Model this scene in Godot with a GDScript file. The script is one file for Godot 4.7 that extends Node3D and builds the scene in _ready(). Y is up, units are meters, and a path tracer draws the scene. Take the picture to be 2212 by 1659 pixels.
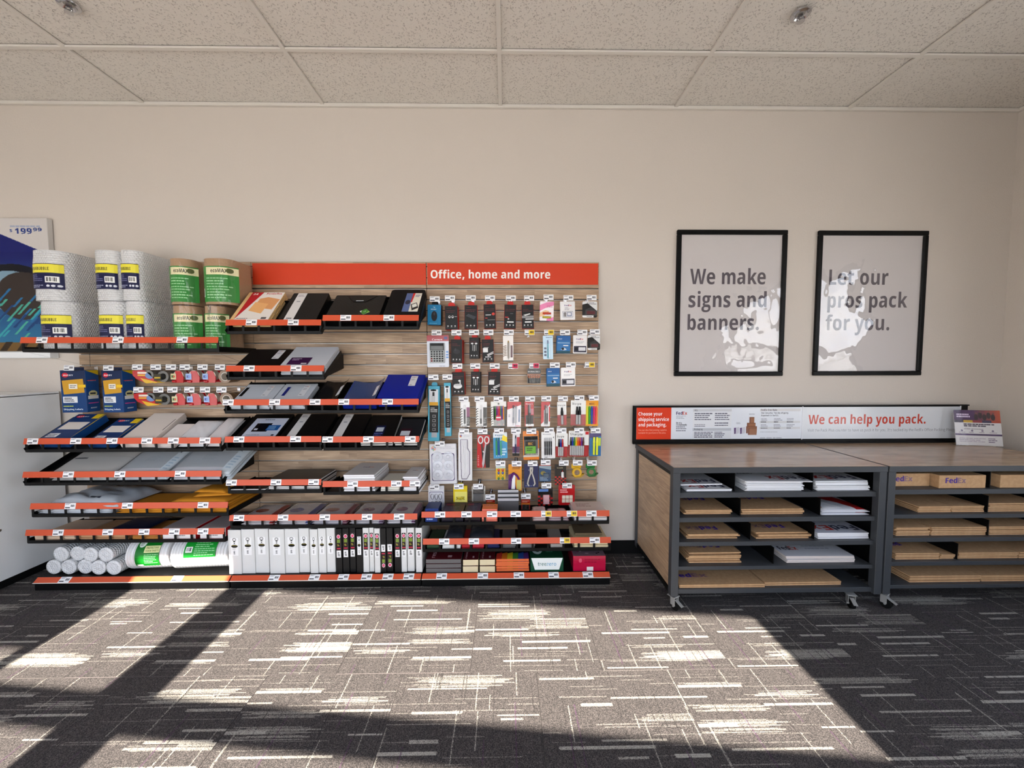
extends Node3D
# A shop wall with slatwall shelving, peg hooks and two packing counters, lit by low sun and sky through the shop's own windows.
# Metres; the back wall is the plane z = 0, the floor y = 0, the camera stands at x = 0.

const EYE := Vector3(0, 1.42, 2.8385)
const FOCAL := 850.0            # pixels, for a frame of 2212 x 1659
const CEILING := 3.1845
const WIN_Z := 4.2              # the window wall where x = 0
const WIN_SLOPE := 0.11         # it runs back a little towards +x
const SUN_TAN := 0.72           # tangent of the sun's height

var CB := Basis(Vector3(0.99988687, -0.00202594, 0.01490439), Vector3(0.0028592, 0.99842107, -0.05609983), Vector3(-0.0147672, 0.0561361, 0.99831391))
var rng := RandomNumberGenerator.new()
var used := {}
var M := {}
var atlas: Image
var pal := {}
var pal_n := 0
var ax := 4
var ay := 68
var arow := 0
var fonts := {}
var printed := []

func _ready():
	rng.seed = 7
	# ---- camera
	var cam := Camera3D.new()
	cam.name = "camera"
	add_child(cam)
	cam.transform = Transform3D(CB, EYE)
	cam.fov = rad_to_deg(2.0 * atan(829.5 / FOCAL))
	cam.near = 0.05
	cam.far = 200.0
	cam.current = true
	# ---- sky and exposure
	var env := Environment.new()
	env.background_mode = Environment.BG_SKY
	var sky := Sky.new()
	var sm := ProceduralSkyMaterial.new()
	sm.sky_top_color = Color(0.64, 0.72, 0.84)
	sm.sky_horizon_color = Color(0.94, 0.94, 0.94)
	sm.sky_curve = 0.18
	sm.ground_horizon_color = Color(0.80, 0.80, 0.79)
	sm.ground_bottom_color = Color(0.55, 0.54, 0.52)
	sm.sun_angle_max = 1.0
	sky.sky_material = sm
	env.sky = sky
	env.background_energy_multiplier = SKY_E
	env.tonemap_mode = Environment.TONE_MAPPER_LINEAR
	env.tonemap_exposure = EXPO
	env.sdfgi_enabled = true
	env.ssao_enabled = true
	env.ssil_enabled = true
	var we := WorldEnvironment.new()
	we.name = "environment"
	we.environment = env
	add_child(we)
	# ---- the sun, square to the back wall
	var sun := DirectionalLight3D.new()
	sun.name = "sun"
	add_child(sun)
	sun.look_at_from_position(Vector3(0, SUN_TAN, 1) * 20.0, Vector3.ZERO, Vector3.UP)
	sun.light_color = Color(1.0, 0.96, 0.90)
	sun.light_energy = SUN_E
	sun.light_angular_distance = 0.5
	sun.shadow_enabled = true
	# ---- the place
	make_materials()
	build_room()
	build_fixtures()
	build_left_shelves()
	build_middle_shelves()
	build_right_shelves()
	build_pegs()
	build_counters()
	build_wall_things()
	finish_atlas()

const SKY_E := 6.4
const EXPO := 1.06
const SUN_E := 10.0

# ------------------------------------------------------------------ places from the photograph
func ray(px: float, py: float) -> Vector3:
	return CB * Vector3((px - 1106.0) / FOCAL, -(py - 829.5) / FOCAL, -1.0)

func at_z(px: float, py: float, z: float) -> Vector3:
	var d := ray(px, py)
	return EYE + d * ((z - EYE.z) / d.z)

func at_y(px: float, py: float, y: float) -> Vector3:
	var d := ray(px, py)
	return EYE + d * ((y - EYE.y) / d.y)

func at_x(px: float, py: float, x: float) -> Vector3:
	var d := ray(px, py)
	return EYE + d * ((x - EYE.x) / d.x)

# ------------------------------------------------------------------ nodes
func nm(base: String) -> String:
	var n: int = used.get(base, 0)
	used[base] = n + 1
	return base if n == 0 else "%s_%03d" % [base, n]

func tag(o: Node3D, label: String, category: String, group := "") -> Node3D:
	o.set_meta("label", label)
	o.set_meta("category", category)
	if group != "":
		o.set_meta("group", group)
	return o

func thing(called: String, label: String, category: String, where := Transform3D(), group := "") -> Node3D:
	var o := Node3D.new()
	o.name = nm(called)
	add_child(o)
	o.transform = where
	return tag(o, label, category, group)

func part(called: String, mesh: Mesh, mat: Material, parent: Node3D, where := Transform3D(), label := "") -> MeshInstance3D:
	var o := MeshInstance3D.new()
	o.name = called
	o.mesh = mesh
	o.material_override = mat
	parent.add_child(o, true)
	o.transform = where
	if label != "":
		o.set_meta("label", label)
	return o

func solid(called: String, mesh: Mesh, mat: Material, where: Transform3D, label: String, category: String, group := "") -> MeshInstance3D:
	var o := part(nm(called), mesh, mat, self, where)
	tag(o, label, category, group)
	return o

func struct(called: String, mesh: Mesh, mat: Material, label: String, where := Transform3D()) -> MeshInstance3D:
	var o := part(called, mesh, mat, self, where)
	o.set_meta("kind", "structure")
	o.set_meta("label", label)
	return o

func copy(o: Node3D, base: String, where: Transform3D, label := "") -> Node3D:
	var c: Node3D = o.duplicate()
	c.name = nm(base)
	add_child(c)
	c.transform = where
	if label != "":
		c.set_meta("label", label)
	return c

func mv(x: float, y: float, z: float) -> Transform3D:
	return Transform3D(Basis(), Vector3(x, y, z))

func turn(axis: Vector3, deg: float, o := Vector3.ZERO) -> Transform3D:
	return Transform3D(Basis(axis, deg_to_rad(deg)), o)

# ------------------------------------------------------------------ meshes
const ONE := Rect2(0, 0, 1, 1)

func begin() -> SurfaceTool:
	var st := SurfaceTool.new()
	st.begin(Mesh.PRIMITIVE_TRIANGLES)
	return st

func vert(st: SurfaceTool, p: Vector3, n: Vector3, uv: Vector2):
	st.set_normal(n)
	st.set_uv(uv)
	st.add_vertex(p)

func quad(st: SurfaceTool, a: Vector3, b: Vector3, c: Vector3, d: Vector3, r := ONE):
	var n := -(b - a).cross(c - a)
	if n.length() < 1e-12:
		n = -(c - a).cross(d - a)
	n = n.normalized()
	var ua := r.position
	var ub := r.position + Vector2(r.size.x, 0)
	var uc := r.end
	var ud := r.position + Vector2(0, r.size.y)
	vert(st, a, n, ua)
	vert(st, b, n, ub)
	vert(st, c, n, uc)
	vert(st, a, n, ua)
	vert(st, c, n, uc)
	vert(st, d, n, ud)

func tri(st: SurfaceTool, a: Vector3, b: Vector3, c: Vector3, r := ONE):
	var n := -(b - a).cross(c - a).normalized()
	vert(st, a, n, r.get_center())
	vert(st, b, n, r.get_center())
	vert(st, c, n, r.get_center())

# A box, chamfered by b when b > 0; f holds uv rectangles for the faces "f" front, "k" back, "r", "l", "t" top, "b" bottom and "" for the others
func box(st: SurfaceTool, c: Vector3, s: Vector3, b := 0.0, f := {}):
	var h := s / 2.0
	var o: Rect2 = f.get("", ONE)
	b = minf(b, minf(h.x, minf(h.y, h.z)) * 0.9)
	var i := h - Vector3(b, b, b)
	var P := func(x: int, y: int, z: int, k: int) -> Vector3:
		# k: the axis whose face this corner lies on
		var v := Vector3(x * i.x, y * i.y, z * i.z)
		v[k] = [x * h.x, y * h.y, z * h.z][k]
		return c + v
	quad(st, P.call(-1, 1, 1, 2), P.call(1, 1, 1, 2), P.call(1, -1, 1, 2), P.call(-1, -1, 1, 2), f.get("f", o))
	quad(st, P.call(1, 1, -1, 2), P.call(-1, 1, -1, 2), P.call(-1, -1, -1, 2), P.call(1, -1, -1, 2), f.get("k", o))
	quad(st, P.call(1, 1, 1, 0), P.call(1, 1, -1, 0), P.call(1, -1, -1, 0), P.call(1, -1, 1, 0), f.get("r", o))
	quad(st, P.call(-1, 1, -1, 0), P.call(-1, 1, 1, 0), P.call(-1, -1, 1, 0), P.call(-1, -1, -1, 0), f.get("l", o))
	quad(st, P.call(-1, 1, -1, 1), P.call(1, 1, -1, 1), P.call(1, 1, 1, 1), P.call(-1, 1, 1, 1), f.get("t", o))
	quad(st, P.call(-1, -1, 1, 1), P.call(1, -1, 1, 1), P.call(1, -1, -1, 1), P.call(-1, -1, -1, 1), f.get("b", o))
	if b <= 0.0:
		return
	var e: Rect2 = f.get("e", f.get("f", o))
	e = Rect2(e.get_center() * 0.02 + e.position * 0.98, e.size * 0.001)
	for s1 in [-1, 1]:
		for s2 in [-1, 1]:
			var fl: bool = s1 * s2 > 0
			edge(st, P.call(-1, s1, s2, 1), P.call(1, s1, s2, 1), P.call(1, s1, s2, 2), P.call(-1, s1, s2, 2), e, fl)
			edge(st, P.call(s1, -1, s2, 2), P.call(s1, 1, s2, 2), P.call(s1, 1, s2, 0), P.call(s1, -1, s2, 0), e, fl)
			edge(st, P.call(s1, s2, -1, 0), P.call(s1, s2, 1, 0), P.call(s1, s2, 1, 1), P.call(s1, s2, -1, 1), e, fl)
			for s3 in [-1, 1]:
				if s1 * s2 * s3 > 0:
					tri(st, P.call(s1, s2, s3, 0), P.call(s1, s2, s3, 2), P.call(s1, s2, s3, 1), e)
				else:
					tri(st, P.call(s1, s2, s3, 0), P.call(s1, s2, s3, 1), P.call(s1, s2, s3, 2), e)

func edge(st: SurfaceTool, a: Vector3, b: Vector3, c: Vector3, d: Vector3, e: Rect2, straight: bool):
	if straight:
		quad(st, a, b, c, d, e)
	else:
		quad(st, b, a, d, c, e)

func boxm(s: Vector3, b := 0.0, f := {}, c := Vector3.ZERO) -> ArrayMesh:
	var st := begin()
	box(st, c, s, b, f)
	return st.commit()

# Turned shape round the y axis: points [y, radius, colour]; each ring takes the colour of its lower point
func lathe(st: SurfaceTool, pts: Array, n := 12, t := Transform3D()):
	for k in pts.size() - 1:
		var p = pts[k]
		var q = pts[k + 1]
		var r: Rect2 = pc(p[2]) if p.size() > 2 else ONE
		var dy: float = q[0] - p[0]
		var dr: float = q[1] - p[1]
		var sl := Vector2(dy, -dr).normalized() if Vector2(dy, dr).length() > 1e-9 else Vector2(1, 0)
		for i in n:
			var a := TAU * i / n
			var b := TAU * (i + 1) / n
			var va := Vector3(cos(a), 0, sin(a))
			var vb := Vector3(cos(b), 0, sin(b))
			var na := (va * sl.x + Vector3(0, sl.y, 0)).normalized()
			var nb := (vb * sl.x + Vector3(0, sl.y, 0)).normalized()
			var c1 := r.get_center()
			var pa: Vector3 = va * p[1] + Vector3(0, p[0], 0)
			var pb: Vector3 = vb * p[1] + Vector3(0, p[0], 0)
			var qa: Vector3 = va * q[1] + Vector3(0, q[0], 0)
			var qb: Vector3 = vb * q[1] + Vector3(0, q[0], 0)
			for w in [[qa, na], [pb, nb], [qb, nb], [qa, na], [pa, na], [pb, nb]]:
				vert(st, t * (w[0] as Vector3), t.basis * (w[1] as Vector3), c1)

func lathem(pts: Array, n := 12, t := Transform3D()) -> ArrayMesh:
	var st := begin()
	lathe(st, pts, n, t)
	return st.commit()

# A round rod through points
func rod(st: SurfaceTool, pts: Array, r: float, n := 6, uv := ONE):
	for k in pts.size() - 1:
		var a: Vector3 = pts[k]
		var b: Vector3 = pts[k + 1]
		var d := (b - a).normalized()
		var s := d.cross(Vector3.UP if absf(d.y) < 0.9 else Vector3.RIGHT).normalized()
		var u := s.cross(d)
		for i in n:
			var v1 := s * cos(TAU * i / n) + u * sin(TAU * i / n)
			var v2 := s * cos(TAU * (i + 1) / n) + u * sin(TAU * (i + 1) / n)
			for w in [[a, v1], [b, v2], [b, v1], [a, v1], [a, v2], [b, v2]]:
				vert(st, (w[0] as Vector3) + (w[1] as Vector3) * r, w[1], uv.get_center())

# A flat plate cut to an outline (x, y, counter-clockwise seen from +z), from z0 to z1
func plate(st: SurfaceTool, outline: PackedVector2Array, z0: float, z1: float, uv := ONE, front := Rect2()):
	var ids := Geometry2D.triangulate_polygon(outline)
	var lo := Vector2(1e9, 1e9)
	var hi := -lo
	for p in outline:
		lo = lo.min(p)
		hi = hi.max(p)
	for side in [[z1, Vector3(0, 0, 1)], [z0, Vector3(0, 0, -1)]]:
		for k in range(0, ids.size(), 3):
			var a := outline[ids[k]]
			var b := outline[ids[k + 1]]
			var c := outline[ids[k + 2]]
			var cw := (b - a).cross(c - a) < 0
			if cw != (side[1].z > 0):
				var sw := b
				b = c
				c = sw
			for p in [a, b, c]:
				var w: Vector2 = uv.get_center()
				if front.size.x > 0 and side[1].z > 0:
					w = front.position + Vector2((p.x - lo.x) / (hi.x - lo.x), (hi.y - p.y) / (hi.y - lo.y)) * front.size
				vert(st, Vector3(p.x, p.y, side[0]), side[1], w)
	var m := outline.size()
	for k in m:
		var p := outline[k]
		var q := outline[(k + 1) % m]
		var r := Rect2(uv.get_center(), Vector2.ZERO)
		if Geometry2D.is_polygon_clockwise(outline):
			quad(st, Vector3(p.x, p.y, z0), Vector3(p.x, p.y, z1), Vector3(q.x, q.y, z1), Vector3(q.x, q.y, z0), r)
		else:
			quad(st, Vector3(p.x, p.y, z1), Vector3(p.x, p.y, z0), Vector3(q.x, q.y, z0), Vector3(q.x, q.y, z1), r)

func rounded(w: float, h: float, r: float, n := 4) -> PackedVector2Array:
	var o := PackedVector2Array()
	for k in 4:
		var c := Vector2([1, -1, -1, 1][k] * (w / 2 - r), [1, 1, -1, -1][k] * (h / 2 - r))
		for i in n + 1:
			var a := PI / 2 * (k + float(i) / n)
			o.append(c + Vector2(cos(a), sin(a)) * r)
	return o

# A soft flat pack lying on y = 0, its front edge at z = 0: pillow-shaped, with creases; top takes the uv rectangle r
func pillow(w: float, d: float, h: float, seed_: int, r: Rect2, crease := 0.25, nx := 14, nz := 14, flat := 0.15) -> ArrayMesh:
	var noise := FastNoiseLite.new()
	noise.seed = seed_
	noise.frequency = 1.0
	var st := begin()
	st.set_smooth_group(0)
	var top := []
	for j in nz + 1:
		var row := []
		for i in nx + 1:
			var u := float(i) / nx * 2 - 1
			var v := float(j) / nz * 2 - 1
			var e := pow(maxf(0.0, (1 - pow(absf(u), 5)) * (1 - pow(absf(v), 5))), 0.55)
			var k := noise.get_noise_2d(u * 1.7, v * 1.9) + 0.5 * noise.get_noise_2d(u * 5.0 + 9, v * 2.0)
			row.append(h * (flat + (1 - flat) * e) + h * crease * k * (0.3 + 0.7 * e))
		top.append(row)
	for j in nz:
		for i in nx:
			var q := []
			for c in [[0, 0], [1, 0], [1, 1], [0, 1]]:
				var ii: int = i + c[0]
				var jj: int = j + c[1]
				q.append([Vector3((float(ii) / nx - 0.5) * w, maxf(0.001, top[jj][ii]), -d * (1 - float(jj) / nz)), r.position + Vector2(float(ii) / nx, float(jj) / nz) * r.size])
			for t in [0, 1, 2, 0, 2, 3]:
				st.set_uv(q[t][1])
				st.add_vertex(q[t][0])
	var ed := Rect2(r.position + r.size * 0.02, Vector2.ZERO).position
	for side in 4:
		var m := nx if side < 2 else nz
		for i in m:
			var a := [i, nz] if side == 0 else ([nx - i, 0] if side == 1 else ([0, i] if side == 2 else [nx, nz - i]))
			var b := [i + 1, nz] if side == 0 else ([nx - i - 1, 0] if side == 1 else ([0, i + 1] if side == 2 else [nx, nz - i - 1]))
			var pa := Vector3((float(a[0]) / nx - 0.5) * w, maxf(0.001, top[a[1]][a[0]]), -d * (1 - float(a[1]) / nz))
			var pb := Vector3((float(b[0]) / nx - 0.5) * w, maxf(0.001, top[b[1]][b[0]]), -d * (1 - float(b[1]) / nz))
			var qa := Vector3(pa.x, 0, pa.z)
			var qb := Vector3(pb.x, 0, pb.z)
			for p in [pa, pb, qb, pa, qb, qa]:
				st.set_uv(ed)
				st.add_vertex(p)
	st.index()
	st.generate_normals()
	return st.commit()

# ------------------------------------------------------------------ the print sheet: labels, packaging and plain colours share one picture
const AT := 2048.0

func cell(w: int, h: int, bg := Color.WHITE) -> Rect2i:
	if ax + w + 4 > 2048:
		ax = 4
		ay += arow + 4
		arow = 0
	if ay + h > 2046:
		push_error("print sheet is full")
	var r := Rect2i(ax, ay, w, h)
	ax += w + 4
	arow = maxi(arow, h)
	atlas.fill_rect(r.grow(2), bg)
	return r

func uv(r: Rect2i) -> Rect2:
	return Rect2((Vector2(r.position) + Vector2(0.5, 0.5)) / AT, (Vector2(r.size) - Vector2.ONE) / AT)

# uv of a plain colour
func pc(c: Color) -> Rect2:
	var k := c.to_html(false)
	if not pal.has(k):
		var p := Vector2i(4 + (pal_n % 250) * 8, 4 + (pal_n / 250) * 8)
		pal_n += 1
		atlas.fill_rect(Rect2i(p, Vector2i(8, 8)), c)
		pal[k] = Rect2((Vector2(p) + Vector2(4, 4)) / AT, Vector2.ZERO)
	return pal[k]

func R(c: Rect2i, x0: float, y0: float, x1: float, y1: float, col: Color):
	var p := Vector2i(roundi(c.position.x + x0 * c.size.x), roundi(c.position.y + y0 * c.size.y))
	var q := Vector2i(roundi(c.position.x + x1 * c.size.x), roundi(c.position.y + y1 * c.size.y))
	atlas.fill_rect(Rect2i(p, (q - p).max(Vector2i.ONE)).intersection(c), col)

func E(c: Rect2i, cx: float, cy: float, rx: float, ry: float, col: Color):
	var o := PackedVector2Array()
	for i in 24:
		o.append(Vector2(cx + rx * cos(TAU * i / 24), cy + ry * sin(TAU * i / 24)))
	P(c, o, col)

func P(c: Rect2i, pts: PackedVector2Array, col: Color):
	var o := PackedVector2Array()
	for p in pts:
		o.append(Vector2(c.position) + p * Vector2(c.size))
	var ids := Geometry2D.triangulate_polygon(o)
	for k in range(0, ids.size(), 3):
		span(atlas, c, o[ids[k]], o[ids[k + 1]], o[ids[k + 2]], col)

func poly(c: Rect2i, a: Array, col: Color):
	var o := PackedVector2Array()
	for k in range(0, a.size(), 2):
		o.append(Vector2(a[k], a[k + 1]))
	P(c, o, col)

func span(im: Image, clip: Rect2i, a: Vector2, b: Vector2, c: Vector2, col: Color):
	var y0 := maxi(clip.position.y, floori(minf(a.y, minf(b.y, c.y))))
	var y1 := mini(clip.end.y - 1, ceili(maxf(a.y, maxf(b.y, c.y))))
	for y in range(y0, y1 + 1):
		var lo := 1e9
		var hi := -1e9
		var yy := y + 0.5
		for e in [[a, b], [b, c], [c, a]]:
			var p: Vector2 = e[0]
			var q: Vector2 = e[1]
			if (p.y <= yy) != (q.y <= yy):
				var x := p.x + (q.x - p.x) * (yy - p.y) / (q.y - p.y)
				lo = minf(lo, x)
				hi = maxf(hi, x)
		if hi < lo:
			continue
		var xa := maxi(clip.position.x, roundi(lo))
		var xb := mini(clip.end.x, roundi(hi))
		if xb > xa:
			im.fill_rect(Rect2i(xa, y, xb - xa, 1), col)

func font(bold: bool) -> Font:
	if not fonts.has(bold):
		var f := SystemFont.new()
		f.font_names = PackedStringArray(["Droid Sans"])
		f.font_weight = 700 if bold else 400
		fonts[bold] = f
	return fonts[bold]

# Lettering: baseline starts at (x, y); h is the height of a capital; all in shares of the cell; w, if given, is the width to fit; rot turns it
func T(c: Rect2i, text: String, x: float, y: float, h: float, col: Color, bold := true, w := 0.0, rot := 0.0, im: Image = null):
	if im == null:
		im = atlas
	var tm := TextMesh.new()
	tm.font = font(bold)
	tm.text = text
	tm.font_size = 64
	tm.pixel_size = 1.0 / 64
	tm.depth = 0.0
	tm.horizontal_alignment = HORIZONTAL_ALIGNMENT_LEFT
	tm.vertical_alignment = VERTICAL_ALIGNMENT_BOTTOM
	var arr := tm.surface_get_arrays(0)
	var v: PackedVector3Array = arr[Mesh.ARRAY_VERTEX]
	var ids: PackedInt32Array = arr[Mesh.ARRAY_INDEX]
	var box3 := tm.get_aabb()
	var s: float = h * c.size.y / 0.72
	var sx := s
	if w > 0.0:
		sx = w * c.size.x / box3.size.x
	if absf(fmod(absf(rot), 180.0) - 90.0) < 1.0:
		s = h * c.size.x / 0.72
		sx = s
		if w > 0.0:
			sx = w * c.size.y / box3.size.x
	var o := Vector2(c.position) + Vector2(x, y) * Vector2(c.size)
	var pts := PackedVector2Array()
	for p in v:
		pts.append(o + Vector2((p.x - box3.position.x) * sx, -(p.y - 0.25) * s).rotated(deg_to_rad(rot)))
	for k in range(0, ids.size(), 3):
		span(im, c, pts[ids[k]], pts[ids[k + 1]], pts[ids[k + 2]], col)

# Print too small to read: rows of broken dashes
func L(c: Rect2i, x0: float, y0: float, x1: float, y1: float, n: int, col: Color, fill := 0.55):
	for k in n:
		var y := lerpf(y0, y1, (k + 0.5) / n)
		var hh := (y1 - y0) / n * 0.25 * fill / 0.55
		var x := x0
		var stop := lerpf(x0, x1, rng.randf_range(0.55, 1.0))
		while x < stop:
			var w := rng.randf_range(0.06, 0.2) * (x1 - x0)
			R(c, x, y - hh, minf(x + w * 0.85, x1), y + hh, col)
			x += w

func bars(c: Rect2i, x0: float, y0: float, x1: float, y1: float):
	R(c, x0, y0, x1, y1, Color(0.95, 0.95, 0.94))
	var n := 9
	for k in n:
		var x := lerpf(x0, x1, 0.12 + 0.76 * k / n)
		R(c, x, lerpf(y0, y1, 0.15), x + (x1 - x0) * rng.randf_range(0.02, 0.06), lerpf(y0, y1, 0.8), Color(0.1, 0.1, 0.1))

func pm(rough: float, metal := 0.0, coat := 0.0) -> StandardMaterial3D:
	var m := StandardMaterial3D.new()
	printed.append(m)
	m.roughness = rough
	m.metallic = metal
	m.texture_repeat = false
	if coat > 0:
		m.clearcoat_enabled = true
		m.clearcoat = coat
		m.clearcoat_roughness = 0.08
	return m

func plain(c: Color, rough: float, metal := 0.0) -> StandardMaterial3D:
	var m := StandardMaterial3D.new()
	m.albedo_color = c
	m.roughness = rough
	m.metallic = metal
	if c.v < 0.25 and metal == 0.0:
		m.metallic_specular = 0.3
	return m

func pane(alpha: float, rough := 0.02, c := Color.WHITE) -> StandardMaterial3D:
	var m := StandardMaterial3D.new()
	m.transparency = BaseMaterial3D.TRANSPARENCY_ALPHA
	m.albedo_color = Color(c.r, c.g, c.b, alpha)
	m.roughness = rough
	m.cull_mode = BaseMaterial3D.CULL_DISABLED
	return m

func tex(im: Image) -> ImageTexture:
	return ImageTexture.create_from_image(im)

func noise_image(w: int, h: int, freq: float, seed_: int, octaves := 3) -> Image:
	var n := FastNoiseLite.new()
	n.seed = seed_
	n.noise_type = FastNoiseLite.TYPE_SIMPLEX_SMOOTH
	n.frequency = freq
	n.fractal_octaves = octaves
	return n.get_seamless_image(w, h)

func make_materials():
	atlas = Image.create(2048, 2048, false, Image.FORMAT_RGB8)
	atlas.fill(Color(0.8, 0.8, 0.8))
	M.matte = pm(0.75)
	M.satin = pm(0.42)
	M.gloss = pm(0.16)
	M.film = pm(0.12, 0.0, 0.6)
	M.strip = pm(0.34)
	M.strip.metallic_specular = 0.35
	M.satin.metallic_specular = 0.35
	M.matte.metallic_specular = 0.3
	M.zinc = plain(Color(0.72, 0.72, 0.71), 0.38, 0.55)
	M.chrome = plain(Color(0.78, 0.78, 0.79), 0.18, 1.0)
	M.black_metal = plain(Color(0.030, 0.030, 0.032), 0.45)
	M.charcoal = plain(Color(0.235, 0.245, 0.26), 0.5)
	M.rubber = plain(Color(0.05, 0.05, 0.05), 0.7)
	M.white_panel = plain(Color(0.93, 0.94, 0.945), 0.25)
	M.clear = pane(0.02, 0.05)
	M.clear.metallic_specular = 0.38
	M.acetate = pane(0.02, 0.015)
	M.sleeve = pane(0.02, 0.03)
	M.sleeve.metallic_specular = 0.22
	M.glass = pane(0.03, 0.0)
	M.poly = pane(0.32, 0.2, Color(0.9, 0.92, 0.95))
	make_wood()
	make_carpet()
	make_ceiling()
	make_paint()
	make_soft()

func make_paint():
	var m := plain(Color(0.83, 0.795, 0.758), 0.85)
	m.heightmap_enabled = true
	m.heightmap_texture = tex(noise_image(256, 256, 0.06, 5, 4))
	m.heightmap_scale = 0.06
	m.uv1_triplanar = true
	m.uv1_world_triplanar = true
	m.uv1_scale = Vector3(4, 4, 4)
	M.paint = m

func make_wood():
	# narrow staves glued edge to edge, grain along u
	var w := 1024
	var h := 512
	var fine := noise_image(48, h, 0.11, 21, 4)
	fine.resize(w, h, Image.INTERPOLATE_CUBIC)
	var soft := noise_image(128, 128, 0.04, 22, 2)
	soft.resize(w, h, Image.INTERPOLATE_CUBIC)
	var im := Image.create(w, h, false, Image.FORMAT_RGB8)
	var r2 := RandomNumberGenerator.new()
	r2.seed = 31
	var y := 0
	while y < h:
		var sh := r2.randi_range(14, 30)
		var x := 0
		var first := r2.randi_range(0, 300)
		while x < w:
			var sw := r2.randi_range(200, 460) if x > 0 else first + 60
			var t := r2.randf_range(-0.09, 0.09)
			var shift := r2.randi_range(0, h - 1)
			for yy in range(y, mini(h, y + sh)):
				for xx in range(x, mini(w, x + sw)):
					var g := fine.get_pixel((xx + shift * 3) % w, (yy + shift) % h).r - 0.5
					var s := soft.get_pixel(xx, yy).r - 0.5
					var k := 0.52 + t + g * 0.5 + s * 0.2
					im.set_pixel(xx, yy, Color(0.485, 0.385, 0.30).lerp(Color(0.86, 0.745, 0.615), clampf(k, 0, 1)))
			x += sw
		y += sh
	var tx := tex(im)
	var a := plain(Color.WHITE, 0.42)
	a.albedo_texture = tx
	M.wood = a
	var b := plain(Color(1, 1, 1), 0.22)
	b.albedo_texture = tx
	b.uv1_triplanar = true
	b.uv1_world_triplanar = true
	b.uv1_scale = Vector3(0.8, 1.6, 1.6)
	M.wood_top = b
	var c := plain(Color.WHITE, 0.4)
	c.albedo_texture = tx
	M.wood_side = c

func make_carpet():
	var n := 512
	M.carpet = []
	var pile := noise_image(256, 256, 0.35, 77, 2)
	pile.resize(n, n, Image.INTERPOLATE_NEAREST)
	for v in 5:
		var r2 := RandomNumberGenerator.new()
		r2.seed = 100 + v
		var im := Image.create(n, n, false, Image.FORMAT_RGB8)
		var base := Color(0.248, 0.23, 0.226)
		for y in range(0, n, 2):
			for x in range(0, n, 2):
				var k := 1.0 + r2.randf_range(-0.5, 0.5)
				im.fill_rect(Rect2i(x, y, 2, 2), Color(base.r * k, base.g * k, base.b * k))
		# woven streaks across: clusters of ragged lines, then single bars; threads run along
		for b in 4:
			var w := r2.randi_range(200, 440)
			var x := r2.randi_range(-60, n - 160)
			var y := r2.randi_range(0, n - 60)
			var rows := r2.randi_range(4, 13)
			for i in rows:
				stroke(im, r2, x + r2.randi_range(-50, 50), y, w + r2.randi_range(-90, 50), r2.randi_range(3, 6), r2.randf_range(0.35, 0.8), Color(0.63, 0.615, 0.58))
				y += r2.randi_range(3, 7)
		for b in 8:
			stroke(im, r2, r2.randi_range(-60, n - 60), r2.randi_range(0, n - 14), r2.randi_range(70, 340), r2.randi_range(5, 13), r2.randf_range(0.65, 0.95), Color(0.68, 0.665, 0.63))
		for b in 20:
			stroke(im, r2, r2.randi_range(-60, n - 60), r2.randi_range(0, n - 8), r2.randi_range(90, 380), r2.randi_range(2, 5), r2.randf_range(0.25, 0.6), Color(0.60, 0.58, 0.55))
		for b in 10:
			stroke(im, r2, r2.randi_range(0, n - 4), r2.randi_range(-80, n - 40), 3, r2.randi_range(50, 260), 0.75, Color(0.68, 0.665, 0.62))
		for b in 12:
			stroke(im, r2, r2.randi_range(0, n - 4), r2.randi_range(-80, n - 40), 2, r2.randi_range(60, 300), 0.9, Color(0.15, 0.135, 0.135))
		for b in 4:
			stroke(im, r2, r2.randi_range(0, n - 4), r2.randi_range(-80, n - 40), 3, r2.randi_range(80, 300), 0.8, Color(0.30, 0.19, 0.30))
		var m := plain(Color.WHITE, 0.95)
		m.albedo_texture = tex(im)
		m.heightmap_enabled = true
		m.heightmap_texture = tex(pile) if v == 0 else M.carpet[0].heightmap_texture
		m.heightmap_scale = 0.12
		M.carpet.append(m)

func stroke(im: Image, r2: RandomNumberGenerator, x: int, y: int, w: int, h: int, cover: float, col: Color):
	for yy in range(maxi(0, y), mini(512, y + h)):
		var x0 := x + r2.randi_range(-2, 2)
		for xx in range(maxi(0, x0), mini(512, x + w)):
			if r2.randf() < cover:
				var k := r2.randf_range(0.86, 1.06)
				im.set_pixel(xx, yy, Color(col.r * k, col.g * k, col.b * k))

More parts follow.
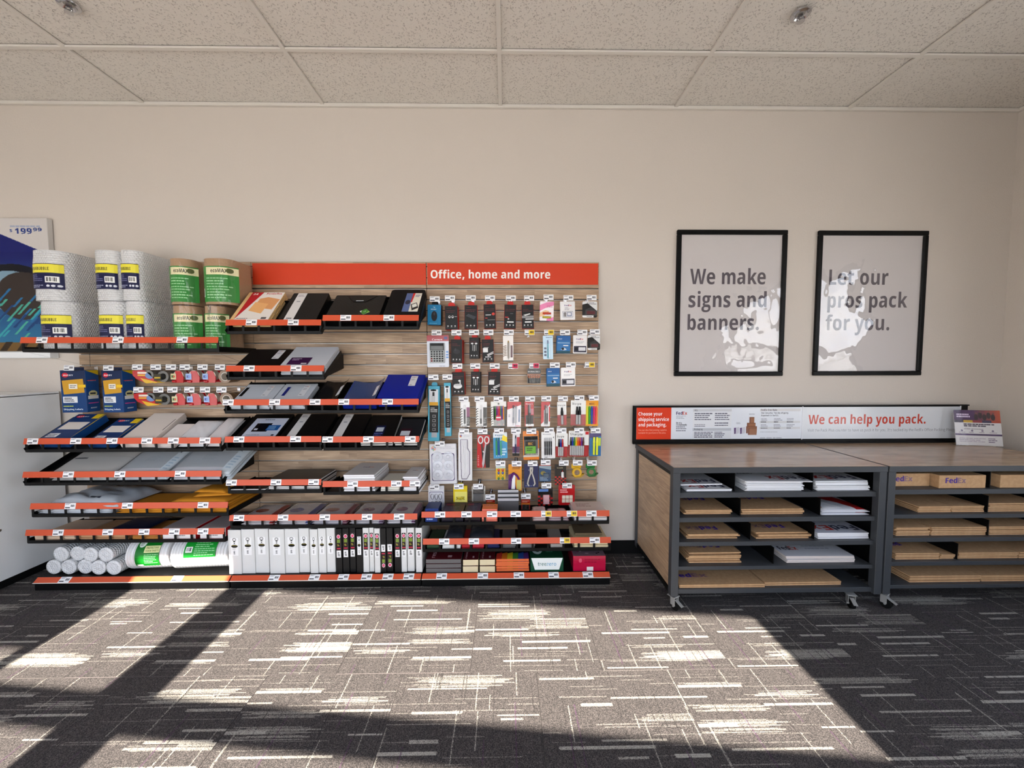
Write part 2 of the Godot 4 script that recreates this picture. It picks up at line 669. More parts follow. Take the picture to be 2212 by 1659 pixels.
func make_ceiling():
	var w := 512
	var h := 256
	var im := Image.create(w, h, false, Image.FORMAT_RGB8)
	var hm := Image.create(w, h, false, Image.FORMAT_L8)
	im.fill(Color(0.87, 0.85, 0.82))
	hm.fill(Color(0.7, 0.7, 0.7))
	var r2 := RandomNumberGenerator.new()
	r2.seed = 55
	for y in h:
		for x in w:
			var k := r2.randf_range(-0.025, 0.025)
			im.set_pixel(x, y, Color(0.87 + k, 0.85 + k, 0.82 + k))
	for i in 3400:
		var x := r2.randi_range(0, w - 1)
		var y := r2.randi_range(0, h - 1)
		var d := Vector2.from_angle(r2.randf() * TAU)
		var p := Vector2(x, y)
		for s in r2.randi_range(1, 5):
			var q := Vector2i(posmod(int(p.x), w), posmod(int(p.y), h))
			im.set_pixelv(q, Color(0.66, 0.635, 0.61))
			hm.set_pixelv(q, Color(0.05, 0.05, 0.05))
			d = d.rotated(r2.randf_range(-0.9, 0.9))
			p += d
	var m := plain(Color.WHITE, 0.95)
	m.albedo_texture = tex(im)
	m.heightmap_enabled = true
	m.heightmap_texture = tex(hm)
	m.heightmap_scale = 0.15
	M.ceiling = m
	M.tee = plain(Color(0.86, 0.84, 0.81), 0.6)

func make_soft():
	# bubble film: rows of small domes
	var n := 128
	var hm := Image.create(n, n, false, Image.FORMAT_L8)
	for y in n:
		for x in n:
			var row := y / 16
			var d := Vector2(fmod(x + (8 if row % 2 else 0), 16.0) - 8, fmod(y, 16.0) - 8).length()
			var k := sqrt(maxf(0.0, 1.0 - d * d / 49.0))
			hm.set_pixel(x, y, Color(k, k, k))
	var m := plain(Color(0.88, 0.885, 0.89), 0.25)
	m.heightmap_enabled = true
	m.heightmap_texture = tex(hm)
	m.heightmap_scale = 0.38
	m.uv1_triplanar = true
	m.uv1_scale = Vector3(9, 9, 9)
	m.backlight_enabled = true
	m.backlight = Color(0.35, 0.36, 0.37)
	M.bubble = m
	var k2 := noise_image(256, 256, 0.03, 9, 4)
	var kraft := plain(Color(0.66, 0.53, 0.40), 0.8)
	kraft.heightmap_enabled = true
	kraft.heightmap_texture = tex(k2)
	kraft.heightmap_scale = 0.3
	kraft.uv1_triplanar = true
	kraft.uv1_scale = Vector3(6, 6, 6)
	M.kraft_paper = kraft
	# cardboard: kraft liner with faint flecks
	var im := Image.create(256, 256, false, Image.FORMAT_RGB8)
	var r2 := RandomNumberGenerator.new()
	r2.seed = 4
	for y in 256:
		for x in 256:
			var g := r2.randf_range(-0.03, 0.03) + (k2.get_pixel(x, y).r - 0.5) * 0.07
			im.set_pixel(x, y, Color(0.755 + g, 0.60 + g, 0.435 + g))
	var cb := plain(Color.WHITE, 0.85)
	cb.albedo_texture = tex(im)
	cb.uv1_triplanar = true
	cb.uv1_scale = Vector3(5, 5, 5)
	M.cardboard = cb
	var foam := plain(Color(0.88, 0.88, 0.88), 0.6)
	foam.backlight_enabled = true
	foam.backlight = Color(0.2, 0.2, 0.2)
	M.foam = foam

func finish_atlas():
	var sheet := ImageTexture.create_from_image(atlas)
	for m in printed:
		m.albedo_texture = sheet

# ------------------------------------------------------------------ the room
func build_room():
	var st := begin()
	box(st, Vector3(-1.1, 1.65, -0.08), Vector3(10.2, 3.3, 0.16))
	struct("wall_back", st.commit(), M.paint, "long beige painted wall behind the shelving and counters")
	st = begin()
	box(st, Vector3(-6.08, 1.65, 2.5), Vector3(0.16, 3.3, 5.2))
	struct("wall_left", st.commit(), M.paint, "beige painted side wall")
	# wall_right with one wide opening
	st = begin()
	var xr := 3.635 + 0.07
	for q in [[0.0, 1.15, 0.0, 3.3], [3.55, 5.2, 0.0, 3.3], [1.15, 3.55, 0.0, 0.55], [1.15, 3.55, 2.5, 3.3]]:
		box(st, Vector3(xr, (q[2] + q[3]) / 2, (q[0] + q[1]) / 2), Vector3(0.14, q[3] - q[2], q[1] - q[0]))
	struct("wall_right", st.commit(), M.paint, "beige side wall meeting the back wall behind the brochure holder")
	# wall_front, with the shop windows in it
	var wf := Transform3D(Basis(Vector3.UP, -atan(WIN_SLOPE)), Vector3(0, 0, WIN_Z - 0.04))
	var k := sqrt(1 + WIN_SLOPE * WIN_SLOPE)
	st = begin()
	for q in [[-7.0, -5.6, 0.0, 3.3], [-2.42, -2.35, 0.0, 3.3], [-1.755, -1.50, 0.0, 3.3], [1.37, 4.3, 0.0, 3.3],
			[-5.6, -2.42, 2.167, 3.3], [-2.35, -1.755, 2.80, 3.3], [-1.50, 1.37, 2.587, 3.3], [-5.6, 1.37, 0.0, 0.1]]:
		box(st, Vector3((q[0] + q[1]) / 2 * k, (q[2] + q[3]) / 2, 0), Vector3((q[1] - q[0]) * k, q[3] - q[2], 0.08))
	struct("wall_front", st.commit(), M.paint, "shop front wall holding the tall windows", wf)
	var fm: Material = M.charcoal
	var wn := 1
	for q in [[-5.6, -2.42, 2.167], [-2.35, -1.755, 2.80], [-1.50, 1.37, 2.587]]:
		var w := Node3D.new()
		w.name = "window_%d" % wn
		wn += 1
		add_child(w)
		w.transform = wf
		w.set_meta("kind", "structure")
		w.set_meta("label", "tall shop window with a dark transom bar")
		var cx: float = (q[0] + q[1]) / 2 * k
		var ww: float = (q[1] - q[0]) * k
		part("transom", boxm(Vector3(ww, 0.105, 0.05), 0.004), fm, w, mv(cx, 1.937, 0.0))
		part("sill", boxm(Vector3(ww, 0.03, 0.06), 0.004), fm, w, mv(cx, 0.115, 0.0))
		part("pane", boxm(Vector3(ww, 1.79, 0.006)), M.glass, w, mv(cx, 1.02, 0.0))
		part("pane", boxm(Vector3(ww, q[2] - 1.99, 0.006)), M.glass, w, mv(cx, (q[2] + 1.99) / 2, 0.0))
	var w4 := Node3D.new()
	w4.name = "window_4"
	add_child(w4)
	w4.position = Vector3(3.69, 0, 0)
	w4.set_meta("kind", "structure")
	w4.set_meta("label", "wide side window divided by dark mullions")
	for z in [1.2, 2.35, 3.5]:
		part("mullion", boxm(Vector3(0.05, 1.95, 0.10), 0.004), fm, w4, mv(0, 1.525, z))
	for y in [0.60, 1.55, 2.45]:
		part("rail", boxm(Vector3(0.045, 0.10, 2.4), 0.004), fm, w4, mv(0, y, 2.35))
	for z in [1.775, 2.925]:
		part("pane", boxm(Vector3(0.006, 0.85, 1.05)), M.glass, w4, mv(0, 1.075, z))
		part("pane", boxm(Vector3(0.006, 0.80, 1.05)), M.glass, w4, mv(0, 2.0, z))
	# outside
	st = begin()
	box(st, Vector3(0, -0.3, 0), Vector3(80, 0.2, 80))
	struct("pavement", st.commit(), plain(Color(0.66, 0.65, 0.63), 0.9), "pale concrete pavement outside the shop")
	# ceiling: slab, tees and tiles
	st = begin()
	box(st, Vector3(-1.1, 3.36, 2.15), Vector3(10.4, 0.12, 5.1))
	var ce := struct("ceiling", st.commit(), plain(Color(0.85, 0.85, 0.84), 0.9), "suspended ceiling of pale speckled tiles in a thin grid")
	var x0 := -0.0345
	var zs := [0.0, 0.49]
	while zs[-1] < 4.9:
		zs.append(zs[-1] + 0.6096)
	var xs := []
	for i in range(-5, 4):
		xs.append(x0 + i * 1.2192)
	xs[0] = -6.0
	xs.append(3.635)
	var tile_mesh := {}
	for j in zs.size() - 1:
		for i in xs.size() - 1:
			var zend: float = minf(zs[j + 1], WIN_Z - 0.06 + WIN_SLOPE * xs[i])
			if zend - zs[j] < 0.05:
				continue
			var s := Vector3(xs[i + 1] - xs[i] - 0.014, 0.016, zend - zs[j] - 0.014)
			var key := "%.3f %.3f" % [s.x, s.z]
			if not tile_mesh.has(key):
				var u := Rect2(0, 0, s.x / 1.2192 * 1.0, s.z / 0.6096)
				tile_mesh[key] = boxm(s, 0.003, {"": u})
			part("ceiling_tile", tile_mesh[key], M.ceiling, ce, Transform3D(Basis(Vector3.UP, PI * ((i + j) % 2)), Vector3((xs[i] + xs[i + 1]) / 2, CEILING + 0.021, (zs[j] + zend) / 2)))
	var tx := boxm(Vector3(9.635, 0.012, 0.024), 0.001)
	for j in range(1, 6):
		part("ceiling_tee", tx, M.tee, ce, mv(-1.18, CEILING + 0.004, zs[j]))
	for i in range(1, xs.size() - 1):
		var tl: float = WIN_Z - 0.08 + WIN_SLOPE * xs[i]
		part("ceiling_tee", boxm(Vector3(0.024, 0.0125, tl), 0.001), M.tee, ce, mv(xs[i], CEILING + 0.0042, tl / 2))
	struct("trim_1", boxm(Vector3(9.635, 0.022, 0.022), 0.002), M.tee, "thin metal edge angle where the ceiling meets the back wall", mv(-1.18, CEILING, 0.011))
	struct("trim_2", boxm(Vector3(0.022, 0.022, 4.5), 0.002), M.tee, "thin metal edge angle along the side wall", mv(3.624, CEILING, 2.26))
	# floor: slab with carpet tiles
	st = begin()
	box(st, Vector3(-1.1, -0.1, 2.4), Vector3(10.4, 0.18, 5.6))
	var fl := struct("floor", st.commit(), plain(Color(0.2, 0.2, 0.2), 0.9), "carpet tiles in dark taupe with pale woven streaks")
	var ct := {}
	var row := 0
	for j in range(-2, 6):
		var za := maxf(0.0, 1.11 + 0.61 * j)
		var zb := 1.11 + 0.61 * (j + 1)
		var off := 0.44 if posmod(j, 2) == 1 else 0.135
		for i in range(-11, 6):
			var xa := maxf(-6.0, off + 0.61 * i)
			var xb := minf(3.635, off + 0.61 * (i + 1))
			if xb - xa < 0.02:
				continue
			var s := Vector3(xb - xa - 0.0012, 0.009, zb - za - 0.0012)
			var key := "%.3f %.3f" % [s.x, s.z]
			if not ct.has(key):
				ct[key] = boxm(s, 0.0012, {"": Rect2(0, 0, s.x / 0.61, s.z / 0.61)})
			part("carpet_tile", ct[key], M.carpet[rng.randi_range(0, 4)], fl, Transform3D(Basis(Vector3.UP, PI * rng.randi_range(0, 1)), Vector3((xa + xb) / 2, -0.0045, (za + zb) / 2)))
	struct("baseboard_back", boxm(Vector3(9.6, 0.098, 0.012), 0.002), M.rubber, "black rubber baseboard along the beige wall", mv(-1.18, 0.049, 0.006))
	struct("baseboard_right", boxm(Vector3(0.012, 0.098, 4.9), 0.002), M.rubber, "black rubber baseboard on the side wall", mv(3.629, 0.049, 2.45))
	# sprinklers
	for q in [[-2.154, 0.762, "chrome ceiling sprinkler above the bubble wrap shelf"], [1.504, 0.756, "chrome ceiling sprinkler above the framed posters"]]:
		var s := thing("sprinkler", q[2], "sprinkler", mv(q[0], CEILING, q[1]))
		part("escutcheon", lathem([[0.0, 0.046], [-0.006, 0.044], [-0.010, 0.032], [-0.004, 0.026], [0.0, 0.02]], 24), M.chrome, s)
		part("body", lathem([[0.0, 0.012], [-0.016, 0.012], [-0.018, 0.008], [-0.026, 0.007], [-0.028, 0.0]], 16), M.chrome, s)
		var a := begin()
		rod(a, [Vector3(0.012, -0.012, 0), Vector3(0.015, -0.026, 0), Vector3(0.004, -0.038, 0)], 0.003)
		rod(a, [Vector3(-0.012, -0.012, 0), Vector3(-0.015, -0.026, 0), Vector3(-0.004, -0.038, 0)], 0.003)
		part("yoke", a.commit(), M.chrome, s)
		part("deflector", lathem([[-0.036, 0.0], [-0.037, 0.018], [-0.039, 0.018], [-0.040, 0.0]], 12), M.chrome, s)

# ------------------------------------------------------------------ slatwall, header signs, bases
const SLAT_X := -1.7786
const SEC := 1.2192
const SLAT_F := 0.027           # front face of the slats

func build_fixtures():
	M.alu = plain(Color(0.70, 0.69, 0.67), 0.35, 0.6)
	M.dark_core = plain(Color(0.10, 0.08, 0.065), 0.8)
	var names := ["wood-look slatwall panel behind the bubble wrap and tape rolls", "wood-look slatwall panel behind the folders and binders", "wood-look slatwall panel filled with hooks of hanging goods"]
	var grooves := []
	var gy := 1.935 + 2 * 0.0762
	while gy > 0.12:
		grooves.append(gy)
		gy -= 0.0762
	var meshes := []
	for v in 9:
		meshes.append(boxm(Vector3(SEC - 0.003, 0.0762 - 0.0085, 0.013), 0.0012, {"": Rect2(rng.randf(), rng.randf(), 1.0, 0.115)}))
	var ins := boxm(Vector3(SEC - 0.004, 0.005, 0.004))
	for k in 3:
		var xc := SLAT_X + (k - 0.5) * SEC
		var p := thing("slatwall", names[k], "slatwall", mv(xc, 0, 0), "slatwall panels along the wall")
		part("backing", boxm(Vector3(SEC - 0.001, 2.06, 0.010), 0, {}, Vector3(0, 1.09, 0.006)), M.dark_core, p)
		part("slat", boxm(Vector3(SEC - 0.003, 2.12 - grooves[0] - 0.0042, 0.013), 0.001, {"": Rect2(0.3, 0.2, 1.0, 0.04)}), M.wood, p, mv(0, (2.12 + grooves[0] + 0.0042) / 2, 0.0205))
		for g in grooves.size():
			part("groove_insert", ins, M.alu, p, mv(0, grooves[g] - 0.0018, 0.013))
			var yc: float = grooves[g] - 0.0381
			part("slat", meshes[rng.randi_range(0, 8)], M.wood, p, mv(0, yc, 0.0205))
	# header signs
	var orange := Color(0.83, 0.26, 0.14)
	for q in [[544.5, 920.5, "blank orange header panel above the folders"], [922.5, 1292.0, "orange header sign with white lettering above the hanging goods"]]:
		var a := at_z(q[0], 568.5, 0.031)
		var b := at_z(q[1], 615.0, 0.031)
		var s := thing("header_sign", q[2], "sign", mv((a.x + b.x) / 2, (a.y + b.y) / 2, 0.0275), "orange header panels")
		part("panel", boxm(Vector3(b.x - a.x, a.y - b.y, 0.003), 0.0006, {"": pc(orange)}), M.satin, s, mv(0, 0, 0.0015))
		if q[0] > 900:
			var c := at_z(930.5, 601.3, 0.031)
			var d := at_z(1188.6, 584.0, 0.031)
			part("lettering", words("Office, home and more", d.x - c.x, d.y - c.y), plain(Color(0.96, 0.95, 0.93), 0.5), s, mv(c.x - (a.x + b.x) / 2, c.y - (a.y + b.y) / 2, 0.0031), "white lettering")
	# low bases with a price strip along the lip
	var bases := [[75, 1253, 497, 1245, "low black base deck carrying the foam rolls", [140, 383]], [498, 1247, 910, 1243, "low black base deck carrying the ring binders", [592, 679, 742, 792, 838, 883]], [911, 1243, 1318, 1239, "low black base deck carrying the paper reams", [954, 1043, 1121, 1196, 1270]]]
	for q in bases:
		var a := at_z(q[0], q[1], 0.41)
		var b := at_z(q[2], q[3], 0.41)
		var w := b.x - a.x - 0.004
		var s := thing("base_deck", q[4], "shelf base", mv((a.x + b.x) / 2, 0, 0), "low bases under the slatwall")
		part("kick_plate", boxm(Vector3(w, 0.052, 0.02), 0.002), M.black_metal, s, mv(0, 0.026, 0.405))
		part("deck", boxm(Vector3(w, 0.018, 0.37), 0.002), M.black_metal, s, mv(0, 0.061, 0.215))
		var lip := turn(Vector3.RIGHT, -52, Vector3(0, 0.063, 0.408))
		var strip := part("price_strip", boxm(Vector3(w, 0.036, 0.003), 0.0006, {"": pc(STRIP)}), M.strip, s, lip)
		part("strip_edge", boxm(Vector3(w, 0.003, 0.005), 0, {"": pc(Color(0.93, 0.90, 0.86))}), M.satin, s, mv(0, 0.0525, 0.4235))
		for px in q[5]:
			var x := at_z(px, q[1], 0.41).x - (a.x + b.x) / 2
			part("price_tag", tag_mesh(0), M.satin, strip, mv(x, 0, 0.0022))

const STRIP := Color(0.80, 0.335, 0.215)

func words(text: String, w: float, cap: float) -> ArrayMesh:
	var tm := TextMesh.new()
	tm.font = font(true)
	tm.text = text
	tm.font_size = 64
	tm.pixel_size = 1.0 / 64
	tm.depth = 0.02
	tm.horizontal_alignment = HORIZONTAL_ALIGNMENT_LEFT
	tm.vertical_alignment = VERTICAL_ALIGNMENT_BOTTOM
	var b := tm.get_aabb()
	var st := begin()
	st.append_from(tm, 0, Transform3D(Basis.from_scale(Vector3(w / b.size.x, cap / 0.72, 0.05)), Vector3(-b.position.x * w / b.size.x, -0.25 * cap / 0.72, 0.0005)))
	return st.commit()

# price tags: 0 white, 1 yellow sale, 2 pink sale; print too small to read
func tag_mesh(kind: int) -> ArrayMesh:
	if not M.has("tags"):
		M.tags = []
		for v in 3:
			var c := cell(96, 48, Color(0.93, 0.93, 0.94))
			L(c, 0.06, 0.08, 0.55, 0.3, 2, Color(0.45, 0.45, 0.5))
			R(c, 0.06, 0.66, 0.5, 0.84, Color(0.2, 0.2, 0.24))
			if v == 1:
				R(c, 0.42, 0.06, 0.97, 0.94, Color(0.90, 0.76, 0.16))
			if v == 2:
				R(c, 0.42, 0.06, 0.97, 0.94, Color(0.80, 0.22, 0.34))
			for d in 4:
				R(c, 0.56 + d * 0.09, 0.28, 0.62 + d * 0.09, 0.62, Color(0.16, 0.15, 0.2))
			var f := uv(c)
			M.tags.append(boxm(Vector3(0.066, 0.036, 0.0016), 0, {"": Rect2(f.position, Vector2.ZERO), "f": f}))
	return M.tags[kind]

# ------------------------------------------------------------------ wire-fronted shelves
# Returns where goods lie: {o: tray front edge centre, t: tilt, z: front, y: tray height, py: strip row in the photograph}
func shelf(label: String, pl: float, pr: float, py: float, tilt: float, depth: float, tags: Array, zf := 0.385, lean := 0.0) -> Dictionary:
	var a := at_z(pl, py, zf)
	var b := at_z(pr, py, zf)
	var w := b.x - a.x
	var xc := (a.x + b.x) / 2
	var yt := a.y - 0.066
	var s := thing("slatwall_shelf", label, "shelf", mv(xc, yt, zf), "wire-fronted shelves on the slatwall")
	var tr := turn(Vector3.RIGHT, tilt)
	var tray := begin()
	box(tray, Vector3(0, -0.004, -depth / 2), Vector3(w, 0.006, depth), 0.001)
	box(tray, Vector3(0, 0.008, -depth + 0.002), Vector3(w, 0.02, 0.004), 0.001)
	part("tray", tray.commit(), M.black_metal, s, tr)
	for sx in [-1, 1]:
		var br := begin()
		# bracket from the slatwall to the tray
		var back := -zf + SLAT_F + 0.0005
		var yb := sin(deg_to_rad(tilt)) * depth
		plate(br, PackedVector2Array([Vector2(0, -0.006), Vector2(back, yb - (0.10 if tilt > 0 or pl < 50 else 0.02)), Vector2(back, yb), Vector2(-depth * cos(deg_to_rad(tilt)), yb - 0.006)]), -0.0015, 0.0015)
		part("bracket", br.commit(), M.black_metal, s, Transform3D(Basis(Vector3.UP, -PI / 2), Vector3(sx * (w / 2 - 0.03), 0, 0)))
		part("side_lip", boxm(Vector3(0.003, 0.028, depth), 0.0006, {}, Vector3(sx * (w / 2 - 0.002), 0.012, -depth / 2)), M.black_metal, s, tr)
	part("bottom_rail", boxm(Vector3(w, 0.018, 0.006), 0.001), M.black_metal, s, mv(0, 0.006, 0.0))
	var n := maxi(2, roundi(w / 0.1))
	var bar := boxm(Vector3(0.014, 0.05, 0.004), 0.0006)
	for k in n + 1:
		part("bar", bar, M.black_metal, s, mv(-w / 2 + 0.007 + (w - 0.014) * k / n, 0.034, 0.0))
	var st_t := turn(Vector3.RIGHT, -12 + lean, Vector3(0, 0.066, 0.006))
	var strip := part("price_strip", boxm(Vector3(w, 0.037, 0.003), 0.0006, {"": pc(STRIP)}), M.strip, s, st_t)
	for q in tags:
		var kind := 0
		var px: float
		if q is Array:
			px = q[0]
			kind = q[1]
		else:
			px = q
		part("price_tag", tag_mesh(kind), M.satin, strip, mv(at_z(px, py, zf).x - xc, 0.0, 0.0024))
	return {"o": Vector3(xc, yt, zf), "t": tilt, "z": zf, "y": yt, "py": py, "d": depth}

# Transform of goods on a shelf between two pixel columns of its front, v metres behind the front, h above the tray; also the width
func spot(sh: Dictionary, x: float, v := 0.008, h := 0.0, yaw := 0.0) -> Transform3D:
	var t := turn(Vector3.RIGHT, sh.t, Vector3(0, sh.y, sh.z))
	t.origin.x = x
	return t * Transform3D(Basis(Vector3.UP, deg_to_rad(yaw)), Vector3(0, h, -v))

# how far behind the front a good of height h must lie so as not to lean over the fence
func back_off(sh: Dictionary, h: float) -> float:
	var t := deg_to_rad(sh.t)
	return maxf(0.008, (h * sin(t) + 0.008) / cos(t))

func sx(sh: Dictionary, px: float) -> float:
	return at_z(px, sh.py, sh.z - 0.01).x

# ------------------------------------------------------------------ goods that lie on shelves
func lay(w: float, l: float, h: float, r: float, side: Rect2, top := Rect2()) -> ArrayMesh:
	var o := rounded(w, l, maxf(r, 0.0008), 3 if r > 0.004 else 1)
	for k in o.size():
		o[k] += Vector2(0, l / 2)
	var a := begin()
	plate(a, o, 0.0, h, side, top)
	var st := begin()
	st.append_from(a.commit(), 0, turn(Vector3.RIGHT, -90))
	return st.commit()

# n flat goods in a pile on a shelf, between two pixel columns of its front edge
func pile(sh: Dictionary, called: String, label: String, category: String, pa: float, pb: float, l: float, h: float, side: Color, top = null, o := {}) -> Node3D:
	var xa := sx(sh, pa)
	var xb := sx(sh, pb)
	var n: int = o.get("n", 1)
	var group: String = o.get("group", (label if n > 1 else ""))
	var tr := Rect2() if top == null else uv(top)
	var mesh: Mesh
	if o.has("mesh"):
		mesh = o.mesh
	elif o.has("soft"):
		mesh = pillow(xb - xa, l, h, o.soft, tr if top != null else pc(side), o.get("crease", 0.2))
	else:
		mesh = lay(xb - xa, l, h if n == 1 else h * o.get("fill", 0.86), o.get("r", 0.002), pc(side), tr)
	var last: Node3D
	for k in n:
		var jx: float = rng.randf_range(-1, 1) * o.get("jit", 0.003) if n > 1 else 0.0
		var jz: float = absf(rng.randf_range(0, 1)) * o.get("jit", 0.003) * 2 if n > 1 else 0.0
		var t := spot(sh, (xa + xb) / 2 + jx, o.get("v", back_off(sh, o.get("lift", 0.0) + n * h)) + jz, o.get("lift", 0.0) + k * h, o.get("yaw", 0.0) + (rng.randf_range(-1, 1) * o.get("tw", 0.6) if n > 1 else 0.0))
		last = solid(called, mesh, o.get("mat", M.satin), t, label + place_in(k, n), category, group)
		if o.has("edge"):
			part("page_block", boxm(Vector3(xb - xa - 0.001, h * 0.5, l - 0.004), 0, {"": pc(o.edge)}, Vector3(0.002, h * 0.42, -l / 2 + 0.004)), M.matte, last)
	return last

# which one of a pile, counted from the bottom
func place_in(k: int, n: int) -> String:
	if n < 2:
		return ""
	if k == n - 1:
		return ", topmost of its pile"
	if k == 0:
		return ", bottom of its pile"
	return ", %s from the bottom" % ["second", "third", "fourth", "fifth", "sixth", "seventh", "eighth"][k - 1]

# a sticker on the top of a flat good: centre (x across, v back), size w by d
func sticker(on: Node3D, x: float, v: float, w: float, d: float, y: float, r: Rect2, mat: Material = null, yaw := 0.0, called := "label"):
	var m := boxm(Vector3(w, 0.0006, d), 0, {"": Rect2(r.position, Vector2.ZERO), "t": r})
	part(called, m, mat if mat else M.satin, on, Transform3D(Basis(Vector3.UP, deg_to_rad(yaw)), Vector3(x, y + 0.0003, -v)))

# an upright round-cornered prism standing on y = 0 about the origin
func drum(w: float, d: float, h: float, r: float, uvr := ONE, wob := 0.0, seed_ := 1) -> ArrayMesh:
	var o := rounded(w, d, r, 8)
	var noise := FastNoiseLite.new()
	noise.seed = seed_
	noise.frequency = 1.0
	var st := begin()
	st.set_smooth_group(0)
	var rows := 8 if wob > 0 else 1
	var m := o.size()
	var pt := func(k: int, j: int) -> Vector3:
		var p: Vector2 = o[k % m]
		var e := 1.0
		var y := h * j / rows
		if wob > 0:
			e = 1.0 + wob * noise.get_noise_3d(p.x * 14, p.y * 14, y * 11) * (0.4 if j in [0, rows] else 1.0)
		return Vector3(p.x * e, y, -p.y * e)
	for j in rows:
		for k in m:
			for v in [[k, j + 1], [k + 1, j], [k, j], [k, j + 1], [k + 1, j + 1], [k + 1, j]]:
				st.set_uv(uvr.get_center())
				st.add_vertex(pt.call(v[0], v[1]))
	st.index()
	st.generate_normals()
	# caps
	var st2 := begin()
	st2.append_from(st.commit(), 0, Transform3D())
	for j in [0, rows]:
		var c := Vector3(0, h * j / rows + (0.0 if j == 0 else h * 0.015), 0)
		for k in m:
			if j == 0:
				tri(st2, c, pt.call(k, j), pt.call(k + 1, j), Rect2(uvr.get_center(), Vector2.ZERO))
			else:
				tri(st2, c, pt.call(k + 1, j), pt.call(k, j), Rect2(uvr.get_center(), Vector2.ZERO))
	return st2.commit()

# a paper label that follows the front of such a prism
func wrap_label(w: float, d: float, r: float, lw: float, y0: float, y1: float, rect: Rect2, xs := 0.0) -> ArrayMesh:
	var st := begin()
	var n := 12
	var pt := func(k: int) -> Vector3:
		var x: float = xs + (float(k) / n - 0.5) * lw
		var over := maxf(0.0, absf(x) - (w / 2 - r))
		return Vector3(x, 0, d / 2 - r + sqrt(maxf(0.0, r * r - over * over)) + 0.0015)
	for k in n:
		var a: Vector3 = pt.call(k)
		var b: Vector3 = pt.call(k + 1)
		quad(st, Vector3(a.x, y1, a.z), Vector3(b.x, y1, b.z), Vector3(b.x, y0, b.z), Vector3(a.x, y0, a.z), Rect2(rect.position + Vector2(rect.size.x * k / n, 0), Vector2(rect.size.x / n, rect.size.y)))
	return st.commit()

# a strip of label round a roll that lies along x (radius r, angles from the top towards the front)
func arc_label(r: float, xa: float, xb: float, a0: float, a1: float, rect: Rect2) -> ArrayMesh:
	var st := begin()
	var n := 12
	for k in n:
		var a := deg_to_rad(lerpf(a0, a1, float(k) / n))
		var b := deg_to_rad(lerpf(a0, a1, float(k + 1) / n))
		quad(st, Vector3(xa, cos(a) * r, sin(a) * r), Vector3(xb, cos(a) * r, sin(a) * r), Vector3(xb, cos(b) * r, sin(b) * r), Vector3(xa, cos(b) * r, sin(b) * r), Rect2(rect.position + Vector2(0, rect.size.y * k / n), Vector2(rect.size.x, rect.size.y / n)))
	return st.commit()

# the blue cartons of shipping labels: prints for front (or top) and for the side panel
func carton_prints() -> Array:
	if not M.has("carton"):
		var navy := Color(0.07, 0.15, 0.30)
		var blue := Color(0.10, 0.30, 0.56)
		var a := cell(150, 230, navy)
		R(a, 0, 0.45, 1, 1, Color(0.09, 0.25, 0.46))
		E(a, 0.2, 0.11, 0.13, 0.055, Color(0.83, 0.13, 0.20))
		T(a, "AVERY", 0.12, 0.13, 0.036, Color.WHITE, true, 0.4)
		poly(a, [0.05, 0.24, 0.9, 0.2, 0.94, 0.53, 0.1, 0.57], Color(0.80, 0.60, 0.17))
		R(a, 0.32, 0.32, 0.66, 0.44, Color(0.93, 0.92, 0.88))
		L(a, 0.36, 0.34, 0.62, 0.42, 2, Color(0.35, 0.3, 0.25))
		R(a, 0.70, 0.34, 0.99, 0.41, Color(0.92, 0.75, 0.12))
		R(a, 0.05, 0.62, 0.63, 0.77, Color(0.90, 0.91, 0.92))
		L(a, 0.1, 0.64, 0.5, 0.75, 3, Color(0.2, 0.22, 0.28))
		L(a, 0.05, 0.83, 0.5, 0.87, 1, Color(0.75, 0.8, 0.3))
		T(a, "Shipping Labels", 0.05, 0.945, 0.038, Color(0.9, 0.93, 0.95), true, 0.78)
		var s := cell(80, 230, blue)
		poly(s, [0.0, 0.0, 1, 0, 1, 0.12], Color(0.90, 0.76, 0.10))
		T(s, "AVERY", 0.2, 0.26, 0.026, Color.WHITE, true, 0.6)
		R(s, 0.1, 0.235, 0.8, 0.25, Color(0.85, 0.2, 0.3))
		E(s, 0.5, 0.56, 0.33, 0.075, Color(0.88, 0.86, 0.62))
		R(s, 0.28, 0.54, 0.7, 0.58, Color(0.2, 0.22, 0.25))
		R(s, 0.1, 0.61, 0.9, 0.69, Color(0.93, 0.93, 0.93))
		R(s, 0.1, 0.78, 0.9, 0.80, Color(0.80, 0.30, 0.62))
		T(s, "AVERY", 0.25, 0.92, 0.028, Color.WHITE, true, 0.5)
		var b := cell(150, 230, Color(0.08, 0.21, 0.42))
		E(b, 0.22, 0.10, 0.14, 0.05, Color(0.80, 0.12, 0.20))
		T(b, "AVERY", 0.13, 0.12, 0.034, Color.WHITE, true, 0.42)
		R(b, 0.1, 0.32, 0.9, 0.60, Color(0.90, 0.87, 0.84))
		R(b, 0.08, 0.74, 0.46, 0.88, Color(0.90, 0.91, 0.93))
		L(b, 0.1, 0.76, 0.4, 0.86, 2, Color(0.3, 0.33, 0.4))
		M.carton = [a, s, b]
	return M.carton

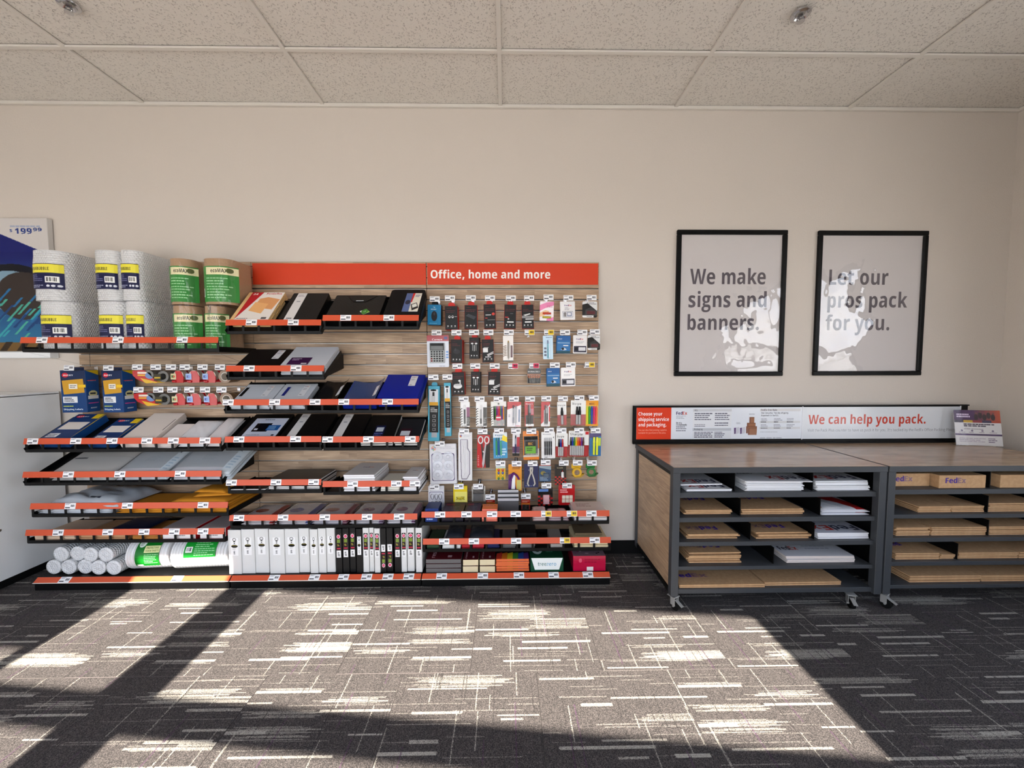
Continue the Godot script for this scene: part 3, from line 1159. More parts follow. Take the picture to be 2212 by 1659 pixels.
func build_left_shelves():
	# --- top shelf: bubble wrap and kraft rolls
	var s1 := shelf("top wire-fronted shelf loaded with bubble wrap rolls", 47, 473, 735, 0, 0.37, [94, 258, 396])
	var dl := cell(150, 170, Color(0.10, 0.11, 0.27))
	R(dl, 0, 0, 1, 0.36, Color(0.91, 0.87, 0.27))
	R(dl, 0, 0, 1, 0.025, Color(0.1, 0.1, 0.25))
	T(dl, "DURABUBBLE", 0.05, 0.26, 0.12, Color(0.16, 0.16, 0.18), true, 0.66)
	L(dl, 0.08, 0.42, 0.5, 0.7, 4, Color(0.42, 0.43, 0.58))
	bars(dl, 0.58, 0.5, 0.92, 0.74)
	L(dl, 0.08, 0.82, 0.55, 0.95, 2, Color(0.65, 0.66, 0.75))
	for d in 3:
		E(dl, 0.66 + d * 0.13, 0.87, 0.05, 0.045, Color(0.85, 0.86, 0.9))
	var top_y: float = s1.y
	var rolls := [[60, 138, 0.30, 0, "upper bubble wrap roll beside the blue wall canvas"], [70, 147, 0.30, 1, "lower bubble wrap roll beside the blue wall canvas"],
		[200, 256, 0.16, 0, "narrow upper bubble wrap roll with its yellow and navy label in full"], [201, 262, 0.16, 1, "narrow lower bubble wrap roll with a cropped yellow and navy label"],
		[258, 303, 0.30, 0, "upper bubble wrap roll next to the kraft paper packs"], [263, 308, 0.30, 1, "lower bubble wrap roll next to the kraft paper packs"]]
	for q in rolls:
		var zf := 0.345
		var xa := at_z(q[0], 690, zf).x
		var xb := at_z(q[1], 690, zf).x
		var w := xb - xa
		var y: float = top_y + (0.312 if q[3] == 0 else 0.0)
		var rr := minf(w, q[2]) * 0.42
		var o := thing("bubble_wrap_roll", q[4], "bubble wrap", mv((xa + xb) / 2, y, zf - q[2] / 2), "bubble wrap rolls on the top shelf")
		part("roll", drum(w, q[2], 0.308, rr, ONE, 0.05, int(q[0])), M.bubble, o)
		part("label", wrap_label(w * 1.02, q[2] * 1.02, rr, w * 0.86, 0.07, 0.225, uv(dl)), M.satin, o, Transform3D(), "yellow and navy paper label")
	var el := cell(170, 150, Color(0.20, 0.52, 0.22))
	R(el, 0.28, 0.03, 1, 0.24, Color(0.90, 0.87, 0.70))
	T(el, "ecoMAX", 0.42, 0.18, 0.10, Color(0.15, 0.15, 0.12), true, 0.42)
	E(el, 0.86, 0.12, 0.06, 0.07, Color(0.35, 0.38, 0.2))
	L(el, 0.28, 0.3, 0.9, 0.92, 8, Color(0.62, 0.82, 0.62), 0.4)
	bars(el, 0.06, 0.62, 0.2, 0.86)
	for q in [[356, 412, 0, "upper kraft paper pack with green label beside the bubble wrap"], [430, 500, 0, "upper kraft paper pack with green label beside the orange header"],
			[358, 416, 1, "lower kraft paper pack with green label beside the bubble wrap"], [427, 476, 1, "lower kraft paper pack with green label at the shelf end"]]:
		var zf := 0.335
		var xa := at_z(q[0], 690, zf).x
		var xb := at_z(q[1], 690, zf).x
		var w := xb - xa - 0.004
		var dd := 0.22 if q[0] < 400 else 0.28
		var y: float = top_y + (0.292 if q[2] == 0 else 0.0)
		var o := thing("kraft_paper_pack", q[3], "packing paper", mv((xa + xb) / 2, y, zf - dd / 2), "kraft paper packs on the top shelf")
		part("paper_roll", drum(w - 0.012, dd - 0.012, 0.283, 0.07, ONE, 0.05, int(q[0])), M.kraft_paper, o)
		part("label", wrap_label(w - 0.006, dd - 0.006, 0.07, w * 1.12, 0.015, 0.235, uv(el)), M.satin, o, Transform3D(), "green paper label")
		part("plastic_film", drum(w, dd, 0.288, 0.075, ONE, 0.10, int(q[1])), M.clear, o, Transform3D(), "crinkled clear plastic")
	# --- sloping shelf with label cartons and mailers
	var pr := carton_prints()
	var s2 := shelf("sloping wire-fronted shelf of blue label cartons and white mailers", 54, 479, 953, 28, 0.33, [74, 167, 245, 320, 377, 445])
	for q in [[79, 142, 0.285, 0.055, "blue carton of labels lying at the outer end of the sloping shelf"], [186, 242, 0.25, 0.045, "blue carton of labels lying beside the long white carton"]]:
		var xa := sx(s2, q[0])
		var xb := sx(s2, q[1])
		var st := begin()
		box(st, Vector3(0, q[3] / 2, -q[2] / 2), Vector3(xb - xa, q[3], q[2]), 0.0015, {"": pc(Color(0.09, 0.24, 0.45)), "t": uv(pr[2]), "r": Rect2(uv(pr[1]).position, Vector2(uv(pr[1]).size.x, uv(pr[1]).size.y))})
		var o := thing("label_carton", q[4], "carton", spot(s2, (xa + xb) / 2, back_off(s2, q[3])), "blue label cartons")
		part("carton", st.commit(), M.satin, o)
		part("corner_flash", boxm(Vector3(0.045, 0.0006, 0.05), 0, {"": pc(Color(0.90, 0.77, 0.12))}), M.satin, o, mv((xb - xa) / 2 - 0.025, q[3] + 0.0003, -q[2] + 0.028))
		part("side_panel", boxm(Vector3(0.0008, q[3] * 0.8, q[2] * 0.95), 0, {"": pc(Color(0.10, 0.29, 0.53))}), M.satin, o, mv((xb - xa) / 2 + 0.0004, q[3] / 2, -q[2] / 2))
	var wc := pile(s2, "white_carton", "long plain white carton lying beside the blue cartons", "carton", 255, 328, 0.30, 0.05, Color(0.86, 0.82, 0.79), null, {"mat": M.matte})
	sticker(wc, 0.09, 0.17, 0.004, 0.12, 0.05, pc(Color(0.2, 0.18, 0.2)), null, 0, "seam")
	pile(s2, "paper_pad", "thin white pad beside the long white carton", "pad", 334, 374, 0.20, 0.012, Color(0.88, 0.85, 0.83), null, {"n": 3, "mat": M.matte})
	var ml := cell(120, 160, Color(0.86, 0.86, 0.87))
	R(ml, 0.86, 0.0, 0.98, 0.12, Color(0.72, 0.72, 0.74))
	bars(ml, 0.8, 0.86, 0.97, 0.95)
	L(ml, 0.1, 0.86, 0.4, 0.93, 2, Color(0.6, 0.6, 0.62))
	pile(s2, "bubble_mailer", "white bubble mailer beside the thin white pads", "mailer", 377, 437, 0.22, 0.018, Color(0.86, 0.86, 0.87), ml, {"n": 3, "soft": 11})
	pile(s2, "bubble_mailer", "white bubble mailer beside the black portfolio", "mailer", 440, 478, 0.25, 0.018, Color(0.86, 0.84, 0.84), null, {"n": 3, "soft": 12})
	# --- sloping shelf with poly mailers
	var s3 := shelf("sloping wire-fronted shelf of grey expanding mailers", 52, 480, 1025, 24, 0.33, [151, 262, 392])
	var xp := cell(200, 180, Color(0.66, 0.68, 0.70))
	R(xp, 0.0, 0.84, 1.0, 1.0, Color(0.78, 0.78, 0.80))
	L(xp, 0.35, 0.4, 0.6, 0.6, 5, Color(0.58, 0.60, 0.62), 0.3)
	R(xp, 0.84, 0.0, 1.0, 1.0, Color(0.80, 0.84, 0.87))
	T(xp, "XPAK", 0.90, 0.30, 0.05, Color(0.30, 0.32, 0.35), true, 0.26, -90.0)
	for k in 5:
		R(xp, 0.87, 0.45 + k * 0.09, 0.95, 0.49 + k * 0.09, Color(0.66, 0.74, 0.80))
	var pk := cell(160, 120, Color(0.72, 0.71, 0.70))
	R(pk, 0.08, 0.46, 0.3, 0.5, Color(0.25, 0.25, 0.27))
	R(pk, 0.0, 0.4, 1.0, 0.42, Color(0.66, 0.65, 0.64))
	pile(s3, "poly_mailer", "wide plain grey mailer at the sloping shelf's outer end", "mailer", 100, 238, 0.29, 0.02, Color(0.72, 0.71, 0.70), pk, {"n": 3, "soft": 3, "crease": 0.12})
	pile(s3, "poly_mailer", "grey mailer with printed clear edge in mid shelf", "mailer", 241, 352, 0.29, 0.02, Color(0.72, 0.73, 0.75), xp, {"n": 3, "soft": 4, "crease": 0.12})
	pile(s3, "poly_mailer", "grey mailer with printed clear edge at the shelf end", "mailer", 358, 492, 0.30, 0.021, Color(0.72, 0.73, 0.75), xp, {"n": 3, "soft": 5, "crease": 0.12})
	# --- level shelf: grey bag and amber envelopes
	var s4 := shelf("level wire-fronted shelf of grey bags and amber envelopes", 68, 494, 1093, 0, 0.33, [155, 278, 441])
	var bg := cell(140, 100, Color(0.66, 0.69, 0.72))
	R(bg, 0.5, 0.8, 0.6, 0.84, Color(0.2, 0.22, 0.26))
	R(bg, 0.62, 0.84, 0.68, 0.9, Color(0.25, 0.27, 0.32))
	pile(s4, "poly_bag", "flat grey poly bag under the crumpled one", "poly bag", 80, 238, 0.28, 0.014, Color(0.80, 0.82, 0.84), null, {"n": 4, "soft": 6, "jit": 0.008})
	pile(s4, "poly_bag", "large crumpled grey poly bag on top of its pile", "poly bag", 98, 262, 0.30, 0.055, Color(0.66, 0.69, 0.72), bg, {"soft": 8, "lift": 0.06, "crease": 0.35, "yaw": -3, "v": 0.0})
	var amber := Color(0.80, 0.53, 0.15)
	pile(s4, "padded_envelope", "amber padded envelope piled beside the grey bags", "envelope", 250, 368, 0.27, 0.014, amber, null, {"n": 4, "soft": 14, "crease": 0.15, "jit": 0.006, "mat": M.matte})
	pile(s4, "padded_envelope", "amber padded envelope piled at the shelf end", "envelope", 372, 493, 0.30, 0.016, amber, null, {"n": 6, "soft": 15, "crease": 0.15, "jit": 0.012, "tw": 2.0, "mat": M.matte})
	pile(s4, "padded_envelope", "small amber padded envelope lying askew on the end pile", "envelope", 412, 487, 0.20, 0.016, amber, null, {"soft": 16, "lift": 0.105, "v": 0.05, "yaw": 8, "mat": M.matte})
	pile(s4, "padded_envelope", "uppermost small amber padded envelope on the end pile", "envelope", 405, 478, 0.18, 0.016, amber, null, {"soft": 17, "lift": 0.125, "v": 0.06, "yaw": -6, "mat": M.matte})
	# --- lowest wire shelf
	var s5 := shelf("lowest wire-fronted shelf of kraft envelopes above the foam rolls", 58, 486, 1150, 0, 0.33, [129, 236, 314, 379, 441])
	pile(s5, "envelope", "pale kraft envelope on the lowest wire shelf", "envelope", 74, 160, 0.25, 0.008, Color(0.80, 0.70, 0.60), null, {"n": 5, "mat": M.matte, "jit": 0.006})
	pile(s5, "envelope", "tan kraft envelope on the lowest wire shelf", "envelope", 168, 272, 0.25, 0.008, Color(0.72, 0.55, 0.40), null, {"n": 5, "mat": M.matte, "jit": 0.006})
	pile(s5, "envelope", "thin amber envelope beside the white form boxes", "envelope", 284, 346, 0.24, 0.008, Color(0.74, 0.50, 0.24), null, {"n": 4, "mat": M.matte, "jit": 0.006})
	pile(s5, "plastic_pouch", "dark blue clear-topped pouch lying on the envelopes", "pouch", 216, 300, 0.2, 0.012, Color(0.12, 0.14, 0.24), null, {"soft": 21, "lift": 0.05, "v": 0.06})
	var fb := cell(140, 60, Color(0.90, 0.89, 0.88))
	L(fb, 0.35, 0.3, 0.7, 0.7, 2, Color(0.6, 0.58, 0.58))
	for q in [[350, 421, "white form box with red lid beside the amber envelopes"], [431, 487, "white form box with red lid at the end of the lowest wire shelf"]]:
		var xa := sx(s5, q[0])
		var xb := sx(s5, q[1])
		var st := begin()
		box(st, Vector3(0, 0.04, -0.13), Vector3(xb - xa, 0.08, 0.25), 0.001, {"": pc(Color(0.72, 0.10, 0.13)), "f": uv(fb), "t": pc(Color(0.62, 0.58, 0.58))})
		var o := thing("form_box", q[2], "box", spot(s5, (xa + xb) / 2), "white form boxes with red lids")
		part("carton", st.commit(), M.satin, o)
		part("lid_edge", boxm(Vector3(xb - xa + 0.002, 0.012, 0.002), 0, {"": pc(Color(0.74, 0.10, 0.13))}), M.satin, o, mv(0, 0.006, -0.003))
	# --- base: bubble tubes and foam rolls
	var deck := 0.0705
	var tube := lathem([[0.0, 0.0], [0.004, 0.02], [0.0, 0.034], [0.004, 0.046], [0.012, 0.048], [0.15, 0.047], [0.30, 0.048], [0.302, 0.03], [0.30, 0.0]], 20)
	var spots_ := [[110, 0], [144, 0], [178, 0], [212, 0], [246, 0], [127, 1], [161, 1], [195, 1], [229, 1]]
	var cnt := [-1, -1, -1]
	for q in spots_:
		cnt[q[1]] += 1
		var xx := at_z(q[0], 1234, 0.37).x
		var yy: float = deck + 0.0485 + q[1] * 0.083
		solid("bubble_tube", tube, M.bubble, Transform3D(Basis(Vector3.RIGHT, -PI / 2) * Basis(Vector3.UP, q[0]), Vector3(xx, yy, 0.375 - q[1] * 0.006 - rng.randf() * 0.02)), "white bubble wrap tube in the %s row, %s from the white cabinet" % [["bottom", "middle", "top"][q[1]], ["first", "second", "third", "fourth", "fifth"][cnt[q[1]]]], "bubble wrap", "bubble wrap tubes on the low base")
	var g1 := cell(150, 190, Color(0.05, 0.42, 0.11))
	E(g1, 0.2, 0.22, 0.14, 0.13, Color(0.84, 0.88, 0.84))
	L(g1, 0.1, 0.14, 0.3, 0.3, 3, Color(0.4, 0.5, 0.42))
	R(g1, 0.36, 0.3, 0.99, 0.52, Color(0.86, 0.86, 0.62))
	T(g1, "PROTECTIVE", 0.42, 0.40, 0.06, Color(0.33, 0.42, 0.18), true, 0.5)
	T(g1, "FOAM SHEETS", 0.42, 0.49, 0.06, Color(0.33, 0.42, 0.18), true, 0.54)
	L(g1, 0.38, 0.56, 0.95, 0.9, 6, Color(0.55, 0.78, 0.58), 0.4)
	R(g1, 0.05, 0.93, 0.3, 1.0, Color(0.9, 0.9, 0.88))
	var g2 := cell(150, 150, Color(0.06, 0.55, 0.16))
	bars(g2, 0.05, 0.58, 0.25, 0.8)
	L(g2, 0.32, 0.3, 0.95, 0.95, 8, Color(0.6, 0.86, 0.62), 0.4)
	for q in [[268, 356, 0.098, g1, 12, 122, "ribbed white foam roll with dark green label beside the bubble tubes"], [366, 484, 0.100, g2, 0, 88, "ribbed white foam roll with bright green label beside the binders"]]:
		var xa := at_z(q[0], 1215, 0.36).x
		var xb := at_z(q[1], 1215, 0.36).x
		var rr: float = q[2]
		var pts := [[0.0, 0.0], [0.002, rr * 0.5], [0.0, rr * 0.9], [0.006, rr]]
		var y := 0.012
		while y < xb - xa - 0.02:
			pts.append([y, rr])
			pts.append([y + 0.003, rr + 0.001])
			pts.append([y + 0.007, rr - 0.006])
			pts.append([y + 0.011, rr - 0.006])
			y += 0.018
		pts.append([xb - xa - 0.006, rr])
		pts.append([xb - xa, rr * 0.9])
		pts.append([xb - xa, 0.0])
		var o := thing("foam_roll", q[6], "foam roll", Transform3D(Basis(Vector3.UP, deg_to_rad(4)), Vector3(xa, deck + rr + 0.0015, 0.268)), "foam rolls on the low base")
		part("roll", lathem(pts, 40, turn(Vector3.BACK, -90)), M.foam, o)
		part("label", arc_label(rr + 0.0015, (xb - xa) * 0.24, (xb - xa) * 0.80, q[4], q[5], uv(q[3])), M.satin, o, Transform3D(), "green printed label")

# ------------------------------------------------------------------ middle shelves
func band_print() -> Rect2i:
	if not M.has("band"):
		var c := cell(40, 180, Color(0.86, 0.85, 0.84))
		L(c, 0.15, 0.06, 0.85, 0.14, 2, Color(0.45, 0.42, 0.5))
		R(c, 0.3, 0.30, 0.7, 0.34, Color(0.6, 0.6, 0.62))
		L(c, 0.2, 0.88, 0.8, 0.95, 1, Color(0.3, 0.3, 0.34))
		M.band = c
	return M.band

func slip_print() -> Rect2i:
	if not M.has("slip"):
		var c := cell(50, 130, Color(0.90, 0.90, 0.91))
		T(c, "Fed", 0.14, 0.16, 0.06, Color(0.30, 0.16, 0.50), true, 0.36)
		T(c, "Ex", 0.52, 0.16, 0.06, Color(0.85, 0.35, 0.15), true, 0.26)
		L(c, 0.14, 0.28, 0.8, 0.46, 3, Color(0.6, 0.6, 0.64))
		L(c, 0.14, 0.86, 0.7, 0.93, 1, Color(0.35, 0.33, 0.4))
		M.slip = c
	return M.slip

func build_middle_shelves():
	var black := Color(0.045, 0.043, 0.045)
	# --- top pair, steeply tilted
	var a1 := shelf("steep half-width shelf holding a pack of manila folders", 489, 695, 697, 45, 0.31, [545, 635])
	var mf := cell(170, 200, Color(0.92, 0.89, 0.86))
	R(mf, 0, 0, 0.10, 1, Color(0.90, 0.74, 0.52))
	poly(mf, [0.10, 0, 0.42, 0, 0.22, 0.62, 0.10, 0.95], Color(0.74, 0.12, 0.16))
	T(mf, "24", 0.15, 0.10, 0.06, Color(0.95, 0.9, 0.88), true, 0.14)
	T(mf, "Pendaflex", 0.52, 0.08, 0.055, Color(0.70, 0.12, 0.18), true, 0.42)
	poly(mf, [0.42, 0.24, 0.62, 0.18, 0.98, 0.26, 0.92, 0.62, 0.40, 0.55], Color(0.88, 0.62, 0.40))
	poly(mf, [0.36, 0.36, 0.74, 0.42, 0.70, 0.76, 0.32, 0.66], Color(0.93, 0.70, 0.46))
	L(mf, 0.15, 0.9, 0.5, 0.94, 1, Color(0.5, 0.4, 0.4))
	R(mf, 0.78, 0.88, 0.92, 0.94, Color(0.35, 0.32, 0.32))
	var fp := pile(a1, "folder_pack", "pack of manila folders in red and white wrapping", "folders", 495, 578, 0.295, 0.05, Color(0.90, 0.76, 0.55), mf, {})
	var fw := sx(a1, 578) - sx(a1, 495)
	for k in 6:
		part("folder_edge", boxm(Vector3(0.003, 0.006, 0.07), 0, {"": pc(Color(0.86, 0.70, 0.46))}), M.matte, fp, mv(fw / 2 + 0.001, 0.006 + k * 0.008, -0.05 - (k % 3) * 0.09))
	var b1 := pile(a1, "presentation_binder", "thick black binder with white paper band beside the manila folders", "binder", 600, 682, 0.285, 0.05, black, null, {"r": 0.006})
	sticker(b1, -0.055, 0.1425, 0.058, 0.285, 0.05, uv(band_print()), null, 0, "paper_band")
	var a2 := shelf("steep half-width shelf holding black expanding files", 698, 905, 687, 42, 0.33, [748, 841])
	var tx := cell(150, 120, Color(0.05, 0.05, 0.05))
	for i in 24:
		for j in 16:
			if (i + j) % 2 == 0:
				R(tx, i / 24.0, j / 16.0, (i + 0.8) / 24.0, (j + 0.8) / 16.0, Color(0.075, 0.073, 0.073))
	var xf := pile(a2, "expanding_file", "black textured expanding file with elastic loop and green sticker", "file", 703, 818, 0.24, 0.05, black, tx, {"r": 0.008})
	var fl := begin()
	plate(fl, PackedVector2Array([Vector2(-0.09, 0), Vector2(-0.035, -0.075), Vector2(0.045, -0.075), Vector2(0.11, 0)]), 0.0, 0.002, pc(Color(0.035, 0.034, 0.035)))
	part("flap", fl.commit(), M.satin, xf, turn(Vector3.RIGHT, -90, Vector3(0, 0.0502, -0.236)))
	part("clasp", boxm(Vector3(0.05, 0.003, 0.006), 0.001), M.chrome, xf, mv(0.005, 0.053, -0.172), "silver clasp")
	var gs := cell(60, 60, Color(0.25, 0.52, 0.18))
	poly(gs, [0, 0, 0.35, 0, 0, 0.35], Color(0.9, 0.92, 0.9))
	poly(gs, [0.45, 1, 1, 0.62, 1, 1], Color(0.55, 0.72, 0.3))
	T(gs, "17", 0.3, 0.6, 0.2, Color(0.9, 0.95, 0.9), true, 0.4)
	sticker(xf, 0.065, 0.055, 0.045, 0.045, 0.05, uv(gs), null, 40)
	var zf := pile(a2, "zip_portfolio", "black zipped portfolio with a colourful card at the shelf end", "portfolio", 826, 905, 0.31, 0.05, Color(0.06, 0.058, 0.06), null, {"r": 0.02, "mat": M.matte})
	var zc := cell(80, 130, Color(0.92, 0.90, 0.84))
	R(zc, 0, 0, 0.42, 1, Color(0.35, 0.42, 0.62))
	poly(zc, [0.42, 0.0, 0.56, 0.0, 0.48, 0.5, 0.40, 0.5], Color(0.80, 0.15, 0.15))
	E(zc, 0.22, 0.5, 0.16, 0.12, Color(0.12, 0.14, 0.24))
	poly(zc, [0.45, 0.62, 0.8, 0.52, 0.98, 0.8, 0.62, 0.94], Color(0.12, 0.12, 0.12))
	poly(zc, [0.52, 0.64, 0.78, 0.56, 0.88, 0.72, 0.62, 0.8], Color(0.93, 0.93, 0.9))
	L(zc, 0.6, 0.08, 0.95, 0.22, 3, Color(0.2, 0.25, 0.5))
	sticker(zf, 0.045, 0.16, 0.10, 0.21, 0.05, uv(zc))
	part("zip", boxm(Vector3(sx(a2, 905) - sx(a2, 826) - 0.03, 0.005, 0.003), 0), M.charcoal, zf, mv(0, 0.025, 0.001))
	# --- second: half shelf
	var c1 := shelf("half-width sloping shelf with a black portfolio and clear folders", 490, 701, 796, 31, 0.31, [540, 641])
	var pf := pile(c1, "leather_portfolio", "black portfolio with small paper label above the clear folders", "portfolio", 499, 597, 0.26, 0.045, Color(0.055, 0.053, 0.055), null, {"r": 0.008})
	sticker(pf, 0.065, 0.19, 0.045, 0.11, 0.045, uv(slip_print()))
	var clear := Color(0.80, 0.82, 0.85)
	var cf := pile(c1, "clear_folder", "frosted clear folder in a thick pile with purple card", "folder", 602, 700, 0.245, 0.013, clear, null, {"n": 5, "jit": 0.006})
	var pu := cell(90, 60, Color(0.22, 0.08, 0.27))
	L(pu, 0.1, 0.12, 0.6, 0.42, 2, Color(0.85, 0.8, 0.9), 0.5)
	R(pu, 0.65, 0.78, 0.92, 0.92, Color(0.9, 0.9, 0.92))
	sticker(cf, -0.04, 0.06, 0.13, 0.085, 0.013, uv(pu))
	# --- third: full shelf
	var d1 := shelf("full-width sloping shelf of clear, black and blue report covers", 485, 905, 869, 30, 0.32, [495, 595, 682, 744, 838])
	for q in [[494, 578, "frosted clear poly folder with paper slip and black corner"], [581, 655, "frosted clear poly folder with paper slip and blue corner"]]:
		var o := pile(d1, "poly_folder", q[2], "folder", q[0], q[1], 0.23, 0.010, clear, null, {"n": 4, "jit": 0.004})
		sticker(o, 0.05, 0.15, 0.04, 0.12, 0.010, uv(slip_print()))
		sticker(o, -0.10 if q[0] < 500 else -0.065, 0.14, 0.02, 0.10, 0.010, pc(black if q[0] < 500 else Color(0.10, 0.14, 0.50)), null, 0, "corner_tab")
	var curl := func(w: float, l: float, h: float, col: Color) -> ArrayMesh:
		# a springy cover whose long edges curl up
		var st := begin()
		st.set_smooth_group(0)
		var n := 14
		for k in n:
			for e in [[k, 0], [k + 1, 0], [k + 1, 1], [k, 0], [k + 1, 1], [k, 1]]:
				var u: float = float(e[0]) / n * 2 - 1
				st.set_uv(pc(col).get_center())
				st.add_vertex(Vector3(u * w / 2, 0.03 + h * u * u * (1.0 + 0.5 * u), -l * (1 - e[1])))
		for k in n:
			for e in [[k, 0], [k + 1, 1], [k + 1, 0], [k, 0], [k, 1], [k + 1, 1]]:
				var u: float = float(e[0]) / n * 2 - 1
				st.set_uv(pc(col).get_center())
				st.add_vertex(Vector3(u * w / 2, 0.0285 + h * u * u * (1.0 + 0.5 * u), -l * (1 - e[1])))
		st.generate_normals()
		return st.commit()
	for q in [[672, 730, Color(0.10, 0.10, 0.105), "curled black report cover with paper slip"], [736, 812, Color(0.22, 0.30, 0.48), "curled blue report cover with clear front"]]:
		var xa := sx(d1, q[0])
		var xb := sx(d1, q[1])
		var o := thing("report_cover", q[3], "report cover", spot(d1, (xa + xb) / 2, back_off(d1, 0.05)), "report covers")
		part("sheets", lay(xb - xa - 0.01, 0.25, 0.028, 0.003, pc(Color(0.03, 0.03, 0.032) if q[0] < 700 else Color(0.05, 0.14, 0.52))), M.satin, o)
		part("cover", curl.call(xb - xa - 0.004, 0.255, 0.03, q[2]), M.gloss, o, mv(0, 0.0, 0))
		part("spine_bar", boxm(Vector3(0.012, 0.012, 0.26), 0.003, {"": pc(black if q[0] < 700 else Color(0.06, 0.18, 0.60))}), M.satin, o, mv(-(xb - xa) / 2 + 0.008, 0.038, -0.128))
		part("slip", boxm(Vector3(0.03, 0.0008, 0.11), 0, {"": pc(Color(0.82, 0.80, 0.78)), "t": uv(slip_print())}), M.satin, o, Transform3D(Basis(Vector3.BACK, deg_to_rad(30)), Vector3((xb - xa) / 2 - 0.032, 0.052, -0.13)))
	var bf := pile(d1, "blue_folder", "royal blue poly folder in a fanned pile with paper slip", "folder", 816, 904, 0.27, 0.012, Color(0.05, 0.14, 0.58), null, {"n": 6, "jit": 0.008, "tw": 1.5})
	sticker(bf, 0.06, 0.19, 0.045, 0.12, 0.012, uv(slip_print()))
	# --- fourth: two half shelves
	var e1 := shelf("half-width sloping shelf with the papered black portfolio", 487, 695, 949, 28, 0.32, [518, 640])
	var ins := cell(170, 150, Color(0.80, 0.83, 0.90))
	L(ins, 0.3, 0.05, 0.7, 0.12, 1, Color(0.5, 0.53, 0.62), 0.6)
	R(ins, 0.16, 0.28, 0.62, 0.72, Color(0.06, 0.06, 0.08))
	R(ins, 0.55, 0.38, 0.92, 0.66, Color(0.16, 0.36, 0.62))
	L(ins, 0.58, 0.42, 0.85, 0.62, 3, Color(0.5, 0.68, 0.85), 0.6)
	R(ins, 0.2, 0.56, 0.3, 0.64, Color(0.85, 0.86, 0.9))
	R(ins, 0.84, 0.86, 0.92, 0.94, Color(0.25, 0.26, 0.32))
	L(ins, 0.1, 0.86, 0.6, 0.9, 1, Color(0.4, 0.42, 0.5))
	var w1 := pile(e1, "pad_portfolio", "black portfolio with a pale printed sheet in its cover", "portfolio", 501, 592, 0.285, 0.045, Color(0.035, 0.035, 0.038), null, {"r": 0.01})
	sticker(w1, 0.01, 0.135, 0.215, 0.20, 0.045, uv(ins), M.film)
	var bd := pile(e1, "presentation_binder", "thick black binder with white band beside the papered portfolio", "binder", 598, 694, 0.285, 0.045, black, null, {"r": 0.006})
	sticker(bd, -0.07, 0.1425, 0.055, 0.285, 0.045, uv(band_print()), null, 0, "paper_band")
	var e2 := shelf("half-width sloping shelf with black notebooks", 698, 906, 949, 28, 0.32, [709, 797, 887])
	var be := pile(e2, "presentation_binder", "thick black binder with white band beside the black notebook", "binder", 703, 775, 0.285, 0.045, black, null, {"r": 0.006})
	sticker(be, -0.045, 0.1425, 0.055, 0.285, 0.045, uv(band_print()), null, 0, "paper_band")
	var nb := cell(90, 120, Color(0.045, 0.045, 0.05))
	R(nb, 0.30, 0.42, 0.62, 0.82, Color(0.07, 0.09, 0.24))
	R(nb, 0.34, 0.48, 0.58, 0.64, Color(0.78, 0.80, 0.84))
	L(nb, 0.32, 0.68, 0.6, 0.8, 2, Color(0.4, 0.45, 0.7))
	R(nb, 0.74, 0.93, 0.92, 0.945, Color(0.3, 0.3, 0.32))
	pile(e2, "notebook", "large black notebook with navy sticker and white pages", "notebook", 777, 846, 0.285, 0.02, Color(0.03, 0.03, 0.033), nb, {"n": 2, "edge": Color(0.90, 0.89, 0.87)})
	var nc := cell(80, 110, Color(0.11, 0.12, 0.14))
	R(nc, 0.14, 0.45, 0.6, 0.95, Color(0.20, 0.07, 0.12))
	R(nc, 0.16, 0.55, 0.54, 0.75, Color(0.80, 0.82, 0.85))
	R(nc, 0.0, 0.0, 0.06, 1, Color(0.04, 0.04, 0.045))
	pile(e2, "notebook", "smaller charcoal notebook with maroon sticker and white pages", "notebook", 850, 904, 0.24, 0.02, Color(0.05, 0.05, 0.055), nc, {"n": 2, "edge": Color(0.90, 0.89, 0.87)})
	# --- fifth: two level half shelves
	var f1 := shelf("half-width level shelf of dark exercise books", 492, 695, 1042, 0, 0.27, [502, 598, 679], 0.37)
	pile(f1, "exercise_book", "black exercise book at the outer end of its shelf", "notebook", 497, 572, 0.21, 0.011, Color(0.05, 0.05, 0.055), null, {"n": 2, "edge": Color(0.92, 0.91, 0.9)})
	pile(f1, "exercise_book", "grey exercise book with white pages in a tall pile", "notebook", 578, 690, 0.24, 0.013, Color(0.16, 0.155, 0.15), null, {"n": 6, "edge": Color(0.92, 0.91, 0.9), "jit": 0.010})
	var f2 := shelf("half-width level shelf of white notebooks", 698, 904, 1045, 0, 0.31, [763, 857, 897], 0.37)
	pile(f2, "exercise_book", "black exercise book beside the white notebooks", "notebook", 704, 738, 0.2, 0.012, Color(0.05, 0.05, 0.055), null, {"n": 1, "edge": Color(0.92, 0.91, 0.9)})
	var wn := cell(100, 130, Color(0.84, 0.83, 0.83))
	T(wn, "Fed", 0.32, 0.4, 0.05, Color(0.28, 0.2, 0.42), true, 0.2)
	T(wn, "Ex", 0.53, 0.4, 0.05, Color(0.80, 0.42, 0.22), true, 0.16)
	pile(f2, "white_notebook", "white notebook with small logo in the tallest pile", "notebook", 741, 808, 0.30, 0.013, Color(0.93, 0.93, 0.94), wn, {"n": 9, "jit": 0.008, "mat": M.matte})
	pile(f2, "white_notebook", "small cream notebook beside the tallest pile", "notebook", 822, 862, 0.20, 0.012, Color(0.88, 0.87, 0.82), null, {"n": 6, "jit": 0.006, "mat": M.matte})
	pile(f2, "white_notebook", "white notebook at the shelf end beside the hanging goods", "notebook", 871, 904, 0.24, 0.013, Color(0.92, 0.92, 0.93), wn, {"n": 8, "jit": 0.006, "mat": M.matte})
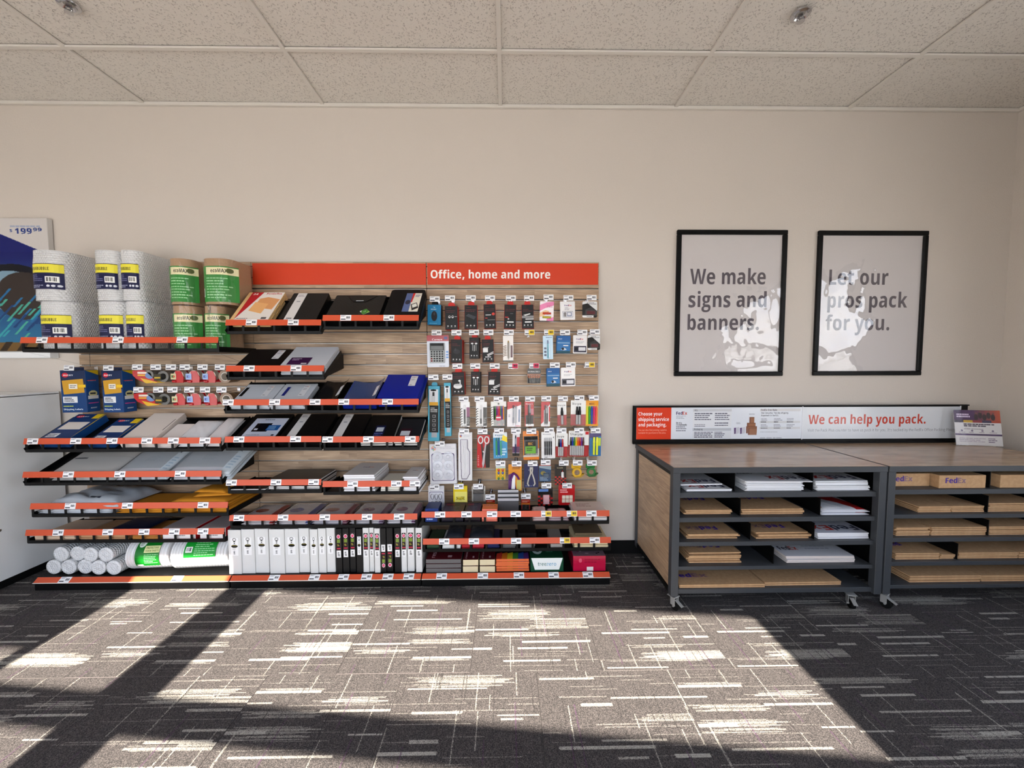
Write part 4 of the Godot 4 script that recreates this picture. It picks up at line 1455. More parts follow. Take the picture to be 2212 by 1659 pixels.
	# --- sixth: level shelf of bagged pads
	var g1 := shelf("full-width level shelf of bagged paper packs above the binders", 497, 902, 1118, 0, 0.30, [518, 613, 703, 794, 863], 0.37)
	var packs := [[520, 588, 0.24, Color(0.70, 0.68, 0.69), Color(0.55, 0.2, 0.2), "bagged paper pack at the outer end above the binders"], [592, 668, 0.27, Color(0.72, 0.70, 0.71), Color(0.30, 0.34, 0.52), "bagged paper pack with a red and blue spine"],
		[672, 748, 0.26, Color(0.66, 0.65, 0.68), Color(0.48, 0.2, 0.28), "bagged paper pack with a brown printed leaf"], [756, 828, 0.26, Color(0.68, 0.67, 0.69), Color(0.4, 0.3, 0.42), "bagged paper pack with a faint plum print"], [834, 896, 0.27, Color(0.74, 0.73, 0.75), Color(0.45, 0.32, 0.45), "bagged paper pack at the end beside the small hooks card"]]
	for q in packs:
		var pc_ := cell(80, 90, q[3])
		L(pc_, 0.1, 0.1, 0.6, 0.3, 3, Color(0.5, 0.48, 0.52), 0.4)
		E(pc_, 0.4, 0.6, 0.2, 0.13, q[4])
		R(pc_, 0.86, 0.0, 1.0, 1.0, Color(q[4].r, q[4].g, q[4].b))
		pile(g1, "paper_pack", q[5], "paper pack", q[0], q[1], q[2], 0.017, Color(0.80, 0.79, 0.80), pc_, {"n": 4, "soft": int(q[0]), "crease": 0.12, "jit": 0.004, "mat": M.film})
	# --- base: ring binders
	var deck := 0.0705
	var sp := cell(60, 150, Color(0.93, 0.93, 0.93))
	E(sp, 0.5, 0.10, 0.24, 0.09, Color(0.30, 0.30, 0.30))
	E(sp, 0.5, 0.10, 0.17, 0.06, Color(0.90, 0.90, 0.9))
	R(sp, 0.38, 0.18, 0.62, 0.24, Color(0.25, 0.25, 0.25))
	R(sp, 0.42, 0.28, 0.58, 0.34, Color(0.3, 0.3, 0.3))
	E(sp, 0.5, 0.47, 0.42, 0.085, Color(0.08, 0.08, 0.08))
	R(sp, 0.14, 0.42, 0.86, 0.435, Color(0.70, 0.65, 0.10))
	L(sp, 0.25, 0.60, 0.75, 0.64, 1, Color(0.4, 0.4, 0.4))
	L(sp, 0.35, 0.72, 0.65, 0.92, 4, Color(0.3, 0.3, 0.3), 0.7)
	var sq := cell(44, 200, Color(0.16, 0.03, 0.07))
	R(sq, 0.0, 0.70, 1, 1, Color(0.92, 0.92, 0.92))
	E(sq, 0.5, 0.12, 0.40, 0.085, Color(0.93, 0.88, 0.90))
	E(sq, 0.5, 0.12, 0.30, 0.06, Color(0.80, 0.16, 0.36))
	T(sq, "1", 0.38, 0.14, 0.045, Color.WHITE)
	R(sq, 0.15, 0.23, 0.85, 0.38, Color(0.45, 0.55, 0.20))
	E(sq, 0.5, 0.47, 0.36, 0.08, Color(0.08, 0.08, 0.07))
	L(sq, 0.2, 0.43, 0.8, 0.52, 2, Color(0.7, 0.65, 0.2), 0.6)
	R(sq, 0.1, 0.60, 0.9, 0.64, Color(0.80, 0.16, 0.30))
	L(sq, 0.25, 0.76, 0.75, 0.95, 4, Color(0.25, 0.25, 0.25), 0.7)
	var sets := [[148, 272, 0], [276, 400, 0], [404, 536, 0], [540, 686, 0], [690, 820, 0], [824, 924, 1], [928, 1004, 1], [1008, 1083, 1], [1087, 1170, 1], [1174, 1234, 2], [1240, 1302, 2], [1308, 1366, 2], [1370, 1430, 4], [1434, 1492, 3], [1496, 1540, 3], [1544, 1598, 3], [1602, 1656, 5], [1660, 1722, 5], [1735, 1795, 2], [1799, 1853, 3], [1858, 1926, 3], [1938, 2000, 3]]
	var said := ["wide white ring binder", "medium white ring binder", "slim black binder with pink-topped label", "slim white binder with pink-topped label", "slim black binder with white label", "slim black binder with its label upside down"]
	var tot := {0: 0, 1: 0, 2: 0, 3: 0, 4: 0, 5: 0}
	var ord := ["first", "second", "third", "fourth", "fifth", "sixth", "seventh"]
	var i := 0
	for q in sets:
		var pa: float = 460 + q[0] / 4.424
		var pb: float = 460 + q[1] / 4.424
		var z := 0.372 - 0.006 * (i % 3)
		var xa := at_z(pa, 1200, z).x
		var xb := at_z(pb, 1200, z).x
		var w := xb - xa - 0.0015
		var dark: bool = q[2] in [2, 4, 5]
		var col := Color(0.085, 0.085, 0.088) if dark else Color(0.84, 0.84, 0.835)
		var h := 0.290 + rng.randf_range(-0.002, 0.002)
		var o := thing("ring_binder", "%s, %s of its kind from the foam rolls" % [said[q[2]], ord[tot[q[2]]]], "binder", Transform3D(Basis(Vector3.UP, deg_to_rad(rng.randf_range(-0.5, 0.5))), Vector3((xa + xb) / 2, deck, z)), "ring binders standing on the low base")
		tot[q[2]] += 1
		var f := {"": pc(col)}
		part("spine", boxm(Vector3(w, h, 0.004), 0.0015, f, Vector3(0, h / 2, -0.002)), M.satin, o)
		for s in [-1, 1]:
			part("cover", boxm(Vector3(0.0032, h, 0.262), 0.001, f, Vector3(s * (w / 2 - 0.0018), h / 2, -0.134)), M.satin, o)
		part("ring_plate", boxm(Vector3(w * 0.5, h * 0.8, 0.004), 0, {"": pc(Color(0.5, 0.5, 0.52))}, Vector3(0, h / 2, -0.007)), M.satin, o)
		var lw := minf(w * 0.62, 0.048) if q[2] < 2 else minf(w * 0.72, 0.03)
		var lh := 0.115 if q[2] < 2 else 0.155
		var lc: Rect2i = sp if q[2] in [0, 1, 4] else sq
		if q[2] == 4:
			lh = 0.12
			lw = w * 0.6
		var lab := boxm(Vector3(lw, lh, 0.0008), 0, {"": pc(Color(0.9, 0.9, 0.9)), "f": uv(lc)})
		var yl := h * 0.62
		var tl := mv(0, yl, 0.0005)
		if q[2] == 5:
			tl = Transform3D(Basis(Vector3.BACK, PI), Vector3(0, h * 0.36, 0.0005))
		part("spine_label", lab, M.gloss, o, tl)
		i += 1

# ------------------------------------------------------------------ shelves under the hanging goods
func build_right_shelves():
	var s1 := shelf("upper level shelf under the hanging goods", 911, 1316, 1111, 0, 0.28, [951, 1008, 1063, 1114, [1180, 1], [1235, 1], 1277], 0.37)
	var bb := cell(80, 60, Color(0.10, 0.20, 0.45))
	L(bb, 0.1, 0.2, 0.8, 0.8, 3, Color(0.6, 0.68, 0.85))
	var st := begin()
	box(st, Vector3(0, 0.05, -0.06), Vector3(0.085, 0.10, 0.12), 0.001, {"": pc(Color(0.09, 0.16, 0.36)), "f": uv(bb)})
	solid("tape_carton", st.commit(), M.satin, spot(s1, sx(s1, 933)), "small blue carton under the carabiner hook card", "carton")
	var db := cell(110, 70, Color(0.12, 0.09, 0.17))
	R(db, 0.1, 0.1, 0.5, 0.3, Color(0.42, 0.12, 0.18))
	L(db, 0.1, 0.4, 0.9, 0.9, 4, Color(0.36, 0.32, 0.42), 0.5)
	R(db, 0.75, 0.0, 1, 1, Color(0.22, 0.08, 0.2))
	pile(s1, "planner", "dark plum planner lying beside the blue carton", "planner", 953, 1000, 0.16, 0.02, Color(0.10, 0.08, 0.14), db, {"n": 4})
	pile(s1, "planner", "dark planner lying beside the orange note cards", "planner", 1003, 1037, 0.16, 0.02, Color(0.13, 0.10, 0.12), db, {"n": 4})
	var oc := cell(70, 60, Color(0.88, 0.46, 0.20))
	L(oc, 0.1, 0.1, 0.9, 0.4, 2, Color(0.65, 0.25, 0.08))
	pile(s1, "note_card_pack", "neon note card pack with orange wrapper", "note cards", 1041, 1074, 0.09, 0.024, Color(0.92, 0.50, 0.42), oc, {"n": 4, "jit": 0.001})
	for k in 3:
		var gp := thing("file_pad", ["front grey ruled pad standing in the shelf", "middle grey ruled pad standing in the shelf", "rear grey ruled pad standing in the shelf"][k], "pad", mv(sx(s1, 1098), s1.y + 0.001, 0.25 - k * 0.025), "grey pads standing together")
		part("pad", boxm(Vector3(0.14, 0.125 + k * 0.02, 0.012), 0.001, {"": pc(Color(0.30, 0.30, 0.31))}, Vector3(0, 0.0625 + k * 0.01, 0)), M.satin, gp)
		part("binding", boxm(Vector3(0.141, 0.018, 0.014), 0.001, {"": pc(Color(0.72, 0.72, 0.74))}, Vector3(0, 0.116 + k * 0.02, 0)), M.gloss, gp)
	pile(s1, "tissue_pack", "bagged pale pink paper pack beside the grey pads", "paper pack", 1152, 1182, 0.14, 0.016, Color(0.78, 0.68, 0.66), null, {"n": 4, "soft": 61, "mat": M.film})
	pile(s1, "tissue_pack", "bagged rose paper pack in mid shelf", "paper pack", 1186, 1230, 0.15, 0.016, Color(0.66, 0.56, 0.58), null, {"n": 3, "soft": 62, "mat": M.film})
	var rc := cell(90, 80, Color(0.80, 0.74, 0.73))
	L(rc, 0.15, 0.2, 0.7, 0.5, 3, Color(0.62, 0.52, 0.52), 0.5)
	pile(s1, "card_pack", "clear pack of white cards at the shelf end", "cards", 1240, 1311, 0.20, 0.017, Color(0.80, 0.79, 0.79), rc, {"n": 4, "mat": M.film, "jit": 0.004})
	var s2 := shelf("lower level shelf of paper pads above the reams", 914, 1319, 1169, 0, 0.28, [960, 1024, 1115, [1220, 1], 1284], 0.37)
	var pads := [[922, 952, Color(0.16, 0.26, 0.18), 3, 0.018, "green-covered pad at the shelf's outer end"], [955, 994, Color(0.84, 0.85, 0.84), 4, 0.012, "white pad beside the green-covered pads"], [998, 1018, Color(0.66, 0.13, 0.17), 3, 0.018, "narrow red-covered pad"], [1021, 1046, Color(0.68, 0.14, 0.20), 3, 0.018, "wider red-covered pad"], [1052, 1078, Color(0.10, 0.13, 0.32), 4, 0.013, "navy-edged white pad"],
		[1085, 1114, Color(0.36, 0.36, 0.36), 4, 0.012, "grey pad beside the navy pads"], [1124, 1155, Color(0.44, 0.43, 0.43), 4, 0.012, "pale grey ruled pad"], [1190, 1217, Color(0.62, 0.60, 0.58), 4, 0.012, "grey-white pad beside the yellow sale tag"], [1240, 1313, Color(0.86, 0.80, 0.64), 5, 0.014, "cream paper block at the shelf end"]]
	for q in pads:
		pile(s2, "paper_pad", q[5], "pad", q[0], q[1], 0.2, q[4], q[2], null, {"n": q[3], "jit": 0.003})
	for q in [[960, 1000, "slate folder pouch leaning over the white pads"], [1012, 1066, "slate folder pouch lying over the red pads"]]:
		pile(s2, "folder_pouch", q[2], "pouch", q[0], q[1], 0.2, 0.03, Color(0.16, 0.17, 0.20), null, {"soft": int(q[0]), "lift": 0.058, "v": 0.05})
	pile(s2, "record_book", "black hardback record book in mid shelf", "book", 1120, 1160, 0.2, 0.03, Color(0.06, 0.055, 0.06), null, {"lift": 0.056, "v": 0.06})
	var cc := cell(90, 90, Color(0.36, 0.31, 0.24))
	E(cc, 0.35, 0.35, 0.12, 0.12, Color(0.27, 0.2, 0.14))
	pile(s2, "kraft_sheet_pack", "kraft sheet pack lying on the cream blocks", "paper pack", 1244, 1304, 0.22, 0.012, Color(0.48, 0.42, 0.32), cc, {"lift": 0.075, "v": 0.05})
	# base: paper
	var base := {"y": 0.0705, "z": 0.385, "py": 1225.0, "t": 0.0}
	var rs := cell(120, 120, Color(0.32, 0.06, 0.10))
	R(rs, 0.34, 0.1, 0.78, 0.42, Color(0.72, 0.74, 0.76))
	T(rs, "resume", 0.24, 0.92, 0.12, Color(0.86, 0.72, 0.74), true, 0.7, -90.0)
	R(rs, 0.6, 0.8, 0.72, 0.9, Color(0.7, 0.6, 0.62))
	var rm := pile(base, "paper_ream", "resume paper ream with maroon cover and grey edge", "paper", 920, 996, 0.27, 0.03, Color(0.40, 0.39, 0.39), rs, {"n": 3, "mat": M.satin, "jit": 0.001})
	for q in [[1000, 1033, "cream resume paper box beside the grey reams"], [1036, 1069, "cream resume paper box beside the rainbow sheets"]]:
		pile(base, "paper_ream", q[2], "paper", q[0], q[1], 0.25, 0.044, Color(0.86, 0.80, 0.66), rs, {"n": 2, "jit": 0.001})
	var ab := cell(160, 150, Color(0.07, 0.06, 0.08))
	T(ab, "ASTROBRIGHTS", 0.06, 0.42, 0.10, Color(0.88, 0.87, 0.86), true, 0.88)
	R(ab, 0.25, 0.48, 0.7, 0.55, Color(0.75, 0.75, 0.76))
	for k in 6:
		poly(ab, [k / 6.0, 1.0, k / 6.0 + 0.02, 0.72, (k + 1) / 6.0 + 0.02, 0.66, (k + 1) / 6.0, 1.0], [Color(0.75, 0.2, 0.15), Color(0.85, 0.45, 0.12), Color(0.85, 0.75, 0.15), Color(0.25, 0.5, 0.2), Color(0.15, 0.3, 0.6), Color(0.35, 0.18, 0.45)][k])
		E(ab, 0.3 + k * 0.08, 0.12, 0.04, 0.05, [Color(0.7, 0.2, 0.15), Color(0.8, 0.45, 0.12), Color(0.7, 0.6, 0.15), Color(0.2, 0.4, 0.2), Color(0.15, 0.3, 0.5), Color(0.3, 0.18, 0.4)][k])
	pile(base, "coloured_paper_ream", "bright coloured paper pack with rainbow cover", "paper", 1071, 1142, 0.27, 0.017, Color(0.85, 0.42, 0.24), ab, {"n": 5, "jit": 0.004})
	var tz := cell(170, 80, Color(0.05, 0.27, 0.18))
	poly(tz, [0.02, 0.0, 0.98, 0.0, 0.87, 0.88, 0.13, 0.88], Color(0.92, 0.94, 0.93))
	T(tz, "tree", 0.22, 0.58, 0.27, Color(0.15, 0.4, 0.38), false, 0.26)
	T(tz, "zero", 0.49, 0.58, 0.27, Color(0.25, 0.55, 0.70), false, 0.29)
	var tt := cell(170, 130, Color(0.05, 0.25, 0.16))
	E(tt, 0.23, 0.5, 0.18, 0.32, Color(0.78, 0.84, 0.82))
	E(tt, 0.24, 0.5, 0.11, 0.2, Color(0.05, 0.25, 0.16))
	R(tt, 0.34, 0.36, 0.46, 0.56, Color(0.05, 0.25, 0.16))
	L(tt, 0.5, 0.2, 0.85, 0.75, 4, Color(0.3, 0.5, 0.4), 0.5)
	var xa := sx(base, 1146)
	var xb := sx(base, 1217)
	st = begin()
	box(st, Vector3(0, 0.045, -0.135), Vector3(xb - xa, 0.09, 0.27), 0.001, {"": pc(Color(0.05, 0.25, 0.16)), "f": uv(tz), "t": uv(tt)})
	solid("copy_paper_ream", st.commit(), M.satin, spot(base, (xa + xb) / 2), "green and white copy paper ream with ring emblem", "paper")
	var pk := cell(150, 130, Color(0.50, 0.42, 0.46))
	for k in 40:
		var x := rng.randf()
		var y := rng.randf() * 0.85
		R(pk, x, y, x + rng.randf_range(0.03, 0.12), y + 0.05, [Color(0.30, 0.22, 0.28), Color(0.66, 0.58, 0.60), Color(0.56, 0.30, 0.40)][k % 3])
	var pf := cell(150, 60, Color(0.72, 0.07, 0.24))
	E(pf, 0.22, 0.3, 0.05, 0.14, Color(0.85, 0.35, 0.45))
	L(pf, 0.35, 0.15, 0.9, 0.5, 2, Color(0.60, 0.05, 0.2))
	R(pf, 0.42, 0.72, 0.62, 0.98, Color(0.9, 0.88, 0.88))
	xa = sx(base, 1238)
	xb = sx(base, 1308)
	st = begin()
	box(st, Vector3(0, 0.05, -0.135), Vector3(xb - xa, 0.10, 0.27), 0.001, {"": pc(Color(0.68, 0.07, 0.22)), "f": uv(pf), "t": uv(pk)})
	solid("photo_paper_box", st.commit(), M.film, spot(base, (xa + xb) / 2), "crimson paper box with a patterned lid", "box")

# ------------------------------------------------------------------ packing counters
const CT := 0.829      # counter height
const CF := 0.69       # counter front

func flat_words(on: Node3D, text: String, w: float, cap: float, where: Vector3, col: Color, upside := false, called := "lettering"):
	var t := turn(Vector3.RIGHT, -90, where)
	if upside:
		t = t * Transform3D(Basis(Vector3.BACK, PI), Vector3.ZERO)
	part(called, words(text, w, cap), plain(col, 0.7) if not M.has("ink_" + col.to_html()) else M["ink_" + col.to_html()], on, t)

func caster(on: Node3D, x: float, z: float, yaw: float):
	# wheel in a chrome fork under a plate
	var t := Transform3D(Basis(Vector3.UP, deg_to_rad(yaw)), Vector3(x, 0, z))
	var c := begin()
	box(c, Vector3(0, 0.078, 0), Vector3(0.05, 0.004, 0.05), 0.001)
	box(c, Vector3(-0.017, 0.052, 0.008), Vector3(0.003, 0.045, 0.03), 0.001)
	box(c, Vector3(0.017, 0.052, 0.008), Vector3(0.003, 0.045, 0.03), 0.001)
	box(c, Vector3(0, 0.073, 0.004), Vector3(0.037, 0.005, 0.036), 0.001)
	var f := part("caster", c.commit(), M.zinc, on, t, "chrome caster")
	var wheel := lathem([[-0.012, 0.0], [-0.012, 0.022], [-0.010, 0.029], [0.010, 0.029], [0.012, 0.022], [0.012, 0.0]], 20, turn(Vector3.BACK, 90))
	part("wheel", wheel, M.rubber, f, mv(0, 0.0295, 0.016))
	part("axle", lathem([[-0.024, 0.0], [-0.024, 0.006], [0.024, 0.006], [0.024, 0.0]], 8, turn(Vector3.BACK, 90)), M.zinc, f, mv(0, 0.0295, 0.016))
	var b := begin()
	box(b, Vector3(0, 0, 0.022), Vector3(0.022, 0.003, 0.05), 0.001)
	part("brake_lever", b.commit(), M.zinc, f, turn(Vector3.RIGHT, 25, Vector3(0, 0.06, 0.02)))

func counter(label: String, x0: float, x1: float, rows: Array, px: float, side: bool) -> Array:
	var w := x1 - x0
	var xc := (x0 + x1) / 2
	var o := thing("packing_counter", label, "counter", mv(xc, 0, 0), "wood-topped packing counters")
	part("top", boxm(Vector3(w - 0.004, 0.032, CF - 0.04), 0.002, {}, Vector3(0, CT - 0.0165, (CF + 0.04) / 2)), M.charcoal, o)
	part("worktop", boxm(Vector3(w - 0.014, 0.001, CF - 0.052), 0, {}, Vector3(0, CT, (CF + 0.04) / 2)), M.wood_top, o, Transform3D(), "wood-look laminate surface")
	var leg := boxm(Vector3(0.042, 0.715, 0.042), 0.002)
	for sx_ in [-1, 1]:
		for z in [CF - 0.024, 0.075]:
			part("leg", leg, M.charcoal, o, mv(sx_ * (w / 2 - 0.024), 0.085 + 0.3575, z))
		if side and sx_ < 0 or not side and sx_ > 0:
			part("side_panel", boxm(Vector3(0.016, 0.66, CF - 0.155), 0.001, {"r": Rect2(0, 0, 0.55, 1.3), "l": Rect2(0, 0, 0.55, 1.3), "": ONE}), M.wood_side, o, mv(sx_ * (w / 2 - 0.016), 0.453, CF / 2 + 0.025), "wood-look side panel")
			part("inner_lining", boxm(Vector3(0.004, 0.66, CF - 0.155)), M.black_metal, o, mv(sx_ * (w / 2 - 0.027), 0.453, CF / 2 + 0.025))
			for y in [0.105, 0.79]:
				part("side_rail", boxm(Vector3(0.03, 0.03, CF - 0.14), 0.001), M.black_metal, o, mv(sx_ * (w / 2 - 0.02), y, CF / 2 + 0.025))
		else:
			part("side_panel", boxm(Vector3(0.016, 0.66, CF - 0.155), 0.001), M.black_metal, o, mv(sx_ * (w / 2 - 0.016), 0.453, CF / 2 + 0.025))
	part("back_panel", boxm(Vector3(w - 0.05, 0.70, 0.012)), M.black_metal, o, mv(0, 0.445, 0.10))
	var out := []
	for q in rows:
		var ya := at_z(px, q[0], CF - 0.02).y
		var yb := at_z(px, q[1], CF - 0.02).y
		part("shelf_board", boxm(Vector3(w - 0.09, ya - yb, CF - 0.14), 0.001), M.charcoal, o, mv(0, (ya + yb) / 2, CF - 0.02 - (CF - 0.14) / 2))
		out.append({"y": ya + 0.0005, "z": CF - 0.03, "py": q[0] - 6.0, "t": 0.0})
	for k in rows.size():
		var q: Array = rows[k]
		var top: float = out[k - 1].y - 0.022 if k > 0 else CT - 0.034
		for i in range(2, q.size()):
			var x := at_z(q[i], q[0] - 8, CF - 0.035).x
			var hh: float = (top - out[k].y) * (0.98 if k == 0 else 0.8)
			part("divider", boxm(Vector3(0.004, hh, CF - 0.20), 0.0006), M.black_metal, o, mv(x - xc, out[k].y + hh / 2, CF - 0.04 - (CF - 0.20) / 2))
	for sx_ in [-1, 1]:
		caster(o, sx_ * (w / 2 - (0.03 if sx_ < 0 else 0.16)), CF - 0.03, 28.0 if sx_ < 0 else -15.0)
		caster(o, sx_ * (w / 2 - 0.09), 0.12, 60.0 * sx_)
	return [out, o]

func build_counters():
	var ua := counter("packing counter holding white envelopes and kraft packaging", 0.9286, 2.148, [[1064.6, 1075.6, 1588, 1757], [1118.4, 1128.3, 1600, 1773], [1171, 1180, 1622, 1760], [1223.8, 1231.7, 1672], [1272.5, 1282.5]], 1500, true)
	var ub := counter("packing counter holding flattened cardboard boxes", 2.152, 3.371, [[1057.6, 1068, 2141], [1111.4, 1120, 2136], [1162, 1170.7, 2137], [1213.4, 1222, 2070], [1263.5, 1271]], 2000, false)
	var a: Array = ua[0]
	var b: Array = ub[0]
	for q in [[ua[1], 1412, 957], [ua[1], 1709, 954.5], [ub[1], 1778, 953]]:
		var p := at_y(q[1], q[2], CT)
		part("cable_grommet", lathem([[0.0, 0.030], [0.003, 0.030], [0.004, 0.027], [0.004, 0.0]], 24), M.rubber, q[0], Transform3D(Basis(), Vector3(p.x - q[0].position.x, CT + 0.0005, p.z)))
	# prints
	var purple := Color(0.27, 0.16, 0.55)
	var env := cell(170, 110, Color(0.88, 0.88, 0.89))
	T(env, "Fed", 0.92, 0.60, 0.26, Color(0.10, 0.08, 0.24), true, 0.44, 180.0)
	T(env, "Ex", 0.46, 0.60, 0.26, Color(0.72, 0.12, 0.10), true, 0.34, 180.0)
	var env2 := cell(170, 110, Color(0.90, 0.90, 0.91))
	L(env2, 0.1, 0.05, 0.4, 0.5, 4, Color(0.2, 0.2, 0.25), 0.35)
	T(env2, "Fed", 0.98, 0.62, 0.24, Color(0.08, 0.07, 0.18), true, 0.30, 180.0)
	T(env2, "Ex", 0.66, 0.62, 0.24, Color(0.66, 0.12, 0.12), true, 0.22, 180.0)
	var pak := cell(150, 120, Color(0.80, 0.81, 0.84))
	poly(pak, [0.3, 0.0, 0.7, 0.0, 1.0, 0.7, 1.0, 0.95, 0.75, 0.95], Color(0.66, 0.12, 0.12))
	poly(pak, [0.0, 0.3, 0.12, 0.25, 0.5, 0.9, 0.0, 0.95], Color(0.92, 0.92, 0.94))
	T(pak, "x", 0.02, 0.85, 0.3, Color(0.72, 0.14, 0.10), true, 0.08)
	var pak2 := cell(150, 120, Color(0.82, 0.83, 0.87))
	T(pak2, "Fed", 0.95, 0.62, 0.24, Color(0.10, 0.12, 0.22), true, 0.48, 180.0)
	T(pak2, "Ex", 0.44, 0.62, 0.24, Color(0.76, 0.16, 0.10), true, 0.40, 180.0)
	var box1 := cell(180, 110, Color(0.86, 0.86, 0.88))
	T(box1, "Fed", 0.40, 0.06, 0.22, Color(0.12, 0.10, 0.20), true, 0.22, 180.0)
	T(box1, "Ex", 0.18, 0.06, 0.22, Color(0.70, 0.10, 0.10), true, 0.16, 180.0)
	R(box1, 0.42, 0.0, 0.62, 0.20, Color(0.62, 0.08, 0.10))
	poly(box1, [0.66, 0.0, 0.98, 0.0, 0.94, 0.18, 0.74, 0.2], Color(0.10, 0.10, 0.14))
	T(box1, "Fed", 0.06, 0.72, 0.16, Color(0.10, 0.09, 0.14), true, 0.16)
	T(box1, "Ex", 0.225, 0.72, 0.16, Color(0.78, 0.20, 0.12), true, 0.11)
	L(box1, 0.45, 0.5, 0.85, 0.72, 2, Color(0.68, 0.68, 0.72), 0.4)
	var wh := Color(0.90, 0.905, 0.915)
	var kr := Color(0.72, 0.56, 0.40)
	# first counter
	pile(a[0], "document_envelope", "white document envelope in the thin fanned stack", "envelope", 1484, 1582, 0.24, 0.007, wh, env, {"n": 2, "jit": 0.004})
	pile(a[0], "document_envelope", "upper white document envelope set back on the thin stack", "envelope", 1476, 1570, 0.22, 0.007, wh, env, {"lift": 0.024, "v": 0.05, "yaw": 2})
	pile(a[0], "document_envelope", "white document envelope in the thick stack with projecting top sheet", "envelope", 1612, 1735, 0.27, 0.0068, wh, env2, {"n": 8, "jit": 0.006})
	pile(a[0], "document_envelope", "projecting white document envelope crowning the thick stack", "envelope", 1606, 1748, 0.28, 0.004, wh, env2, {"lift": 0.058, "yaw": -2, "v": -0.008})
	pile(a[0], "document_envelope", "white document envelope in the even stack by the leg", "envelope", 1764, 1878, 0.27, 0.0068, wh, env, {"n": 8, "jit": 0.008})
	var cb := {"mat": M.cardboard, "n": 4, "jit": 0.010, "fill": 0.74}
	var spec := [[0, 1, 1481, 1582, 4, "small kraft carton flat beside the grey leg"], [0, 1, 1606, 1742, 4, "small kraft carton flat in the middle bay of the second shelf"], [0, 2, 1490, 1600, 4, "kraft carton flat beside the grey leg on the third shelf"], [0, 2, 1640, 1755, 4, "kraft carton flat in the middle bay of the third shelf"], [0, 3, 1490, 1604, 6, "kraft carton flat in the tallest kraft pile"]]
	for q in spec:
		var o: Dictionary = cb.duplicate()
		o.n = q[4]
		o.v = 0.02
		if q[5].contains("tallest"):
			o.jit = 0.012
		var h := 0.0085 if q[4] < 6 else 0.0095
		var n := pile(a[q[1]], "carton_flat", q[5], "cardboard", q[2], q[3], 0.26, h, kr, null, o)
		flat_words(n, "Fed", 0.10, 0.045, Vector3(0.06, h + 0.0004, -0.20 if q[1] < 2 else -0.10), purple, true)
		flat_words(n, "Ex", 0.07, 0.045, Vector3(-0.05, h + 0.0004, -0.20 if q[1] < 2 else -0.10), Color(0.52, 0.40, 0.40), true)
	pile(a[1], "courier_pak", "white and red courier pak half open on the second shelf", "courier pak", 1777, 1878, 0.26, 0.018, wh, pak, {"n": 2, "soft": 71})
	pile(a[2], "courier_pak", "white courier pak with large logo on the third shelf", "courier pak", 1768, 1878, 0.28, 0.009, wh, pak2, {"n": 4, "jit": 0.006})
	pile(a[3], "white_carton_flat", "white carton flat printed in red and navy", "cardboard", 1702, 1850, 0.28, 0.0095, Color(0.84, 0.80, 0.78), box1, {"n": 4, "jit": 0.004, "v": 0.02})
	var k1 := pile(a[4], "large_carton_flat", "long kraft carton flat with purple logo on the bottom board", "cardboard", 1466, 1650, 0.30, 0.011, kr, null, {"mat": M.cardboard, "n": 2, "v": 0.0, "fill": 0.74})
	flat_words(k1, "Fed", 0.105, 0.038, Vector3(-0.245, 0.0115, -0.075), purple)
	flat_words(k1, "Ex", 0.09, 0.038, Vector3(-0.135, 0.0115, -0.075), Color(0.53, 0.38, 0.42))
	pile(a[4], "large_carton_flat", "long plain kraft carton flat on the bottom board", "cardboard", 1653, 1820, 0.30, 0.011, kr, null, {"mat": M.cardboard, "n": 2, "v": 0.01, "jit": 0.005, "fill": 0.74})
	# second counter
	for q in [[1933, 2024, "kraft box with purple logo half hidden by the grey leg"], [2028, 2129, "kraft box with purple logo standing in full view"], [2160, 2262, "plain kraft box beyond the divider"]]:
		var xa := sx(b[0], q[0])
		var xb := sx(b[0], q[1])
		var o := thing("kraft_box", q[2], "box", spot(b[0], (xa + xb) / 2, 0.05 if q[0] < 1950 else 0.01), "kraft boxes on the top shelf of the second counter")
		part("carton", boxm(Vector3(xb - xa, 0.075, 0.22), 0.0015, {}, Vector3(0, 0.0375, -0.11)), M.cardboard, o)
		part("seam", boxm(Vector3(xb - xa, 0.001, 0.003), 0, {"": pc(Color(0.5, 0.38, 0.27))}, Vector3(0, 0.0752, -0.11)), M.matte, o)
		if q[0] < 2100:
			part("lettering", words("Fed", 0.068, 0.030), plain(purple, 0.7), o, mv(-0.10, 0.030, 0.0002))
			part("lettering", words("Ex", 0.048, 0.030), plain(Color(0.55, 0.43, 0.48), 0.7), o, mv(-0.028, 0.030, 0.0002))
	var flats := [[1, 1986, 2058, 4, "first flattened box beside the leg gap on the second counter"], [1, 2060, 2130, 4, "second flattened box against the divider on the second counter"], [1, 2140, 2262, 5, "wide flattened box beyond the divider, upper shelf"],
		[2, 1938, 2011, 5, "flattened box beside the leg on the third shelf"], [2, 2014, 2133, 5, "flattened box against the divider on the third shelf"], [2, 2141, 2262, 5, "wide flattened box beyond the divider, third shelf"],
		[3, 1938, 2033, 4, "flattened box with faint logo on the fourth shelf"], [3, 2035, 2066, 3, "narrow flattened box piece on the fourth shelf"], [3, 2074, 2204, 4, "wide flattened box beyond the fourth shelf divider"], [3, 2207, 2290, 4, "flattened box at the far side of the fourth shelf"],
		[4, 1968, 2122, 4, "long flattened box on the bottom board of the second counter"], [4, 2125, 2290, 4, "long flattened box at the far side of the bottom board"]]
	for q in flats:
		var n := pile(b[q[0]], "flattened_box", q[4], "cardboard", q[1], q[2], 0.30, 0.0098 if q[3] < 5 else 0.0105, kr, null, {"mat": M.cardboard, "n": q[3], "jit": 0.004, "tw": 0.3, "v": 0.015, "fill": 0.74})
		if q[0] == 3 and q[1] < 1950:
			flat_words(n, "Fed", 0.09, 0.04, Vector3(-0.09, 0.0102, -0.09), purple)
